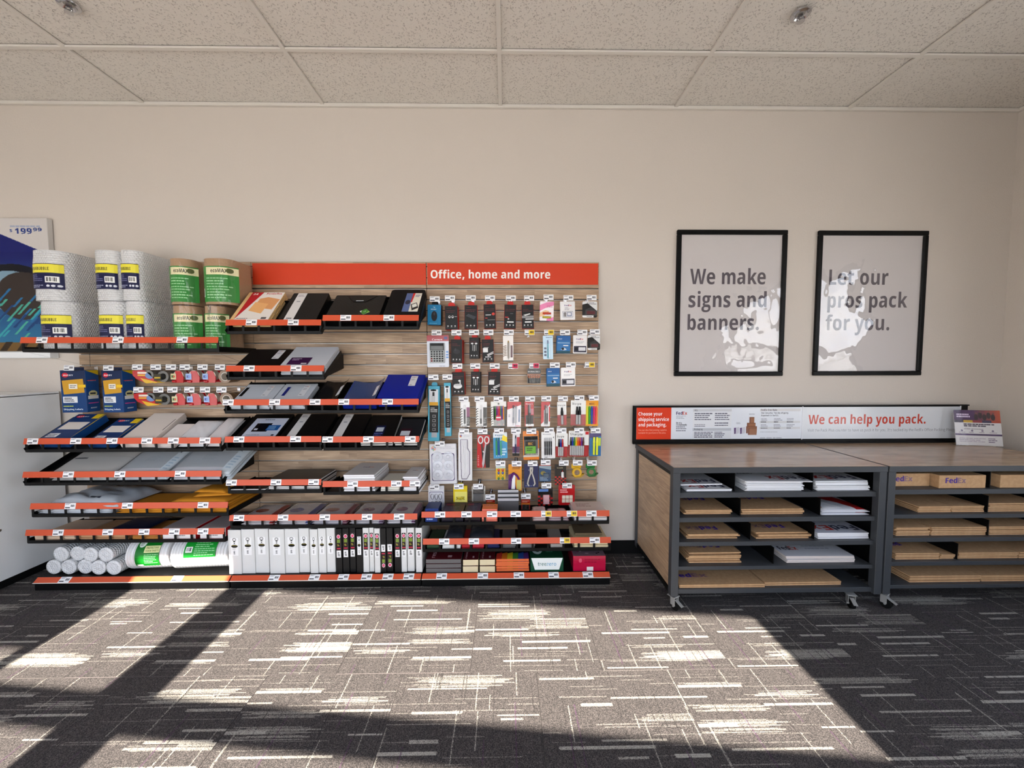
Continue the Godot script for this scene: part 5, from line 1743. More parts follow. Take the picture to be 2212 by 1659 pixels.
	# backsplash with the two printed boards
	var za := 0.062
	var p0 := at_z(1368, 877, za)
	var p1 := at_z(2088, 951, za)
	var bs := thing("sign_rail", "long black sign holder standing along the back of the counters", "sign holder", mv((p0.x + p1.x) / 2, CT + 0.001, 0))
	var bh := p0.y - CT
	part("back_board", boxm(Vector3(p1.x - p0.x, bh, 0.012), 0.001, {}, Vector3(0, bh / 2, za - 0.010)), M.black_metal, bs)
	part("top_lip", boxm(Vector3(p1.x - p0.x, 0.008, 0.014), 0.001, {}, Vector3(0, bh - 0.004, za - 0.001)), M.black_metal, bs)
	part("bottom_lip", boxm(Vector3(p1.x - p0.x, 0.012, 0.014), 0.001, {}, Vector3(0, 0.006, za - 0.001)), M.black_metal, bs)
	var sa := cell(1000, 190, Color(0.88, 0.90, 0.93))
	R(sa, 0, 0, 0.208, 1, Color(0.86, 0.26, 0.15))
	T(sa, "Choose your", 0.012, 0.25, 0.105, Color(0.98, 0.96, 0.95), true, 0.142)
	T(sa, "shipping service", 0.012, 0.42, 0.105, Color(0.98, 0.96, 0.95), true, 0.183)
	T(sa, "and packaging.", 0.012, 0.59, 0.105, Color(0.98, 0.96, 0.95), true, 0.168)
	T(sa, "You can also find packing supplies", 0.012, 0.73, 0.055, Color(0.96, 0.72, 0.64), false, 0.17)
	T(sa, "available for purchase in this area.", 0.012, 0.82, 0.055, Color(0.96, 0.72, 0.64), false, 0.166)
	T(sa, "Fed", 0.238, 0.225, 0.095, Color(0.20, 0.12, 0.32), true, 0.037)
	T(sa, "Ex", 0.276, 0.225, 0.095, Color(0.76, 0.28, 0.20), true, 0.027)
	L(sa, 0.238, 0.25, 0.305, 0.36, 3, Color(0.45, 0.46, 0.5), 0.35)
	T(sa, "We ship", 0.238, 0.51, 0.05, Color(0.2, 0.2, 0.24), true, 0.034)
	T(sa, "internationally", 0.238, 0.57, 0.05, Color(0.2, 0.2, 0.24), true, 0.065)
	L(sa, 0.238, 0.58, 0.3, 0.76, 3, Color(0.3, 0.3, 0.35), 0.4)
	R(sa, 0.338, 0.05, 0.57, 0.13, Color(0.80, 0.81, 0.83))
	T(sa, "U.S.", 0.348, 0.115, 0.05, Color(0.35, 0.36, 0.4), true, 0.018)
	R(sa, 0.338, 0.14, 0.57, 0.62, Color(0.885, 0.895, 0.915))
	for k in 4:
		L(sa, 0.348, 0.17 + k * 0.062, 0.46, 0.22 + k * 0.062, 1, Color(0.35, 0.36, 0.42), 0.6)
		L(sa, 0.47, 0.17 + k * 0.062, 0.56, 0.22 + k * 0.062, 1, Color(0.35, 0.36, 0.42), 0.6)
	for k in 2:
		L(sa, 0.348, 0.52 + k * 0.05, 0.43, 0.56 + k * 0.05, 1, Color(0.4, 0.41, 0.46), 0.5)
		L(sa, 0.47, 0.47 + k * 0.07, 0.56, 0.52 + k * 0.07, 1, Color(0.35, 0.36, 0.42), 0.6)
	R(sa, 0.338, 0.65, 0.57, 0.735, Color(0.74, 0.76, 0.79))
	T(sa, "Packaging", 0.348, 0.715, 0.055, Color(0.38, 0.39, 0.44), true, 0.05)
	R(sa, 0.338, 0.745, 0.57, 0.98, Color(0.86, 0.875, 0.90))
	L(sa, 0.348, 0.76, 0.46, 0.96, 4, Color(0.35, 0.36, 0.42), 0.5)
	L(sa, 0.47, 0.76, 0.535, 0.96, 4, Color(0.35, 0.36, 0.42), 0.5)
	L(sa, 0.60, 0.47, 0.635, 0.53, 2, Color(0.45, 0.46, 0.5), 0.4)
	for k in 2:
		poly(sa, [0.585 + k * 0.036, 0.65, 0.618 + k * 0.036, 0.62, 0.618 + k * 0.036, 0.82, 0.587 + k * 0.036, 0.85], Color(0.78, 0.78, 0.82))
		poly(sa, [0.588 + k * 0.036, 0.65, 0.598 + k * 0.036, 0.64, 0.598 + k * 0.036, 0.83, 0.589 + k * 0.036, 0.84], Color(0.36, 0.26, 0.44))
	L(sa, 0.675, 0.19, 0.71, 0.24, 2, Color(0.45, 0.46, 0.5), 0.4)
	for bx in [[0.678, 0.31, 0.708, 0.5], [0.664, 0.49, 0.716, 0.6], [0.66, 0.6, 0.725, 0.82], [0.672, 0.645, 0.724, 0.875]]:
		R(sa, bx[0], bx[1], bx[2], bx[3], Color(0.60, 0.40, 0.28))
		R(sa, bx[0], bx[1], bx[2], bx[1] + 0.03, Color(0.50, 0.32, 0.22))
		R(sa, bx[0], bx[1] + 0.03, bx[0] + 0.008, bx[3], Color(0.48, 0.31, 0.26))
	R(sa, 0.74, 0.05, 0.985, 0.13, Color(0.82, 0.82, 0.83))
	T(sa, "FedEx One Rate", 0.748, 0.115, 0.055, Color(0.30, 0.28, 0.34), true, 0.095)
	T(sa, "One low price. Two-day shipping.", 0.748, 0.205, 0.05, Color(0.28, 0.28, 0.32), true, 0.165)
	T(sa, "Anywhere in the U.S.", 0.748, 0.285, 0.05, Color(0.28, 0.28, 0.32), true, 0.105)
	for r in 2:
		R(sa, 0.74, 0.435 + r * 0.19, 0.985, 0.5 + r * 0.19, Color(0.82, 0.83, 0.84))
		for k in 3:
			L(sa, 0.748 + k * 0.078, 0.345 + r * 0.19, 0.805 + k * 0.078, 0.43 + r * 0.19, 2, Color(0.45, 0.46, 0.5), 0.45)
			L(sa, 0.748 + k * 0.078, 0.445 + r * 0.19, 0.79 + k * 0.078, 0.49 + r * 0.19, 1, Color(0.25, 0.26, 0.3), 0.6)
	L(sa, 0.745, 0.77, 0.85, 0.8, 1, Color(0.5, 0.51, 0.55), 0.5)
	L(sa, 0.745, 0.955, 0.95, 0.985, 1, Color(0.45, 0.46, 0.5), 0.6)
	var sb := cell(900, 190, Color(0.87, 0.885, 0.905))
	T(sb, "We can help you pack.", 0.035, 0.53, 0.28, Color(0.78, 0.24, 0.17), true, 0.745)
	T(sb, "Visit the Pack Plus counter to have us pack it for you. It's backed by the FedEx Office Packing Pledge.", 0.032, 0.77, 0.085, Color(0.56, 0.57, 0.60), false, 0.95)
	for q in [[1375.5, 1732.5, sa, "printed board on shipping services with an orange end", 880.8, 947.5], [1736, 2072, sb, "printed board with red lettering about packing help", 879.5, 946.5]]:
		var c := at_z(q[0], q[4], za + 0.002)
		var d := at_z(q[1], q[5], za + 0.002)
		var o := thing("printed_board", q[3], "sign", mv((c.x + d.x) / 2, (c.y + d.y) / 2, za - 0.004), "printed boards behind the counters")
		part("board", boxm(Vector3(d.x - c.x, c.y - d.y, 0.003), 0, {"": pc(Color(0.9, 0.91, 0.93)), "f": uv(q[2])}, Vector3(0, 0, 0.003)), M.gloss, o)
		part("edge_strip", boxm(Vector3(0.006, c.y - d.y + 0.012, 0.004), 0, {"": pc(Color(0.92, 0.93, 0.95))}, Vector3((d.x - c.x) / 2 - 0.002, 0, 0.0045)), M.satin, o)
	# brochure holder
	var pb := at_y(2105, 962, CT)
	var bo := thing("brochure_holder", "clear upright holder with a purple and white flyer on the second counter", "brochure holder", Transform3D(Basis(Vector3.UP, deg_to_rad(-14)), Vector3(pb.x, CT + 0.001, pb.z + 0.03)))
	var hw := 0.262
	var hh := 0.245
	var fy := cell(220, 190, Color(0.87, 0.86, 0.87))
	R(fy, 0, 0, 1, 0.36, Color(0.26, 0.12, 0.32))
	for k in 10:
		R(fy, 0.45 + k * 0.055, 0, 0.505 + k * 0.055, 0.29, Color(0.34, 0.15, 0.30).lerp(Color(0.80, 0.36, 0.22), k / 10.0))
	for k in 5:
		E(fy, 0.48 + k * 0.09, 0.2 - (k % 2) * 0.05, 0.045, 0.09, Color(0.16, 0.08, 0.12))
		E(fy, 0.49 + k * 0.09, 0.09 - (k % 2) * 0.04, 0.02, 0.03, Color(0.45, 0.28, 0.26))
	L(fy, 0.06, 0.1, 0.35, 0.22, 2, Color(0.88, 0.82, 0.92), 0.7)
	for k in 5:
		R(fy, k * 0.2, 0.29, k * 0.2 + 0.2, 0.36, [Color(0.16, 0.10, 0.2), Color(0.80, 0.65, 0.2), Color(0.55, 0.16, 0.2), Color(0.2, 0.16, 0.3), Color(0.70, 0.28, 0.18)][k])
	L(fy, 0.2, 0.38, 0.85, 0.48, 2, Color(0.22, 0.18, 0.26), 0.7)
	L(fy, 0.2, 0.52, 0.8, 0.56, 1, Color(0.5, 0.48, 0.54), 0.5)
	for k in 4:
		E(fy, 0.15 + k * 0.22, 0.585, 0.025, 0.025, Color(0.45, 0.40, 0.52))
		L(fy, 0.08 + k * 0.22, 0.62, 0.24 + k * 0.22, 0.65, 1, Color(0.55, 0.52, 0.58), 0.5)
	R(fy, 0, 0.675, 1, 0.72, Color(0.26, 0.18, 0.36))
	L(fy, 0.08, 0.78, 0.66, 0.92, 3, Color(0.70, 0.66, 0.72), 0.5)
	L(fy, 0.7, 0.78, 0.88, 0.92, 3, Color(0.45, 0.40, 0.5), 0.6)
	var lean := turn(Vector3.RIGHT, -10)
	part("flyer", boxm(Vector3(hw, hh, 0.001), 0, {"": pc(Color(0.88, 0.87, 0.88)), "f": uv(fy)}, Vector3(0, hh / 2 + 0.004, 0)), M.satin, bo, lean)
	part("front_sheet", boxm(Vector3(hw + 0.006, hh + 0.004, 0.002), 0, {}, Vector3(0, hh / 2 + 0.003, 0.0025)), M.sleeve, bo, lean)
	part("rear_sheet", boxm(Vector3(hw + 0.006, hh + 0.004, 0.002), 0, {}, Vector3(0, hh / 2 + 0.003, -0.0025)), M.clear, bo, lean)
	part("foot", boxm(Vector3(hw + 0.006, 0.002, 0.07), 0, {}, Vector3(0, 0.001, -0.035)), M.clear, bo)

# ------------------------------------------------------------------ things on the wall, and the white cabinet
func build_wall_things():
	var posters := [[1.2135, 2.0039, 2.3507, 1.3149, [["We make", 0.115, 0.36, 0.72], ["signs and", 0.105, 0.522, 0.745], ["banners.", 0.10, 0.685, 0.685]], "black-framed poster about making signs and banners", 3], [2.2269, 3.0213, 2.3480, 1.3165, [["Let our", 0.105, 0.362, 0.565], ["pros pack", 0.10, 0.525, 0.765], ["for you.", 0.09, 0.688, 0.615]], "black-framed poster about packing by professionals", 8]]
	for q in posters:
		var w: float = q[1] - q[0]
		var h: float = q[2] - q[3]
		var o := thing("framed_poster", q[5], "poster", mv((q[0] + q[1]) / 2, (q[2] + q[3]) / 2, 0), "framed posters on the wall")
		var fw := 0.032
		for s in [-1, 1]:
			part("frame_rail", boxm(Vector3(w, fw, 0.022), 0.004, {}, Vector3(0, s * (h / 2 - fw / 2), 0.012)), M.black_metal, o)
			part("frame_stile", boxm(Vector3(fw, h - 2 * fw, 0.022), 0.004, {}, Vector3(s * (w / 2 - fw / 2), 0, 0.012)), M.black_metal, o)
		var im := Image.create(768, 1024, false, Image.FORMAT_RGB8)
		im.fill(Color(0.83, 0.805, 0.80))
		var full := Rect2i(0, 0, 768, 1024)
		for t in q[4]:
			T(full, t[0], t[1], t[2], 0.106, Color(0.27, 0.23, 0.28), true, t[3], 0.0, im)
		im.fill_rect(Rect2i(12, 1006, 90, 3), Color(0.5, 0.48, 0.5))
		im.fill_rect(Rect2i(725, 1006, 20, 3), Color(0.5, 0.48, 0.5))
		var pmat := plain(Color.WHITE, 0.6)
		pmat.albedo_texture = tex(im)
		part("print", boxm(Vector3(w - fw, h - fw, 0.001), 0, {}, Vector3(0, 0, 0.006)), pmat, o)
		# loose acetate cover, buckled a little in its frame
		var n := FastNoiseLite.new()
		n.seed = q[6]
		n.frequency = 1.0
		var st := begin()
		st.set_smooth_group(0)
		var nx := 60
		var ny := 80
		var cw := w - 2 * fw
		var ch := h - 2 * fw
		var P3 := func(i: int, j: int) -> Vector3:
			var u := float(i) / nx
			var v := float(j) / ny
			var e := minf(1.0, minf(minf(u, 1 - u), minf(v, 1 - v)) * 8.0)
			var d := n.get_noise_2d(u * 1.0 + v * 0.4, v * 1.5) * 0.0085 + n.get_noise_2d(u * 1.8 + 7, v * 1.6) * 0.001
			return Vector3((u - 0.5) * cw, (0.5 - v) * ch, 0.0150 + d * smoothstep(0.0, 1.0, e))
		for j in ny:
			for i in nx:
				var a: Vector3 = P3.call(i, j)
				var b: Vector3 = P3.call(i + 1, j)
				var c: Vector3 = P3.call(i + 1, j + 1)
				var d: Vector3 = P3.call(i, j + 1)
				for v in [a, b, c, a, c, d]:
					st.add_vertex(v)
				for v in [a, c, b, a, d, c]:
					st.add_vertex(v - Vector3(0, 0, 0.0006))
		st.index()
		st.generate_normals()
		part("cover_sheet", st.commit(), M.acetate, o, Transform3D(), "clear buckled acetate sheet")
	# canvas print at the far side
	var ca := cell(260, 250, Color(0.10, 0.13, 0.42))
	for k in 40:
		R(ca, 0, 0.25 + k * 0.017, 1, 0.27 + k * 0.017, Color(0.09, 0.12, 0.40).lerp(Color(0.18, 0.45, 0.60), k / 40.0))
	E(ca, 0.72, 0.50, 0.26, 0.16, Color(0.07, 0.08, 0.12))
	E(ca, 0.70, 0.54, 0.22, 0.15, Color(0.50, 0.62, 0.70))
	E(ca, 0.80, 0.58, 0.20, 0.18, Color(0.22, 0.19, 0.18))
	for k in 60:
		var x := rng.randf()
		var y := rng.randf_range(0.62, 0.93)
		var l := rng.randf_range(0.04, 0.14)
		poly(ca, [x, y, x + 0.02, y, x + 0.02 + l, y - l * 1.1, x + l, y - l * 1.1], [Color(0.22, 0.62, 0.66), Color(0.15, 0.42, 0.62), Color(0.10, 0.25, 0.45), Color(0.30, 0.66, 0.58)][k % 4])
	R(ca, 0, 0.93, 1, 1, Color(0.45, 0.34, 0.18))
	for k in 9:
		poly(ca, [k * 0.12, 1.0, k * 0.12 + 0.05, 1.0, k * 0.12 + 0.10, 0.93, k * 0.12 + 0.05, 0.93], Color(0.2, 0.15, 0.1))
	poly(ca, [0.40, 0, 1, 0, 1, 0.27], Color(0.82, 0.80, 0.79))
	L(ca, 0.74, 0.05, 0.95, 0.075, 1, Color(0.65, 0.68, 0.78), 0.5)
	T(ca, "$", 0.735, 0.105, 0.024, Color(0.16, 0.24, 0.50), true)
	T(ca, "199", 0.77, 0.118, 0.042, Color(0.14, 0.22, 0.50), true, 0.12)
	T(ca, "99", 0.90, 0.098, 0.024, Color(0.16, 0.24, 0.50), true, 0.06)
	var co := thing("canvas_print", "blue and teal feather canvas print with a price corner", "canvas", mv(-3.62, 1.955, 0.0))
	part("canvas", boxm(Vector3(0.955, 0.91, 0.035), 0.002, {"": pc(Color(0.80, 0.79, 0.78)), "f": uv(ca), "e": pc(Color(0.8, 0.79, 0.78))}, Vector3(0, 0, 0.021)), M.satin, co)
	solid("display_ledge", boxm(Vector3(0.98, 0.045, 0.06), 0.004, {}, Vector3.ZERO), M.white_panel, mv(-3.65, 1.475, 0.031), "slim white ledge under the canvas print", "ledge")
	var cx := -3.15
	var cab := thing("white_cabinet", "tall glossy white cabinet side beside the slatwall", "cabinet", mv(cx, 0, 0))
	part("side", boxm(Vector3(0.02, 1.15, 1.3), 0.002, {}, Vector3(-0.01, 0.635, 0.675)), M.white_panel, cab)
	part("body", boxm(Vector3(0.78, 1.13, 1.26), 0.002, {}, Vector3(-0.412, 0.63, 0.675)), M.white_panel, cab)
	part("top", boxm(Vector3(0.82, 0.02, 1.3), 0.003, {}, Vector3(-0.41, 1.21, 0.675)), M.white_panel, cab)
	part("toe_kick", boxm(Vector3(0.76, 0.065, 1.24), 0, {}, Vector3(-0.41, 0.0325, 0.675)), M.rubber, cab)
	part("lock", lathem([[0.0, 0.008], [0.002, 0.008], [0.003, 0.006], [0.003, 0.0]], 12, turn(Vector3.BACK, -90)), M.chrome, cab, mv(0.0, 0.38, 0.40))

# ------------------------------------------------------------------ hanging goods
# A hook in the slatwall with its price tag at the tip; px, py: the tag in the photograph
func hook(px: float, py: float, kind: int, of_what: String, zt := 0.185):
	var p := at_z(px, py, zt)
	var o := thing("peg_hook", "hook for " + of_what, "hook", mv(p.x, p.y, 0), "peg hooks on the slatwall")
	var st := begin()
	var y := -0.016
	rod(st, [Vector3(0, y, SLAT_F), Vector3(0, y, zt - 0.02), Vector3(0, y + 0.008, zt - 0.004)], 0.0022)
	rod(st, [Vector3(0, y + 0.022, SLAT_F), Vector3(0, y + 0.020, zt - 0.004)], 0.0016)
	part("wire", st.commit(), M.chrome, o)
	part("clip", boxm(Vector3(0.022, 0.03, 0.004), 0.0008, {}, Vector3(0, y + 0.008, SLAT_F + 0.002)), M.chrome, o)
	part("price_tag", tag_mesh(kind), M.satin, o, turn(Vector3.RIGHT, -6, Vector3(0, 0, zt)))

func pen(h: float, r: float, cols: Array, n := 10) -> ArrayMesh:
	# cols: [share of the height from the bottom, radius share, colour]
	var pts := [[0.0, 0.0, cols[0][2]]]
	for k in cols.size():
		var c = cols[k]
		if k > 0:
			pts.append([c[0] * h, cols[k - 1][1] * r, cols[k - 1][2]])
		pts.append([c[0] * h, c[1] * r, c[2]])
	pts.append([h, cols[-1][1] * r * 0.8, cols[-1][2]])
	pts.append([h, 0.0, cols[-1][2]])
	return lathem(pts, n)

func card(w: float, h: float, c: Rect2i, o: Node3D, side := Color(0.85, 0.85, 0.85), d := 0.0018, r := 0.004, mat: Material = null):
	var st := begin()
	plate(st, rounded(w, h, r, 2), -d, 0.0, pc(side), uv(c))
	part("card", st.commit(), mat if mat else M.gloss, o)

func row_of_pens(o: Node3D, w: float, h: float, called: String, list: Array, y0: float, y1: float, r: float, mat: Material = null):
	# list: [x share, cols]
	for q in list:
		part(called, pen((y1 - y0) * h, r, q[1]), mat if mat else M.satin, o, mv((q[0] - 0.5) * w, (0.5 - y1) * h, r * 0.9))

func blister(o: Node3D, w: float, h: float, x0: float, y0: float, x1: float, y1: float, d: float):
	part("blister", boxm(Vector3((x1 - x0) * w, (y1 - y0) * h, d), d * 0.4, {}, Vector3(((x0 + x1) / 2 - 0.5) * w, (0.5 - (y0 + y1) / 2) * h, d / 2 + 0.0006)), M.clear, o, Transform3D(), "clear plastic blister")

const INK := Color(0.05, 0.05, 0.055)
const RED := Color(0.80, 0.17, 0.13)

func gadget_cell(v: int) -> Rect2i:
	var key := "gadget%d" % v
	if M.has(key):
		return M[key]
	var narrow := v == 7
	var c := cell(60 if narrow else 76, 140, Color(0.055, 0.05, 0.05))
	L(c, 0.15, 0.08, 0.5, 0.11, 1, Color(0.6, 0.2, 0.18), 0.4)
	L(c, 0.1, 0.16, 0.9, 0.30, 2, Color(0.33, 0.13, 0.13), 0.5)
	var wt := Color(0.88, 0.88, 0.88)
	match v:
		0:
			E(c, 0.35, 0.46, 0.09, 0.055, wt)
			E(c, 0.35, 0.45, 0.05, 0.03, Color(0.07, 0.07, 0.07))
			E(c, 0.6, 0.46, 0.09, 0.055, wt)
			E(c, 0.6, 0.45, 0.05, 0.03, Color(0.07, 0.07, 0.07))
			R(c, 0.75, 0.44, 0.95, 0.46, wt)
		1:
			poly(c, [0.1, 0.45, 0.3, 0.36, 0.92, 0.48, 0.75, 0.6], Color(0.22, 0.23, 0.25))
			poly(c, [0.1, 0.45, 0.3, 0.36, 0.92, 0.48, 0.88, 0.46, 0.3, 0.38], Color(0.5, 0.5, 0.52))
		2:
			R(c, 0.15, 0.42, 0.6, 0.45, wt)
			E(c, 0.8, 0.40, 0.13, 0.06, Color(0.80, 0.25, 0.2))
			R(c, 0.1, 0.55, 0.3, 0.58, Color(0.8, 0.2, 0.18))
			R(c, 0.3, 0.63, 0.95, 0.65, Color(0.5, 0.5, 0.5))
		3:
			R(c, 0.5, 0.36, 0.75, 0.38, Color(0.4, 0.4, 0.42))
			R(c, 0.08, 0.51, 0.34, 0.54, Color(0.8, 0.2, 0.18))
			R(c, 0.3, 0.57, 0.42, 0.62, wt)
			R(c, 0.25, 0.69, 0.8, 0.75, wt)
		4:
			poly(c, [0.12, 0.42, 0.7, 0.36, 0.72, 0.4, 0.3, 0.46], wt)
			R(c, 0.0, 0.46, 1.0, 0.56, Color(0.55, 0.55, 0.56))
			R(c, 0.3, 0.58, 1.0, 0.62, wt)
			R(c, 0.25, 0.69, 0.8, 0.75, wt)
		5:
			E(c, 0.5, 0.52, 0.3, 0.10, Color(0.16, 0.16, 0.17))
			E(c, 0.4, 0.44, 0.1, 0.06, Color(0.22, 0.22, 0.23))
		6:
			E(c, 0.45, 0.62, 0.34, 0.11, wt)
			E(c, 0.45, 0.56, 0.32, 0.05, Color(0.75, 0.75, 0.76))
			E(c, 0.6, 0.38, 0.10, 0.045, wt)
			R(c, 0.6, 0.40, 0.68, 0.52, wt)
		7:
			E(c, 0.3, 0.28, 0.13, 0.035, wt)
			E(c, 0.7, 0.28, 0.13, 0.035, wt)
			R(c, 0.3, 0.3, 0.34, 0.62, wt)
			R(c, 0.66, 0.3, 0.70, 0.62, wt)
			R(c, 0.46, 0.36, 0.54, 0.64, wt)
		8:
			R(c, 0.08, 0.38, 0.5, 0.56, wt)
			poly(c, [0.08, 0.38, 0.2, 0.34, 0.6, 0.34, 0.5, 0.38], Color(0.7, 0.7, 0.7))
			poly(c, [0.4, 0.66, 0.98, 0.52, 0.98, 0.55, 0.44, 0.69], wt)
			poly(c, [0.45, 0.7, 0.98, 0.58, 0.98, 0.61, 0.5, 0.73], wt)
			R(c, 0.25, 0.74, 0.75, 0.78, wt)
	for k in 3:
		E(c, 0.22 + k * 0.28, 0.85, 0.06, 0.03, Color(0.8, 0.8, 0.8))
		L(c, 0.12 + k * 0.28, 0.9, 0.32 + k * 0.28, 0.93, 1, Color(0.45, 0.45, 0.45), 0.4)
	M[key] = c
	return c

func boxed(o: Node3D, w: float, h: float, d: float, c: Rect2i, side: Color, tab := true, tab_col := RED):
	part("carton", boxm(Vector3(w, h, d), 0.0008, {"": pc(side), "f": uv(c), "e": pc(side)}, Vector3(0, 0, -d / 2)), M.satin, o)
	if tab:
		var st := begin()
		plate(st, rounded(w * 0.5, 0.034, 0.012, 3), -0.001, 0.0, pc(tab_col))
		part("hang_tab", st.commit(), M.satin, o, mv(0, h / 2 + 0.008, -d * 0.5))

func logo_cell(v: int) -> Rect2i:
	# white cards with the courier logo: 0 memory card, 1 memory stick
	var c := cell(84, 120, Color(0.91, 0.905, 0.905))
	T(c, "Fed", 0.24 if v else 0.28, 0.26, 0.08, Color(0.25, 0.16, 0.40), true, 0.28)
	T(c, "Ex", 0.53 if v else 0.57, 0.26, 0.08, Color(0.75, 0.22, 0.2), true, 0.2)
	if v == 0:
		L(c, 0.3, 0.32, 0.7, 0.48, 3, Color(0.5, 0.5, 0.55), 0.5)
		R(c, 0.14, 0.54, 0.86, 0.86, Color(0.25, 0.27, 0.35))
		R(c, 0.16, 0.555, 0.84, 0.845, Color(0.88, 0.88, 0.9))
		R(c, 0.2, 0.58, 0.40, 0.82, Color(0.45, 0.42, 0.42))
		R(c, 0.46, 0.58, 0.76, 0.80, Color(0.3, 0.36, 0.5))
		R(c, 0.5, 0.61, 0.72, 0.76, Color(0.9, 0.9, 0.92))
	else:
		L(c, 0.2, 0.34, 0.85, 0.46, 2, Color(0.6, 0.6, 0.63), 0.4)
		R(c, 0.06, 0.60, 0.94, 0.94, Color(0.12, 0.10, 0.20))
	return c

# Builds one hanging good of width w and height h about the origin, its face at z = 0
func goods(kind: String, o: Node3D, w: float, h: float):
	var wt := Color(0.91, 0.91, 0.91)
	match kind:
		"mouse":
			var c := cell(80, 110, Color(0.06, 0.47, 0.66))
			T(c, "hp", 0.42, 0.15, 0.05, wt, true, 0.14)
			L(c, 0.25, 0.2, 0.75, 0.25, 1, wt, 0.6)
			E(c, 0.5, 0.56, 0.22, 0.25, Color(0.05, 0.05, 0.06))
			E(c, 0.5, 0.45, 0.05, 0.08, Color(0.25, 0.25, 0.26))
			L(c, 0.15, 0.9, 0.85, 0.94, 1, Color(0.55, 0.8, 0.88), 0.4)
			boxed(o, w, h, 0.06, c, Color(0.05, 0.06, 0.08), true, INK)
		"g0", "g1", "g2", "g3", "g4", "g5", "g6", "g7", "g8":
			boxed(o, w, h, 0.036 if kind != "g7" else 0.03, gadget_cell(int(kind.substr(1))), RED if kind != "g7" else Color(0.22, 0.06, 0.06))
		"pink":
			var c := cell(80, 110, Color(0.92, 0.88, 0.88))
			poly(c, [0, 0.2, 0.5, 0.05, 1, 0.0, 1, 0.2, 0.4, 0.35, 0, 0.5], Color(0.88, 0.42, 0.62))
			poly(c, [0, 0.6, 0.4, 0.45, 0.7, 0.5, 0.3, 0.75, 0, 0.8], Color(0.90, 0.72, 0.5))
			poly(c, [0.5, 0.9, 1, 0.8, 1, 1, 0.5, 1], Color(0.86, 0.4, 0.6))
			L(c, 0.5, 0.2, 0.95, 0.32, 2, Color(0.70, 0.2, 0.4), 0.5)
			card(w, h, c, o)
			for q in [[0.62, Color(0.76, 0.22, 0.10)], [0.82, Color(0.70, 0.66, 0.15)]]:
				part("capsule", pen(w * 0.6, 0.008, [[0.0, 0.8, q[1]], [0.3, 1.0, q[1]]]), M.gloss, o, turn(Vector3.BACK, 90, Vector3(w * 0.3, (0.5 - q[0]) * h, 0.007)))
		"sd":
			card(w, h, logo_cell(0), o)
			blister(o, w, h, 0.12, 0.5, 0.88, 0.9, 0.006)
		"stick":
			card(w, h, logo_cell(1), o)
			var st := begin()
			box(st, Vector3(0.012, -h * 0.27, 0.005), Vector3(w * 0.5, h * 0.2, 0.008), 0.002, {"": pc(Color(0.86, 0.86, 0.88))})
			box(st, Vector3(-w * 0.27, -h * 0.27, 0.005), Vector3(w * 0.2, h * 0.17, 0.007), 0.002, {"": pc(Color(0.16, 0.16, 0.18))})
			part("memory_stick", st.commit(), M.satin, o)
		"usb":
			var c := cell(90, 100, Color(0.88, 0.88, 0.88))
			poly(c, [0, 0.2, 0.35, 0.12, 1, 0.6, 1, 1, 0, 1], Color(0.09, 0.09, 0.09))
			poly(c, [0.2, 0.5, 0.6, 0.35, 0.85, 0.6, 0.3, 0.75], Color(0.22, 0.22, 0.23))
			L(c, 0.3, 0.06, 0.95, 0.2, 2, Color(0.3, 0.3, 0.32), 0.5)
			R(c, 0, 0.86, 0.75, 1, wt)
			L(c, 0.3, 0.9, 0.7, 0.97, 1, Color(0.1, 0.1, 0.1), 0.6)
			card(w, h, c, o, Color(0.1, 0.1, 0.1), 0.0018, 0.008)
			part("flash_drive", boxm(Vector3(w * 0.55, h * 0.2, 0.008), 0.002, {"": pc(Color(0.36, 0.10, 0.13))}, Vector3(w * 0.06, -h * 0.2, 0.005)), M.satin, o)
			blister(o, w, h, 0.16, 0.55, 0.96, 0.9, 0.012)
		"calc":
			var c := cell(110, 160, Color(0.80, 0.82, 0.86))
			R(c, 0, 0, 1, 0.19, Color(0.62, 0.07, 0.12))
			T(c, "Canon", 0.24, 0.165, 0.055, wt, true, 0.46)
			R(c, 0.78, 0.05, 0.94, 0.13, Color(0.2, 0.2, 0.45))
			for k in 3:
				R(c, 0.86, 0.5 + k * 0.085, 0.97, 0.55 + k * 0.085, Color(0.3, 0.5, 0.75))
			L(c, 0.55, 0.95, 0.95, 0.98, 1, Color(0.4, 0.4, 0.45), 0.5)
			card(w, h, c, o, Color(0.8, 0.8, 0.82), 0.003, 0.006)
			var bw := w * 0.68
			var bh := h * 0.62
			part("calculator_body", boxm(Vector3(bw, bh, 0.012), 0.003, {"": pc(Color(0.70, 0.71, 0.71))}, Vector3(-w * 0.03, -h * 0.06, 0.0065)), M.satin, o)
			part("display_panel", boxm(Vector3(bw * 0.92, bh * 0.36, 0.003), 0.001, {"": pc(Color(0.07, 0.07, 0.075))}, Vector3(-w * 0.03, h * 0.135, 0.0135)), M.satin, o)
			part("screen", boxm(Vector3(bw * 0.84, bh * 0.2, 0.001), 0, {"": pc(Color(0.28, 0.29, 0.28))}, Vector3(-w * 0.03, h * 0.10, 0.0155)), M.gloss, o)
			var key := boxm(Vector3(bw * 0.125, bh * 0.075, 0.003), 0.0008, {"": pc(Color(0.10, 0.10, 0.11))})
			var kred := boxm(Vector3(bw * 0.125, bh * 0.075, 0.003), 0.0008, {"": pc(Color(0.45, 0.10, 0.12))})
			for r in 5:
				for k in 5:
					part("key", kred if k == 0 and r > 2 else key, M.satin, o, mv(-w * 0.03 + (k - 2) * bw * 0.18, -h * 0.02 - r * bh * 0.115, 0.0135))
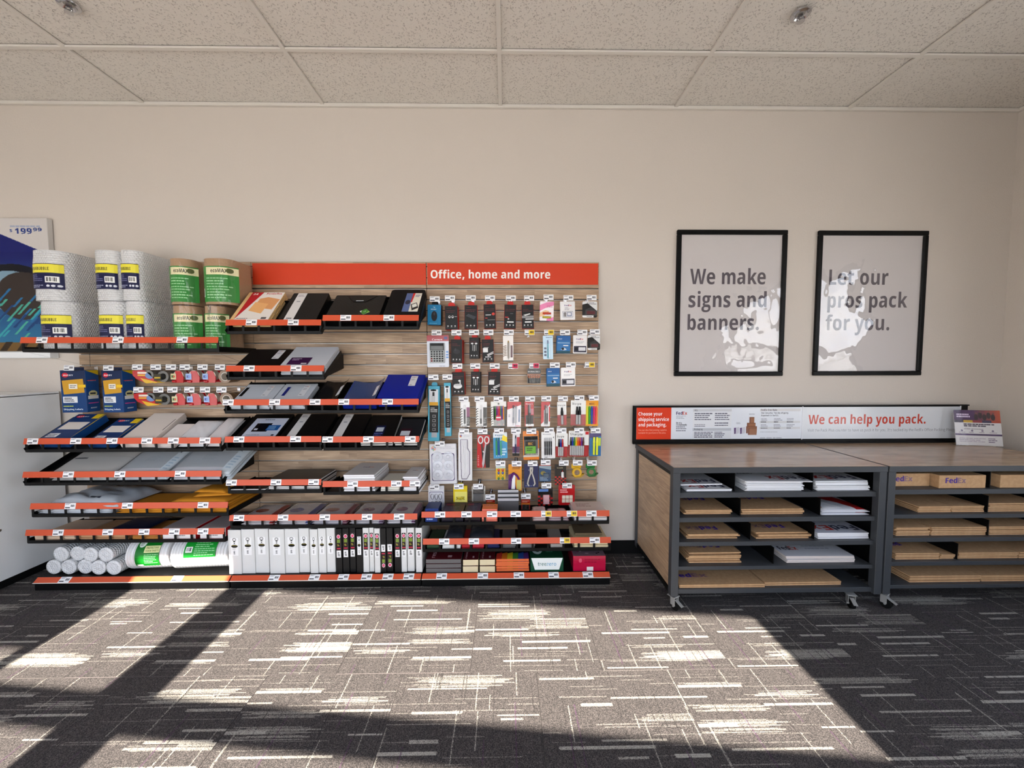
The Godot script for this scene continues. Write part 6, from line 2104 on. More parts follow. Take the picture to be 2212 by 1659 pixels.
		"pencard":
			var c := cell(50, 130, Color(0.90, 0.88, 0.86))
			for k in 7:
				poly(c, [0, 0.42 + k * 0.06, 0.25, 0.37 + k * 0.06, 0.45, 0.42 + k * 0.06, 0.25, 0.41 + k * 0.06, 0, 0.45 + k * 0.06], Color(0.52, 0.42, 0.34))
			R(c, 0.72, 0.38, 0.92, 0.84, Color(0.30, 0.07, 0.10))
			R(c, 0, 0.95, 1, 1, INK)
			card(w, h, c, o)
			row_of_pens(o, w, h, "pen", [[0.52, [[0.0, 0.3, Color(0.55, 0.52, 0.48)], [0.08, 1.0, Color(0.62, 0.60, 0.57)], [0.9, 0.8, Color(0.60, 0.48, 0.25)]]]], 0.2, 0.92, 0.006)
		"brush":
			var c := cell(50, 130, Color(0.72, 0.83, 0.90))
			L(c, 0.3, 0.06, 0.9, 0.1, 1, Color(0.3, 0.35, 0.5), 0.6)
			for k in 3:
				R(c, 0.12, 0.5 + k * 0.14, 0.34, 0.58 + k * 0.14, Color(0.16, 0.2, 0.3))
			card(w, h, c, o)
			row_of_pens(o, w, h, "toothbrush", [[0.5, [[0.0, 0.8, Color(0.10, 0.55, 0.62)], [0.6, 0.6, Color(0.14, 0.60, 0.66)], [0.82, 1.2, Color(0.45, 0.5, 0.62)]]]], 0.2, 0.96, 0.005)
			blister(o, w, h, 0.38, 0.15, 0.72, 0.97, 0.014)
		"blue":
			var c := cell(80, 110, Color(0.20, 0.45, 0.68))
			R(c, 0, 0, 1, 0.3, Color(0.16, 0.38, 0.62))
			R(c, 0, 0.86, 1, 1, Color(0.14, 0.32, 0.38))
			T(c, "PNY", 0.1, 0.22, 0.06, wt, true, 0.28)
			R(c, 0.05, 0.40, 0.95, 0.43, Color(0.75, 0.84, 0.9))
			R(c, 0.48, 0.54, 0.85, 0.59, wt)
			poly(c, [0.3, 0.80, 0.42, 0.68, 0.6, 0.7, 0.75, 0.8, 0.5, 0.84], Color(0.85, 0.87, 0.88))
			E(c, 0.45, 0.75, 0.1, 0.07, Color(0.12, 0.12, 0.13))
			boxed(o, w, h, 0.012, c, Color(0.14, 0.34, 0.5), false)
		"cells":
			var c := cell(80, 90, INK)
			T(c, "DURACELL", 0.06, 0.27, 0.09, wt, true, 0.88)
			R(c, 0, 0.36, 1, 0.55, Color(0.62, 0.38, 0.24))
			card(w, h, c, o, INK)
			var list := []
			for k in 5:
				list.append([0.14 + k * 0.18, [[0.0, 1.0, INK], [0.62, 1.0, Color(0.66, 0.38, 0.22)], [0.95, 0.4, Color(0.7, 0.7, 0.7)]]])
			row_of_pens(o, w, h, "battery", list, 0.45, 0.96, w * 0.075)
			blister(o, w, h, 0.03, 0.4, 0.97, 0.99, 0.016)
		"stick_long", "stick_slim":
			var c := cell(60, 200, Color(0.32, 0.66, 0.76))
			R(c, 0.08, 0.06, 0.86, 0.34, Color(0.88, 0.89, 0.9))
			E(c, 0.45, 0.075, 0.25, 0.018, INK)
			R(c, 0.36, 0.11, 0.55, 0.18, Color(0.15, 0.15, 0.16))
			for k in 3:
				R(c, 0.34 + k * 0.1, 0.18, 0.37 + k * 0.1, 0.3, Color(0.6, 0.6, 0.62))
			R(c, 0.08, 0.29, 0.86, 0.35, Color(0.88, 0.65, 0.18))
			R(c, 0.12, 0.35, 0.92, 0.84, Color(0.08, 0.08, 0.085))
			L(c, 0.2, 0.38, 0.8, 0.48, 3, Color(0.75, 0.75, 0.75), 0.5)
			for k in 4:
				R(c, 0.38, 0.52 + k * 0.08, 0.66, 0.57 + k * 0.08, Color(0.55, 0.55, 0.56))
				R(c, 0.42, 0.53 + k * 0.08, 0.62, 0.56 + k * 0.08, Color(0.1, 0.1, 0.1))
			R(c, 0.3, 0.84, 0.8, 0.93, Color(0.66, 0.68, 0.70))
			boxed(o, w, h, 0.05, c, Color(0.26, 0.58, 0.68), true, Color(0.30, 0.64, 0.74))
			part("side_print", boxm(Vector3(0.0006, h * 0.55, 0.044), 0, {"": pc(INK)}, Vector3(w / 2 + 0.0003, -h * 0.05, -0.025)), M.satin, o)
		"zebra", "zebra_steel":
			var c := cell(50, 130, Color(0.90, 0.90, 0.90))
			for k in 7:
				poly(c, [0, 0.30 + k * 0.1, 0.16, 0.25 + k * 0.1, 0.30, 0.30 + k * 0.1, 0.16, 0.28 + k * 0.1, 0, 0.35 + k * 0.1], INK)
			R(c, 0.66, 0.22, 0.97, 0.6 if kind == "zebra" else 0.95, Color(0.46, 0.16, 0.36) if kind == "zebra" else Color(0.1, 0.1, 0.1))
			R(c, 0.66, 0.6, 0.97, 0.95, Color(0.08, 0.08, 0.08))
			L(c, 0.68, 0.62, 0.95, 0.9, 5, Color(0.7, 0.7, 0.7), 0.5)
			T(c, "ZEBRA", 0.1, 0.985, 0.03, INK, true, 0.6)
			card(w, h, c, o)
			var bc := Color(0.12, 0.12, 0.13) if kind == "zebra" else Color(0.68, 0.68, 0.68)
			row_of_pens(o, w, h, "pen", [[0.45, [[0.0, 0.35, Color(0.6, 0.6, 0.6)], [0.08, 1.0, Color(0.2, 0.2, 0.2)], [0.35, 1.0, bc], [0.8, 0.9, wt]]]], 0.14, 0.93, 0.0055)
			blister(o, w, h, 0.3, 0.08, 0.62, 0.96, 0.014)
		"gel":
			var c := cell(84, 130, Color(0.88, 0.88, 0.86))
			for k in 8:
				poly(c, [0, 0.25 + k * 0.09, 0.1, 0.21 + k * 0.09, 0.18, 0.25 + k * 0.09, 0.1, 0.23 + k * 0.09, 0, 0.28 + k * 0.09], INK)
			R(c, 0.86, 0.22, 1, 1, Color(0.1, 0.1, 0.1))
			R(c, 0, 0.95, 1, 1, INK)
			E(c, 0.5, 0.1, 0.06, 0.04, Color(0.3, 0.3, 0.3))
			card(w, h, c, o)
			var cols := [Color(0.12, 0.12, 0.12), Color(0.25, 0.5, 0.22), Color(0.45, 0.25, 0.5), Color(0.75, 0.25, 0.45), Color(0.80, 0.2, 0.2), Color(0.25, 0.55, 0.4), Color(0.40, 0.25, 0.62), Color(0.86, 0.55, 0.2)]
			var list := []
			for k in 8:
				list.append([0.2 + k * 0.087, [[0.0, 0.3, cols[k]], [0.08, 1.0, Color(0.75, 0.75, 0.75)], [0.3, 1.0, cols[k]], [0.85, 0.8, cols[k]]]])
			row_of_pens(o, w, h, "pen", list, 0.18, 0.94, 0.0045)
			var sc := cell(40, 40, Color(0.80, 0.25, 0.35))
			R(sc, 0.1, 0.3, 0.9, 0.55, wt)
			var sp := begin()
			plate(sp, rounded(w * 0.36, h * 0.2, 0.012, 4), 0.0095, 0.0105, pc(Color(0.85, 0.7, 0.2)), uv(sc))
			part("sticker", sp.commit(), M.satin, o, mv(-w * 0.02, -h * 0.14, 0))
		"pencil":
			var c := cell(76, 130, Color(0.90, 0.89, 0.90))
			poly(c, [0, 0, 1, 0, 1, 0.12, 0, 0.32], Color(0.72, 0.10, 0.14))
			R(c, 0.8, 0.3, 0.92, 0.8, Color(0.5, 0.55, 0.65))
			L(c, 0.1, 0.5, 0.3, 0.62, 2, Color(0.45, 0.45, 0.5), 0.6)
			T(c, "Pentel", 0.6, 0.975, 0.04, Color(0.75, 0.1, 0.15), true, 0.36)
			card(w, h, c, o)
			row_of_pens(o, w, h, "mechanical_pencil", [[0.44, [[0.0, 0.2, Color(0.4, 0.4, 0.42)], [0.1, 1.0, Color(0.62, 0.63, 0.66)], [0.4, 0.9, Color(0.72, 0.73, 0.75)], [0.85, 1.0, Color(0.35, 0.35, 0.37)]]], [0.62, [[0.0, 0.2, Color(0.4, 0.4, 0.42)], [0.1, 1.0, Color(0.78, 0.79, 0.80)], [0.85, 0.8, Color(0.6, 0.6, 0.62)]]]], 0.14, 0.92, 0.0055)
		"sgel", "redpen":
			var c := cell(50, 130, Color(0.72, 0.12, 0.15) if kind == "sgel" else Color(0.90, 0.89, 0.89))
			if kind == "sgel":
				T(c, "Sharpie", 0.12, 0.13, 0.05, wt, true, 0.76)
				R(c, 0.6, 0.3, 0.95, 0.52, Color(0.75, 0.45, 0.5))
				R(c, 0.1, 0.55, 0.95, 0.9, Color(0.12, 0.10, 0.10))
				R(c, 0.1, 0.9, 1, 1, wt)
			else:
				poly(c, [0, 0, 1, 0, 1, 0.1, 0.3, 0.35, 0.3, 0.8, 0, 0.9], Color(0.74, 0.10, 0.14))
				R(c, 0.85, 0.2, 1, 0.8, Color(0.74, 0.10, 0.14))
			card(w, h, c, o)
			row_of_pens(o, w, h, "pen", [[0.42 if kind == "sgel" else 0.45, [[0.0, 0.4, INK], [0.06, 1.0, INK], [0.6, 0.95, Color(0.2, 0.2, 0.2)]]], [0.58 if kind == "sgel" else 0.66, [[0.0, 0.4, INK], [0.06, 1.0, INK], [0.6, 0.95, Color(0.55, 0.55, 0.56)]]]], 0.14, 0.93, 0.0048)
			blister(o, w, h, 0.28, 0.1, 0.74, 0.96, 0.013)
		"marker1", "marker2", "marker3", "marker8":
			var n := int(kind.substr(6))
			var c := cell(50 if n == 1 else (110 if n == 8 else 80), 130, Color(0.88, 0.88, 0.87))
			R(c, 0, 0.55, 1, 1, Color(0.58, 0.08, 0.11))
			R(c, 0.78, 0.6, 0.96, 0.96, Color(0.66, 0.14, 0.16))
			T(c, "Sharpie", 0.08, 0.18, 0.085 if n > 1 else 0.06, Color(0.12, 0.12, 0.13), false, 0.6 if n > 1 else 0.8)
			if n == 8:
				R(c, 0.82, 0.02, 0.98, 0.14, Color(0.75, 0.12, 0.14))
			card(w, h, c, o)
			var caps := [INK] if n == 1 else ([INK, INK] if n == 2 else ([INK, Color(0.12, 0.18, 0.55), Color(0.72, 0.10, 0.12)] if n == 3 else [INK, Color(0.12, 0.2, 0.6), Color(0.12, 0.45, 0.2), Color(0.88, 0.75, 0.1), Color(0.85, 0.35, 0.1), Color(0.72, 0.1, 0.12), Color(0.40, 0.16, 0.5), Color(0.35, 0.2, 0.15)]))
			var r := 0.0085 if n <= 2 else 0.0058
			var list := []
			for k in n:
				list.append([0.5 + (k - (n - 1) / 2.0) * (2.15 * r / w) - (0.08 if n > 2 else 0.0), [[0.0, 0.9, Color(0.66, 0.66, 0.66)], [0.05, 1.0, Color(0.70, 0.70, 0.70)], [0.54, 1.05, caps[k]], [0.78, 0.85, caps[k]]]])
			row_of_pens(o, w, h, "marker", list, 0.24, 0.95, r)
		"brite":
			var c := cell(76, 130, Color(0.90, 0.78, 0.40))
			R(c, 0, 0, 1, 0.2, Color(0.90, 0.60, 0.12))
			T(c, "BIC", 0.3, 0.17, 0.06, Color(0.3, 0.15, 0.08), true, 0.4)
			R(c, 0, 0.92, 1, 1, Color(0.90, 0.62, 0.15))
			card(w, h, c, o, Color(0.88, 0.6, 0.15))
			var cols := [Color(0.86, 0.86, 0.2), Color(0.2, 0.62, 0.25), Color(0.2, 0.32, 0.7), Color(0.85, 0.2, 0.45), Color(0.95, 0.35, 0.30)]
			var list := []
			for k in 5:
				list.append([0.14 + k * 0.175, [[0.0, 0.9, cols[k]], [0.5, 1.0, cols[k]], [0.9, 0.8, cols[k]]]])
			row_of_pens(o, w, h, "highlighter", list, 0.22, 0.92, 0.007)
		"strips":
			var c := cell(76, 240, Color(0.86, 0.86, 0.87))
			E(c, 0.18, 0.08, 0.08, 0.025, Color(0.8, 0.45, 0.2))
			E(c, 0.22, 0.07, 0.05, 0.016, Color(0.3, 0.3, 0.65))
			L(c, 0.4, 0.05, 0.9, 0.1, 2, Color(0.7, 0.7, 0.73), 0.4)
			poly(c, [0.14, 0.15, 0.68, 0.15, 0.68, 0.32, 0.84, 0.4, 0.84, 0.86, 0.62, 0.97, 0.24, 0.97, 0.20, 0.9], Color(0.22, 0.18, 0.32))
			poly(c, [0.18, 0.16, 0.64, 0.16, 0.64, 0.325, 0.80, 0.405, 0.80, 0.855, 0.60, 0.96, 0.27, 0.96, 0.24, 0.89], Color(0.84, 0.84, 0.86))
			card(w, h, c, o, Color(0.86, 0.86, 0.88))
			for k in 3:
				part("hook_strip", boxm(Vector3(0.006, h * (0.62 - k * 0.08), 0.006), 0.002, {"": pc(Color(0.93, 0.93, 0.94))}, Vector3((k - 1) * w * 0.13, -h * 0.08, 0.004)), M.gloss, o, turn(Vector3.BACK, 2.0 - k * 2))
			blister(o, w, h, 0.2, 0.17, 0.8, 0.95, 0.014)
		"scissors":
			var c := cell(80, 200, Color(0.72, 0.08, 0.12))
			R(c, 0, 0, 1, 0.1, INK)
			T(c, "Scotch", 0.3, 0.08, 0.03, Color(0.8, 0.7, 0.3), true, 0.5)
			poly(c, [0.5, 0.45, 1, 0.3, 1, 1, 0.7, 1], Color(0.12, 0.10, 0.10))
			L(c, 0.08, 0.65, 0.16, 0.95, 6, Color(0.9, 0.8, 0.8), 0.5)
			card(w, h, c, o, Color(0.5, 0.06, 0.1))
			for s in [-1, 1]:
				var ring := begin()
				var pts := []
				for k in 17:
					var a := TAU * k / 16
					pts.append(Vector3(s * w * 0.24 + cos(a) * w * 0.17, h * 0.27 + sin(a) * h * 0.095, 0.007))
				rod(ring, pts, 0.0045, 6, pc(wt))
				part("handle", ring.commit(), M.satin, o, Transform3D(), "white plastic loop")
				var bl := begin()
				plate(bl, PackedVector2Array([Vector2(-s * w * 0.02, -h * 0.52), Vector2(-s * w * 0.02 + w * 0.1, -h * 0.38), Vector2(s * w * 0.16 + w * 0.05, h * 0.18), Vector2(s * w * 0.16 - w * 0.05, h * 0.18), Vector2(-s * w * 0.02 - w * 0.08, -h * 0.38)]), 0.005 + s * 0.0012, 0.0065 + s * 0.0012, pc(Color(0.72, 0.70, 0.71) if s > 0 else Color(0.15, 0.15, 0.16)))
				part("blade", bl.commit(), M.gloss, o)
			part("pivot", lathem([[0.0, 0.006], [0.003, 0.006], [0.003, 0.0]], 10, turn(Vector3.RIGHT, 90)), M.chrome, o, mv(0, -h * 0.05, 0.008))
		"papermate":
			var c := cell(80, 150, Color(0.25, 0.58, 0.76))
			R(c, 0, 0, 1, 0.2, Color(0.85, 0.88, 0.9))
			T(c, "Paper", 0.15, 0.14, 0.055, Color(0.15, 0.35, 0.55), true, 0.6)
			poly(c, [0.7, 0.1, 1, 0.2, 1, 0.4, 0.6, 0.3], Color(0.92, 0.82, 0.15))
			L(c, 0.5, 0.6, 0.95, 0.9, 3, Color(0.8, 0.9, 0.95), 0.7)
			card(w, h, c, o)
			row_of_pens(o, w, h, "mechanical_pencil", [[0.22, [[0.0, 0.3, wt], [0.08, 1.0, Color(0.25, 0.6, 0.35)], [0.85, 0.7, Color(0.2, 0.4, 0.3)]]], [0.38, [[0.0, 0.3, wt], [0.08, 1.0, Color(0.16, 0.35, 0.6)], [0.85, 0.7, Color(0.2, 0.4, 0.3)]]], [0.54, [[0.0, 0.3, wt], [0.08, 1.0, Color(0.35, 0.7, 0.55)], [0.85, 0.7, wt]]]], 0.2, 0.92, 0.0055)
		"pilot":
			var c := cell(44, 130, Color(0.88, 0.87, 0.88))
			R(c, 0.6, 0.2, 1, 0.6, Color(0.70, 0.14, 0.2))
			R(c, 0, 0.6, 1, 0.86, Color(0.38, 0.22, 0.36))
			R(c, 0, 0.88, 1, 1, INK)
			card(w, h, c, o)
			row_of_pens(o, w, h, "pen", [[0.42, [[0.0, 0.3, INK], [0.1, 1.0, Color(0.2, 0.22, 0.35)], [0.55, 0.9, Color(0.6, 0.62, 0.68)], [0.85, 0.8, INK]]]], 0.12, 0.94, 0.0055)
		"bic":
			var c := cell(84, 150, Color(0.86, 0.48, 0.10))
			R(c, 0.06, 0.18, 0.94, 0.85, Color(0.28, 0.28, 0.28))
			E(c, 0.8, 0.1, 0.13, 0.06, Color(0.6, 0.3, 0.1))
			poly(c, [0, 0.85, 1, 0.6, 1, 0.9, 0, 0.9], Color(0.80, 0.78, 0.74))
			card(w, h, c, o, Color(0.8, 0.45, 0.1))
			var list := []
			for k in 10:
				list.append([0.12 + k * 0.085, [[0.0, 0.4, INK], [0.1, 1.0, Color(0.45, 0.45, 0.46)], [0.85, 1.1, INK]]])
			row_of_pens(o, w, h, "pen", list, 0.2, 0.84, 0.004)
			var lc := cell(60, 60, Color(0.40, 0.66, 0.22))
			R(lc, 0, 0, 1, 0.4, INK)
			T(lc, "BIC", 0.28, 0.3, 0.2, Color(0.85, 0.6, 0.2), true, 0.44)
			L(lc, 0.15, 0.5, 0.85, 0.8, 2, Color(0.15, 0.3, 0.1), 0.6)
			part("wrapper", boxm(Vector3(w * 0.66, h * 0.42, 0.001), 0, {"": pc(INK), "f": uv(lc)}, Vector3(-w * 0.04, -h * 0.06, 0.0098)), M.gloss, o)
		"uni":
			var c := cell(76, 140, Color(0.90, 0.90, 0.90))
			L(c, 0.1, 0.06, 0.7, 0.12, 1, Color(0.6, 0.6, 0.62), 0.5)
			T(c, "4", 0.84, 0.24, 0.06, INK)
			card(w, h, c, o)
			var list := []
			for k in 4:
				list.append([0.26 + k * 0.15, [[0.0, 0.3, Color(0.5, 0.5, 0.52)], [0.1, 1.0, Color(0.14, 0.14, 0.15)], [0.45, 1.0, Color(0.30, 0.30, 0.32)], [0.55, 1.0, Color(0.15, 0.15, 0.16)], [0.82, 0.8, Color(0.72, 0.72, 0.73)]]])
			row_of_pens(o, w, h, "pen", list, 0.22, 0.93, 0.0052)
			T(c, "uni", 0.22, 0.975, 0.03, INK, true, 0.2)
		"hilite":
			var c := cell(70, 140, Color(0.10, 0.40, 0.62))
			poly(c, [0, 0, 1, 0, 1, 0.12, 0, 0.22], Color(0.22, 0.18, 0.42))
			R(c, 0.74, 0.2, 0.95, 0.55, Color(0.75, 0.82, 0.2))
			card(w, h, c, o, Color(0.1, 0.35, 0.55))
			var ye := Color(0.88, 0.90, 0.20)
			row_of_pens(o, w, h, "highlighter", [[0.38, [[0.0, 0.9, ye], [0.5, 1.0, ye], [0.7, 1.05, Color(0.92, 0.93, 0.3)]]], [0.64, [[0.0, 0.9, ye], [0.5, 1.0, ye], [0.7, 1.05, Color(0.92, 0.93, 0.3)]]]], 0.16, 0.93, 0.008)
		"hookcard", "clips":
			var c := cell(110, 160, Color(0.84, 0.84, 0.86))
			for k in 8:
				var a := TAU * k / 8
				poly(c, [0.16, 0.11, 0.16 + cos(a) * 0.09, 0.11 + sin(a) * 0.06, 0.16 + cos(a + 0.4) * 0.09, 0.11 + sin(a + 0.4) * 0.06], [Color(0.80, 0.2, 0.2), Color(0.85, 0.5, 0.15), Color(0.3, 0.55, 0.3), Color(0.2, 0.4, 0.65)][k % 4])
			L(c, 0.4, 0.06, 0.95, 0.14, 2, Color(0.72, 0.72, 0.75), 0.4)
			for e in [[0.07, 0.24, 0.06, Color(0.22, 0.18, 0.36)], [0.095, 0.256, 0.052, Color(0.82, 0.82, 0.85)]]:
				R(c, e[0] + e[2], e[1], 1 - e[0] - e[2], 1.16 - e[1], e[3])
				R(c, e[0], e[1] + e[2], 1 - e[0], 1.16 - e[1] - e[2], e[3])
				for i in 4:
					E(c, e[0] + e[2] if i % 2 == 0 else 1 - e[0] - e[2], e[1] + e[2] if i < 2 else 1.16 - e[1] - e[2], e[2], e[2], e[3])
			card(w, h, c, o, Color(0.85, 0.85, 0.87))
			for r in (3 if kind == "hookcard" else 2):
				for k in (2 if kind == "hookcard" else 3):
					if kind == "hookcard":
						part("suction_cup", lathem([[0.0, w * 0.2], [0.003, w * 0.19], [0.007, w * 0.09], [0.012, w * 0.05], [0.012, 0.0]], 16, turn(Vector3.RIGHT, 90)), M.poly, o, mv((k - 0.5) * w * 0.40, (0.18 - r * 0.22) * h, 0.001), "clear cup")
					else:
						var st := begin()
						var pts := []
						for j in 13:
							var a := TAU * j / 12
							pts.append(Vector3(cos(a) * w * (0.09 + 0.03 * sin(a)), sin(a) * h * 0.12, 0.004))
						rod(st, pts, 0.0022)
						part("carabiner", st.commit(), M.chrome, o, mv((k - 1) * w * 0.25, (0.06 - r * 0.3) * h, 0))
		"tacks":
			var c := cell(60, 80, Color(0.86, 0.70, 0.16))
			R(c, 0, 0, 1, 0.2, Color(0.75, 0.80, 0.78))
			card(w, h, c, o)
			var cols := [Color(0.75, 0.18, 0.15), Color(0.18, 0.28, 0.6), Color(0.82, 0.66, 0.1), Color(0.2, 0.45, 0.2)]
			for r in 4:
				for k in 2:
					part("push_pin", lathem([[0.0, 0.008, cols[r]], [0.004, 0.006, cols[r]], [0.009, 0.008, cols[r]], [0.011, 0.0, cols[r]]], 10, turn(Vector3.RIGHT, 90)), M.gloss, o, mv((k - 0.5) * w * 0.42, (0.2 - r * 0.2) * h, 0.001))
		"knife":
			var c := cell(80, 140, Color(0.86, 0.56, 0.14))
			poly(c, [0, 0.4, 0.4, 0.3, 0.6, 1, 0, 1], Color(0.34, 0.16, 0.40))
			L(c, 0.3, 0.08, 0.9, 0.2, 2, Color(0.4, 0.22, 0.08), 0.6)
			R(c, 0.62, 0.6, 0.95, 0.95, Color(0.75, 0.72, 0.4))
			card(w, h, c, o, Color(0.3, 0.2, 0.3))
			var st := begin()
			plate(st, PackedVector2Array([Vector2(-w * 0.28, -h * 0.46), Vector2(-w * 0.02, -h * 0.46), Vector2(w * 0.02, h * 0.05), Vector2(-w * 0.06, h * 0.16), Vector2(-w * 0.2, h * 0.1)]), 0.001, 0.009, pc(wt))
			part("cutter_body", st.commit(), M.satin, o)
			st = begin()
			rod(st, [Vector3(-w * 0.34, -h * 0.1, 0.007), Vector3(-w * 0.12, h * 0.18, 0.008), Vector3(w * 0.14, h * 0.08, 0.008), Vector3(w * 0.3, -h * 0.06, 0.007)], 0.007, 6, pc(Color(0.36, 0.12, 0.42)))
			part("handle", st.commit(), M.satin, o, Transform3D(), "purple grip")
		"puller":
			var c := cell(76, 140, Color(0.10, 0.14, 0.32))
			T(c, "1", 0.3, 0.3, 0.05, wt)
			L(c, 0.1, 0.9, 0.7, 0.95, 1, Color(0.5, 0.55, 0.7), 0.5)
			card(w, h, c, o, Color(0.08, 0.1, 0.25))
			for s in [-1, 1]:
				var st := begin()
				rod(st, [Vector3(s * w * 0.08, h * 0.3, 0.006), Vector3(s * w * 0.05, h * 0.12, 0.006), Vector3(s * w * 0.2, -h * 0.15, 0.006), Vector3(s * w * 0.26, -h * 0.33, 0.006), Vector3(s * w * 0.16, -h * 0.42, 0.006)], 0.0055, 6, pc(Color(0.78, 0.76, 0.72)))
				part("plier_arm", st.commit(), M.satin, o)
			part("jaw", boxm(Vector3(w * 0.24, h * 0.1, 0.010), 0.002, {"": pc(Color(0.75, 0.74, 0.72))}, Vector3(0, h * 0.33, 0.006)), M.satin, o)
		"blade":
			var c := cell(70, 110, Color(0.15, 0.28, 0.42))
			poly(c, [0, 0, 1, 0, 1, 0.3, 0, 0.18], Color(0.55, 0.62, 0.66))
			R(c, 0, 0, 1, 0.06, Color(0.65, 0.2, 0.15))
			E(c, 0.35, 0.5, 0.22, 0.12, Color(0.55, 0.5, 0.2))
			L(c, 0.1, 0.7, 0.9, 0.95, 3, Color(0.6, 0.7, 0.78), 0.5)
			card(w, h, c, o, Color(0.12, 0.2, 0.3))
			part("sharpener", boxm(Vector3(w * 0.5, h * 0.25, 0.014), 0.004, {"": pc(Color(0.18, 0.3, 0.4))}, Vector3(w * 0.1, -h * 0.1, 0.007)), M.gloss, o)
			blister(o, w, h, 0.2, 0.4, 0.9, 0.8, 0.02)
		"glue":
			var c := cell(70, 120, Color(0.10, 0.09, 0.09))
			T(c, "Scotch", 0.2, 0.2, 0.05, Color(0.75, 0.7, 0.55), true, 0.5)
			for i in 6:
				for j in 5:
					if (i + j) % 2 == 0:
						R(c, i / 6.0, 0.58 + j * 0.085, (i + 1) / 6.0, 0.66 + j * 0.085, Color(0.72, 0.14, 0.12))
			card(w, h, c, o, INK)
			row_of_pens(o, w, h, "glue_bottle", [[0.66, [[0.0, 1.0, wt], [0.7, 0.5, wt], [0.8, 0.35, Color(0.72, 0.14, 0.12)]]]], 0.28, 0.62, 0.009)
		"disp_yellow", "disp_green":
			var col := Color(0.84, 0.66, 0.14) if kind == "disp_yellow" else Color(0.12, 0.45, 0.20)
			var c := cell(80, 60, col)
			T(c, "Scotch", 0.2, 0.45, 0.2, Color(0.15, 0.15, 0.12), true, 0.6)
			var st := begin()
			plate(st, rounded(w * 0.7, h * 0.34, 0.006, 2), -0.001, 0.0, pc(col), uv(c))
			part("header_card", st.commit(), M.satin, o, mv(-w * 0.1, h * 0.33, 0))
			var rr := h * 0.34
			part("tape_roll", lathem([[-0.009, rr * 0.55, col], [-0.009, rr, col], [0.009, rr, col], [0.009, rr * 0.55, Color(0.75, 0.72, 0.6)], [-0.009, rr * 0.55, col]], 22, turn(Vector3.RIGHT, 90)), M.gloss, o, mv(-w * 0.05, -h * 0.10, 0.0))
			st = begin()
			plate(st, PackedVector2Array([Vector2(-w * 0.46, -h * 0.3), Vector2(-w * 0.2, -h * 0.47), Vector2(w * 0.25, -h * 0.45), Vector2(w * 0.5, -h * 0.2), Vector2(w * 0.34, -h * 0.2), Vector2(w * 0.18, -h * 0.36), Vector2(-w * 0.18, -h * 0.4)]), -0.011, 0.011, pc(Color(col.r * 0.8, col.g * 0.8, col.b * 0.8)))
			part("dispenser", st.commit(), M.gloss, o)
		"notes":
			var c := cell(70, 80, Color(0.88, 0.78, 0.12))
			R(c, 0.1, 0.35, 1, 1, Color(0.90, 0.86, 0.45))
			poly(c, [0.2, 0.68, 0.8, 0.66, 0.76, 0.75, 0.82, 0.84, 0.2, 0.85, 0.25, 0.76], INK)
			poly(c, [0.23, 0.695, 0.76, 0.68, 0.73, 0.75, 0.77, 0.825, 0.23, 0.835, 0.28, 0.76], Color(0.90, 0.82, 0.2))
			T(c, "Post-it", 0.28, 0.80, 0.07, INK, true, 0.44)
			boxed(o, w, h, 0.02, c, Color(0.85, 0.74, 0.14), false)
			part("hang_tab", boxm(Vector3(w * 0.3, 0.02, 0.001), 0, {"": pc(Color(0.86, 0.75, 0.12))}, Vector3(0, h / 2 + 0.009, -0.01)), M.satin, o)
		"bag":
			var c := cell(70, 80, Color(0.62, 0.61, 0.58))
			R(c, 0, 0, 1, 0.34, Color(0.74, 0.72, 0.68))
			poly(c, [0.12, 0.5, 0.5, 0.42, 0.9, 0.5, 0.85, 1, 0.1, 1], Color(0.30, 0.29, 0.28))
			card(w, h, c, o, Color(0.5, 0.5, 0.48))
			part("bag_contents", pillow(w * 0.8, h * 0.5, 0.012, 44, pc(Color(0.30, 0.29, 0.28)), 0.3, 8, 8), M.satin, o, turn(Vector3.RIGHT, 90, Vector3(0, -h * 0.0, 0)))
			blister(o, w, h, 0.02, 0.02, 0.98, 0.98, 0.018)
		"small":
			var c := cell(50, 60, Color(0.66, 0.14, 0.12))
			R(c, 0, 0.35, 1, 0.5, Color(0.82, 0.45, 0.15))
			R(c, 0.1, 0.5, 0.9, 1, Color(0.24, 0.22, 0.21))
			L(c, 0.1, 0.1, 0.9, 0.3, 2, Color(0.85, 0.6, 0.5), 0.6)
			card(w, h, c, o, Color(0.4, 0.1, 0.1))
			for k in 4:
				part("clip", boxm(Vector3(0.012, 0.009, 0.008), 0.002, {"": pc(INK)}, Vector3((k % 2 - 0.5) * w * 0.4, (-0.12 - (k / 2) * 0.2) * h, 0.005)), M.satin, o)
		"pads":
			var c := cell(76, 110, Color(0.11, 0.10, 0.10))
			R(c, 0.05, 0.12, 0.7, 0.25, Color(0.35, 0.5, 0.75))
			for i in 6:
				for j in 5:
					if (i + j) % 2 == 0:
						R(c, i / 6.0, 0.45 + j * 0.11, (i + 1) / 6.0, 0.56 + j * 0.11, Color(0.66, 0.12, 0.11))
			card(w, h, c, o, INK, 0.0018, 0.01)
			part("mounting_pad", boxm(Vector3(w * 0.4, h * 0.5, 0.004), 0.001, {"": pc(Color(0.84, 0.66, 0.68))}, Vector3(w * 0.06, -h * 0.17, 0.0025)), M.satin, o)
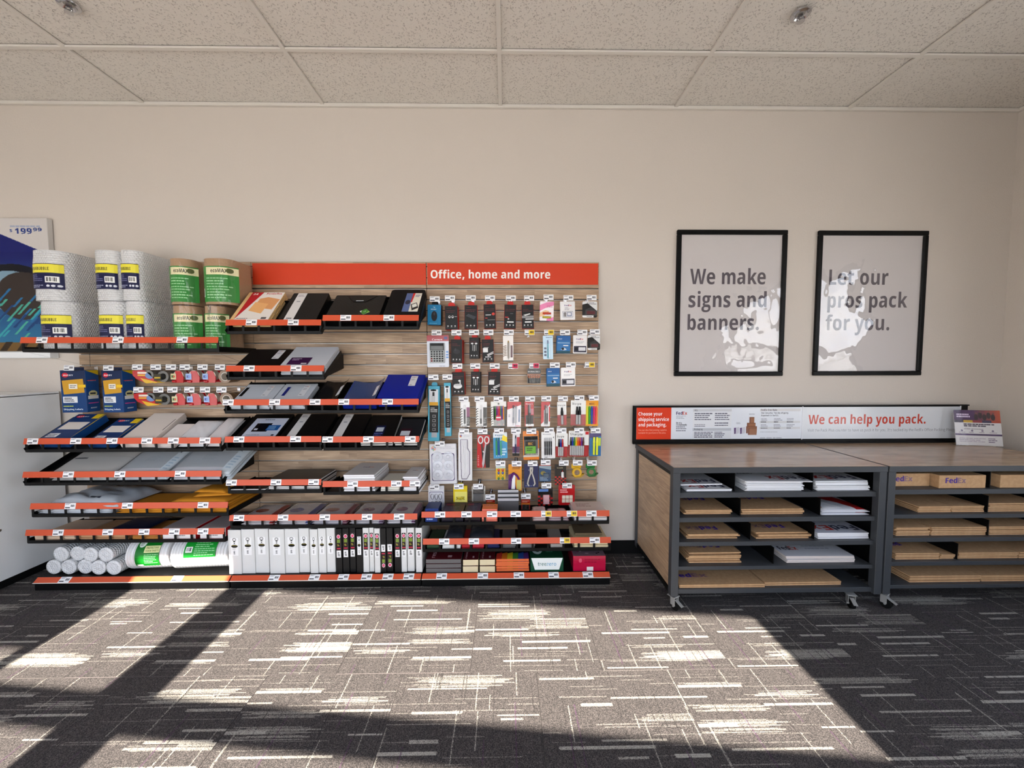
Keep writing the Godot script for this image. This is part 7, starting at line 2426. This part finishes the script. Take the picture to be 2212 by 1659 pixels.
		"squares":
			var c := cell(80, 100, Color(0.72, 0.10, 0.12))
			L(c, 0.1, 0.2, 0.6, 0.4, 2, Color(0.92, 0.7, 0.7), 0.6)
			card(w, h, c, o, Color(0.6, 0.08, 0.1), 0.0018, 0.008)
			for r in 2:
				for k in 3:
					part("mounting_square", boxm(Vector3(w * 0.2, h * 0.17, 0.004), 0.001, {"": pc(Color(0.88, 0.85, 0.78))}, Vector3((k - 1) * w * 0.225 + w * 0.05, (-0.09 - r * 0.19) * h, 0.0025)), M.satin, o)
		"label_box":
			var pr := carton_prints()
			part("carton", boxm(Vector3(w, h, 0.09), 0.0015, {"": pc(Color(0.09, 0.24, 0.45)), "f": uv(pr[0]), "r": uv(pr[1]), "e": pc(Color(0.08, 0.2, 0.4))}, Vector3(0, 0, -0.045)), M.satin, o)
			part("hang_tab", boxm(Vector3(w * 0.4, 0.02, 0.001), 0, {"": pc(Color(0.08, 0.16, 0.32))}, Vector3(0, h / 2 + 0.009, -0.045)), M.satin, o)
		"duct":
			var c := cell(80, 70, Color(0.72, 0.12, 0.13))
			poly(c, [0.3, 0.6, 1, 0.9, 1, 1, 0.5, 1], Color(0.88, 0.70, 0.15))
			R(c, 0.2, 0.15, 0.65, 0.3, Color(0.90, 0.86, 0.80))
			R(c, 0.2, 0.35, 0.65, 0.45, Color(0.86, 0.7, 0.2))
			E(c, 0.68, 0.42, 0.18, 0.24, Color(0.4, 0.52, 0.72))
			var st := begin()
			plate(st, PackedVector2Array([Vector2(-w * 0.5, h * 0.42), Vector2(-w * 0.05, h * 0.5), Vector2(w * 0.2, h * 0.1), Vector2(w * 0.5, -h * 0.42), Vector2(w * 0.05, -h * 0.5), Vector2(-w * 0.35, -h * 0.2), Vector2(-w * 0.5, h * 0.1)]), -0.002, 0.0, pc(Color(0.6, 0.1, 0.1)), uv(c))
			part("card", st.commit(), M.gloss, o)
			ring(o, "tape_roll", h * 0.36, h * 0.2, 0.045, Color(0.42, 0.42, 0.41), mv(w * 0.12, h * 0.12, -0.026))
		"dark_tape":
			ring(o, "tape_roll", h * 0.42, h * 0.24, 0.045, Color(0.40, 0.40, 0.39), mv(w * 0.16, 0.0, -0.024))
			part("label", boxm(Vector3(w * 0.5, h * 0.5, 0.002), 0.0006, {"": pc(Color(0.24, 0.22, 0.16))}, Vector3(-w * 0.2, -h * 0.05, 0.001)), M.satin, o)
			part("label_stripe", boxm(Vector3(w * 0.4, h * 0.12, 0.001), 0, {"": pc(Color(0.74, 0.62, 0.20))}, Vector3(-w * 0.2, -h * 0.08, 0.0025)), M.satin, o)
		"disp_red", "disp_red_blue":
			var r1 := h * 0.38
			ring(o, "tape_roll", r1, r1 * 0.55, 0.04, Color(0.80, 0.74, 0.68), mv(w * 0.1, h * 0.08, -0.024))
			var st := begin()
			plate(st, PackedVector2Array([Vector2(-w * 0.12, h * 0.42), Vector2(w * 0.3, h * 0.42), Vector2(w * 0.5, -h * 0.05), Vector2(w * 0.46, -h * 0.44), Vector2(-w * 0.3, -h * 0.46), Vector2(-w * 0.1, -h * 0.1)]), -0.008, -0.002, pc(Color(0.74, 0.10, 0.13)))
			part("dispenser", st.commit(), M.gloss, o)
			part("blade_guard", boxm(Vector3(w * 0.34, h * 0.16, 0.05), 0.004, {"": pc(Color(0.70, 0.08, 0.12))}, Vector3(-w * 0.2, -h * 0.36, -0.02)), M.gloss, o)
			var lc := cell(40, 40, Color(0.82, 0.78, 0.60) if kind == "disp_red" else Color(0.55, 0.66, 0.86))
			R(lc, 0.15, 0.3, 0.7, 0.7, Color(0.2, 0.42, 0.2) if kind == "disp_red" else Color(0.16, 0.22, 0.5))
			E(lc, 0.6, 0.5, 0.2, 0.16, Color(0.8, 0.3, 0.2) if kind == "disp_red" else Color(0.4, 0.55, 0.85))
			part("label", boxm(Vector3(w * 0.4, h * 0.44, 0.001), 0, {"": pc(wt), "f": uv(lc)}, Vector3(-w * 0.24, 0.0, 0.0005)), M.gloss, o)
		"tan_tape":
			ring(o, "tape_roll", h * 0.48, h * 0.30, 0.048, Color(0.50, 0.38, 0.27), mv(0, 0, -0.026))
			ring(o, "core", h * 0.31, h * 0.27, 0.049, Color(0.80, 0.77, 0.72), mv(0, 0, -0.026))

func ring(o: Node3D, called: String, ro: float, ri: float, w: float, col: Color, where: Transform3D):
	part(called, lathem([[-w / 2, ri, col], [-w / 2, ro, col], [w / 2, ro, col], [w / 2, ri, col], [-w / 2, ri, col]], 24, turn(Vector3.RIGHT, 90)), M.gloss, o, where)

func build_pegs():
	# kind, rectangle in the photograph, tag (x, y, colour), name, category, label, how many behind one another, depth of each
	var list := [
		["mouse", 923, 658, 953, 702, 939, 646, 0, "mouse_box", "box", "blue boxed computer mouse", 1, 0.06],
		["g0", 961, 661, 989, 712, 972, 644, 0, "earphone_box", "box", "black and red boxed looped earphones", 2, 0.037],
		["g1", 1003, 659, 1031, 711, 1017, 643.6, 0, "power_bank_box", "box", "black and red boxed power bank", 1, 0.037],
		["g2", 1045, 657, 1071, 710, 1058.5, 644, 0, "cable_box", "box", "black and red boxed cable with a red dot", 1, 0.037],
		["g3", 1089, 658, 1115, 710, 1103.5, 644, 0, "cable_box", "box", "black and red boxed cable with a dim picture", 1, 0.037],
		["g4", 1127, 658, 1153, 710, 1143, 644, 0, "cable_box", "box", "black and red boxed cable with a grey band", 1, 0.037],
		["pink", 1166, 651, 1196, 693, 1185, 642, 0, "earplug_card", "card pack", "pink patterned card of two capsules", 1, 0.02],
		["sd", 1210.5, 651, 1242, 691, 1228, 643.4, 0, "memory_card_pack", "card pack", "white card with a boxed memory card", 2, 0.012],
		["usb", 1258, 651, 1290, 686, 1278, 643, 0, "flash_drive_pack", "card pack", "black and white card with a dark red drive, upper", 1, 0.015],
		["calc", 922, 724, 970, 793, 943, 718.6, 0, "calculator_pack", "calculator", "silver calculator in a red-topped pack", 1, 0.02],
		["g5", 973.5, 733, 999, 784, 986, 718.4, 0, "earbud_box", "box", "black and red boxed dark earbuds", 2, 0.037],
		["g7", 1013.5, 729, 1035, 775, 1024, 718, 0, "earphone_box", "box", "narrow black boxed white earphones, upper", 2, 0.031],
		["g8", 1041, 733, 1067, 783, 1055, 718, 0, "charger_box", "box", "black and red boxed white charger, upper", 1, 0.037],
		["pencard", 1086.5, 725, 1109, 781, 1099, 718, 0, "pen_pack", "pen pack", "white and brown card with one metal pen", 1, 0.014],
		["", 0, 0, 0, 0, 1144, 718, 1, "", "", "the empty place beside the metal pen card", 0, 0],
		["brush", 1173, 725, 1194.5, 776, 1186, 718, 1, "toothbrush_pack", "toothbrush", "pale blue card with a teal toothbrush", 1, 0.016],
		["blue", 1203, 725, 1232, 763, 1220.5, 718, 0, "memory_card_pack", "card pack", "sky blue memory card pack, upper", 2, 0.013],
		["stick", 1238, 724, 1268, 763, 1258, 718, 0, "memory_stick_pack", "card pack", "white card with a memory stick, upper", 2, 0.012],
		["usb", 1269.5, 724, 1296, 756, 1285, 717, 0, "flash_drive_pack", "card pack", "black and white card with a dark red drive, lower", 1, 0.015],
		["g6", 976, 804, 1004, 853, 988, 791, 0, "earbud_box", "box", "black and red boxed white earbuds", 2, 0.037],
		["g7", 1017, 803, 1038, 848, 1026.6, 790.7, 0, "earphone_box", "box", "narrow black boxed white earphones, lower", 2, 0.031],
		["g8", 1054, 803, 1081, 853, 1068.6, 790.7, 0, "charger_box", "box", "black and red boxed white charger, lower", 1, 0.037],
		["", 0, 0, 0, 0, 1108.5, 790.7, 2, "", "", "the empty place beside the lower charger", 0, 0],
		["cells", 1139, 796, 1168, 828, 1154, 790, 2, "battery_pack", "batteries", "copper-topped battery card", 1, 0.018],
		["blue", 1181.5, 795, 1209, 834, 1198.5, 788.8, 0, "memory_card_pack", "card pack", "sky blue memory card pack, lower", 2, 0.013],
		["stick", 1212, 794, 1242.5, 834, 1233, 788, 0, "memory_stick_pack", "card pack", "white card with a memory stick, lower", 2, 0.012],
		["", 0, 0, 0, 0, 1274.4, 788, 1, "", "", "the empty place by the wall beside the memory stick", 0, 0],
		["stick_long", 924, 834, 950, 953, 935.7, 815, 0, "tripod_box", "box", "tall wide pale blue and black box", 1, 0.052],
		["stick_slim", 959, 827, 975, 942, 966.5, 814.5, 0, "tripod_box", "box", "tall slim pale blue and black box", 1, 0.052],
		["zebra", 994.5, 868, 1015, 922, 1001.6, 862, 0, "pen_pack", "pen pack", "zebra-striped card with one black pen", 1, 0.014],
		["zebra_steel", 1028, 868, 1052, 922, 1036, 862, 0, "pen_pack", "pen pack", "zebra-striped card with one steel pen", 1, 0.014],
		["gel", 1060.5, 867, 1094, 922, 1077, 862, 0, "pen_pack", "pen pack", "zebra-striped card of eight coloured pens", 1, 0.014],
		["pencil", 1095.5, 868, 1125.5, 922, 1110, 861.7, 0, "pencil_pack", "pen pack", "white and red card of mechanical pencils", 1, 0.014],
		["sgel", 1133.5, 867, 1153, 921, 1145, 861.7, 0, "pen_pack", "pen pack", "red and black card of two pens", 1, 0.014],
		["redpen", 1169, 868, 1188, 921, 1180, 861, 0, "pen_pack", "pen pack", "white card edged in red with two pens", 1, 0.014],
		["marker1", 1204, 868, 1223.5, 919, 1216, 861, 0, "marker_pack", "markers", "card of one black marker", 1, 0.018],
		["marker2", 1233, 865, 1265, 919, 1251.6, 860, 0, "marker_pack", "markers", "card of two black markers", 1, 0.018],
		["brite", 1264.5, 865, 1292, 920, 1283, 859.6, 0, "highlighter_pack", "markers", "yellow card of five bright highlighters", 1, 0.016],
		["strips", 989.5, 934, 1020, 1038, 1002.5, 932, 0, "hook_strip_pack", "card pack", "long white card of clear strips", 2, 0.016],
		["scissors", 1030.5, 932, 1058.5, 1010, 1042.4, 932, 0, "scissors_pack", "scissors", "red card with white-handled scissors", 1, 0.016],
		["papermate", 1065.5, 934, 1096, 990, 1078, 931, 0, "pencil_pack", "pen pack", "light blue card of three pencils", 1, 0.014],
		["pilot", 1107, 934, 1122.5, 985, 1114.5, 931, 0, "pen_pack", "pen pack", "narrow white and plum card with one pen", 1, 0.014],
		["bic", 1130, 931, 1164, 993, 1147.8, 931.4, 0, "pen_pack", "pen pack", "orange pack of ten pens with a green wrapper", 1, 0.014],
		["uni", 1169.5, 933, 1199, 990, 1186, 930, 0, "pen_pack", "pen pack", "white card of four black pens", 1, 0.014],
		["marker3", 1200.5, 936, 1226, 987, 1213, 930.4, 0, "marker_pack", "markers", "card of three markers", 1, 0.018],
		["marker8", 1228, 931, 1271.5, 986, 1251, 930, 0, "marker_pack", "markers", "card of eight rainbow markers", 1, 0.018],
		["hilite", 1273.5, 936, 1298, 985, 1286.4, 930, 0, "highlighter_pack", "markers", "blue card of two yellow highlighters", 1, 0.018],
		["hookcard", 928, 959, 986, 1045, 950, 959, 0, "suction_cup_pack", "card pack", "large white card of six clear suction cups", 2, 0.016],
		["tacks", 1071, 1006, 1092, 1036, 1081, 1001, 0, "push_pin_pack", "card pack", "yellow card of coloured push pins", 1, 0.012],
		["knife", 1098, 1003, 1127, 1060, 1116, 1001.6, 0, "box_cutter_pack", "card pack", "orange card with a purple box cutter", 1, 0.016],
		["puller", 1132, 1002, 1163, 1053, 1150.6, 1001, 0, "staple_puller_pack", "card pack", "navy card with pale pliers", 1, 0.014],
		["blade", 1164.5, 1004, 1190, 1040, 1178.7, 998.8, 0, "sharpener_pack", "card pack", "blue card with a sharpener", 1, 0.022],
		["glue", 1198.5, 1003, 1223, 1047, 1218, 1000, 0, "glue_pack", "card pack", "black and red plaid card with white glue bottle", 1, 0.02],
		["disp_yellow", 1233, 1002, 1262, 1032, 1247.8, 999.7, 0, "tape_dispenser", "tape", "yellow tape dispenser", 1, 0.024],
		["disp_green", 1264, 1002, 1292, 1030, 1278.8, 1000, 0, "tape_dispenser", "tape", "green tape dispenser", 1, 0.024],
		["clips", 925, 1050, 960, 1102, 938.4, 1052, 0, "carabiner_pack", "card pack", "small white card of six carabiners", 2, 0.012],
		["notes", 979, 1050, 1009.5, 1085, 991, 1051, 0, "sticky_note_pack", "sticky notes", "yellow sticky note pack", 1, 0.022],
		["bag", 1019, 1050, 1048.5, 1083, 1032.7, 1051, 0, "hardware_bag", "card pack", "clear bag of grey fittings", 1, 0.022],
		["small", 1050.5, 1080, 1069, 1096, 1059, 1073.7, 0, "binder_clip_pack", "card pack", "little red card of black clips beside the grey bag", 1, 0.012],
		["small", 1126, 1079, 1145, 1101, 1135.8, 1072, 0, "binder_clip_pack", "card pack", "little red card of black clips beside the plaid pad card", 1, 0.012],
		["pads", 1162, 1052, 1194, 1092, 1180.3, 1049, 0, "mounting_pad_pack", "card pack", "black and red plaid card with one pink pad", 1, 0.012],
		["squares", 1206.5, 1048, 1241, 1091, 1225, 1049, 0, "mounting_square_pack", "card pack", "red card of six cream squares", 2, 0.012],
		["label_box", 130, 800, 188, 891, 149, 794.7, 0, "label_carton", "carton", "upright blue label carton beside the white cabinet", 1, 0.09],
		["label_box", 217.5, 800, 269, 891, 234, 794.7, 0, "label_carton", "carton", "upright blue label carton beside the tape rolls", 1, 0.09],
	]
	var tapes := [["duct", 286, 341, "red and yellow packed duct tape"], ["dark_tape", 330, 363, "grey tape roll with a brown label"], ["disp_red", 366, 397, "red tape dispenser with a cream label"], ["disp_red_blue", 399, 431, "red blue-labelled tape dispenser beside the cream-labelled one"], ["disp_red_blue", 435, 466, "red blue-labelled tape dispenser beside the tan roll"], ["tan_tape", 471, 500, "tan tape roll"]]
	var tx := [[296.7, 336, 369, 399, 437.5, 475], [299, 342, 372.5, 409, 443, 478.5]]
	for r in 2:
		for k in 6:
			var t: Array = tapes[k]
			var dy := 0.0 if r == 0 else 49.0
			list.append([t[0], t[1] + r * 3, 799 + dy, t[2] + r * 3, 828 + dy, tx[r][k], 793 + dy, 0, "tape_pack", "tape", t[3] + (", upper row" if r == 0 else ", lower row"), 2, 0.055])
	for q in list:
		var many: int = q[11]
		hook(q[5], q[6], q[7], q[10] if q[0] == "" else "the " + q[10], 0.20 if q[1] < 600 and q[0] != "" else 0.185)
		if many == 0:
			continue
		var z := 0.165
		var a := at_z(q[1], q[2], z)
		var b := at_z(q[3], q[4], z)
		var w := b.x - a.x
		var h := a.y - b.y
		var where := Transform3D(Basis(Vector3.UP, deg_to_rad(rng.randf_range(-2.5, 2.5))) * Basis(Vector3.BACK, deg_to_rad(rng.randf_range(-1.5, 1.5))), Vector3((a.x + b.x) / 2, (a.y + b.y) / 2, z))
		var label: String = q[10] + ", hanging"
		var o := thing(q[8], label + (" in front" if many > 1 else ""), q[9], where, ("hanging " + q[9] + " stock") if many > 1 else "")
		goods(q[0], o, w, h)
		for k in range(1, many):
			var t2 := where
			t2.origin += Vector3(rng.randf_range(-0.004, 0.004), rng.randf_range(-0.003, 0.003), -(q[12] + 0.002) * k)
			copy(o, q[8], t2, label + " behind its twin")
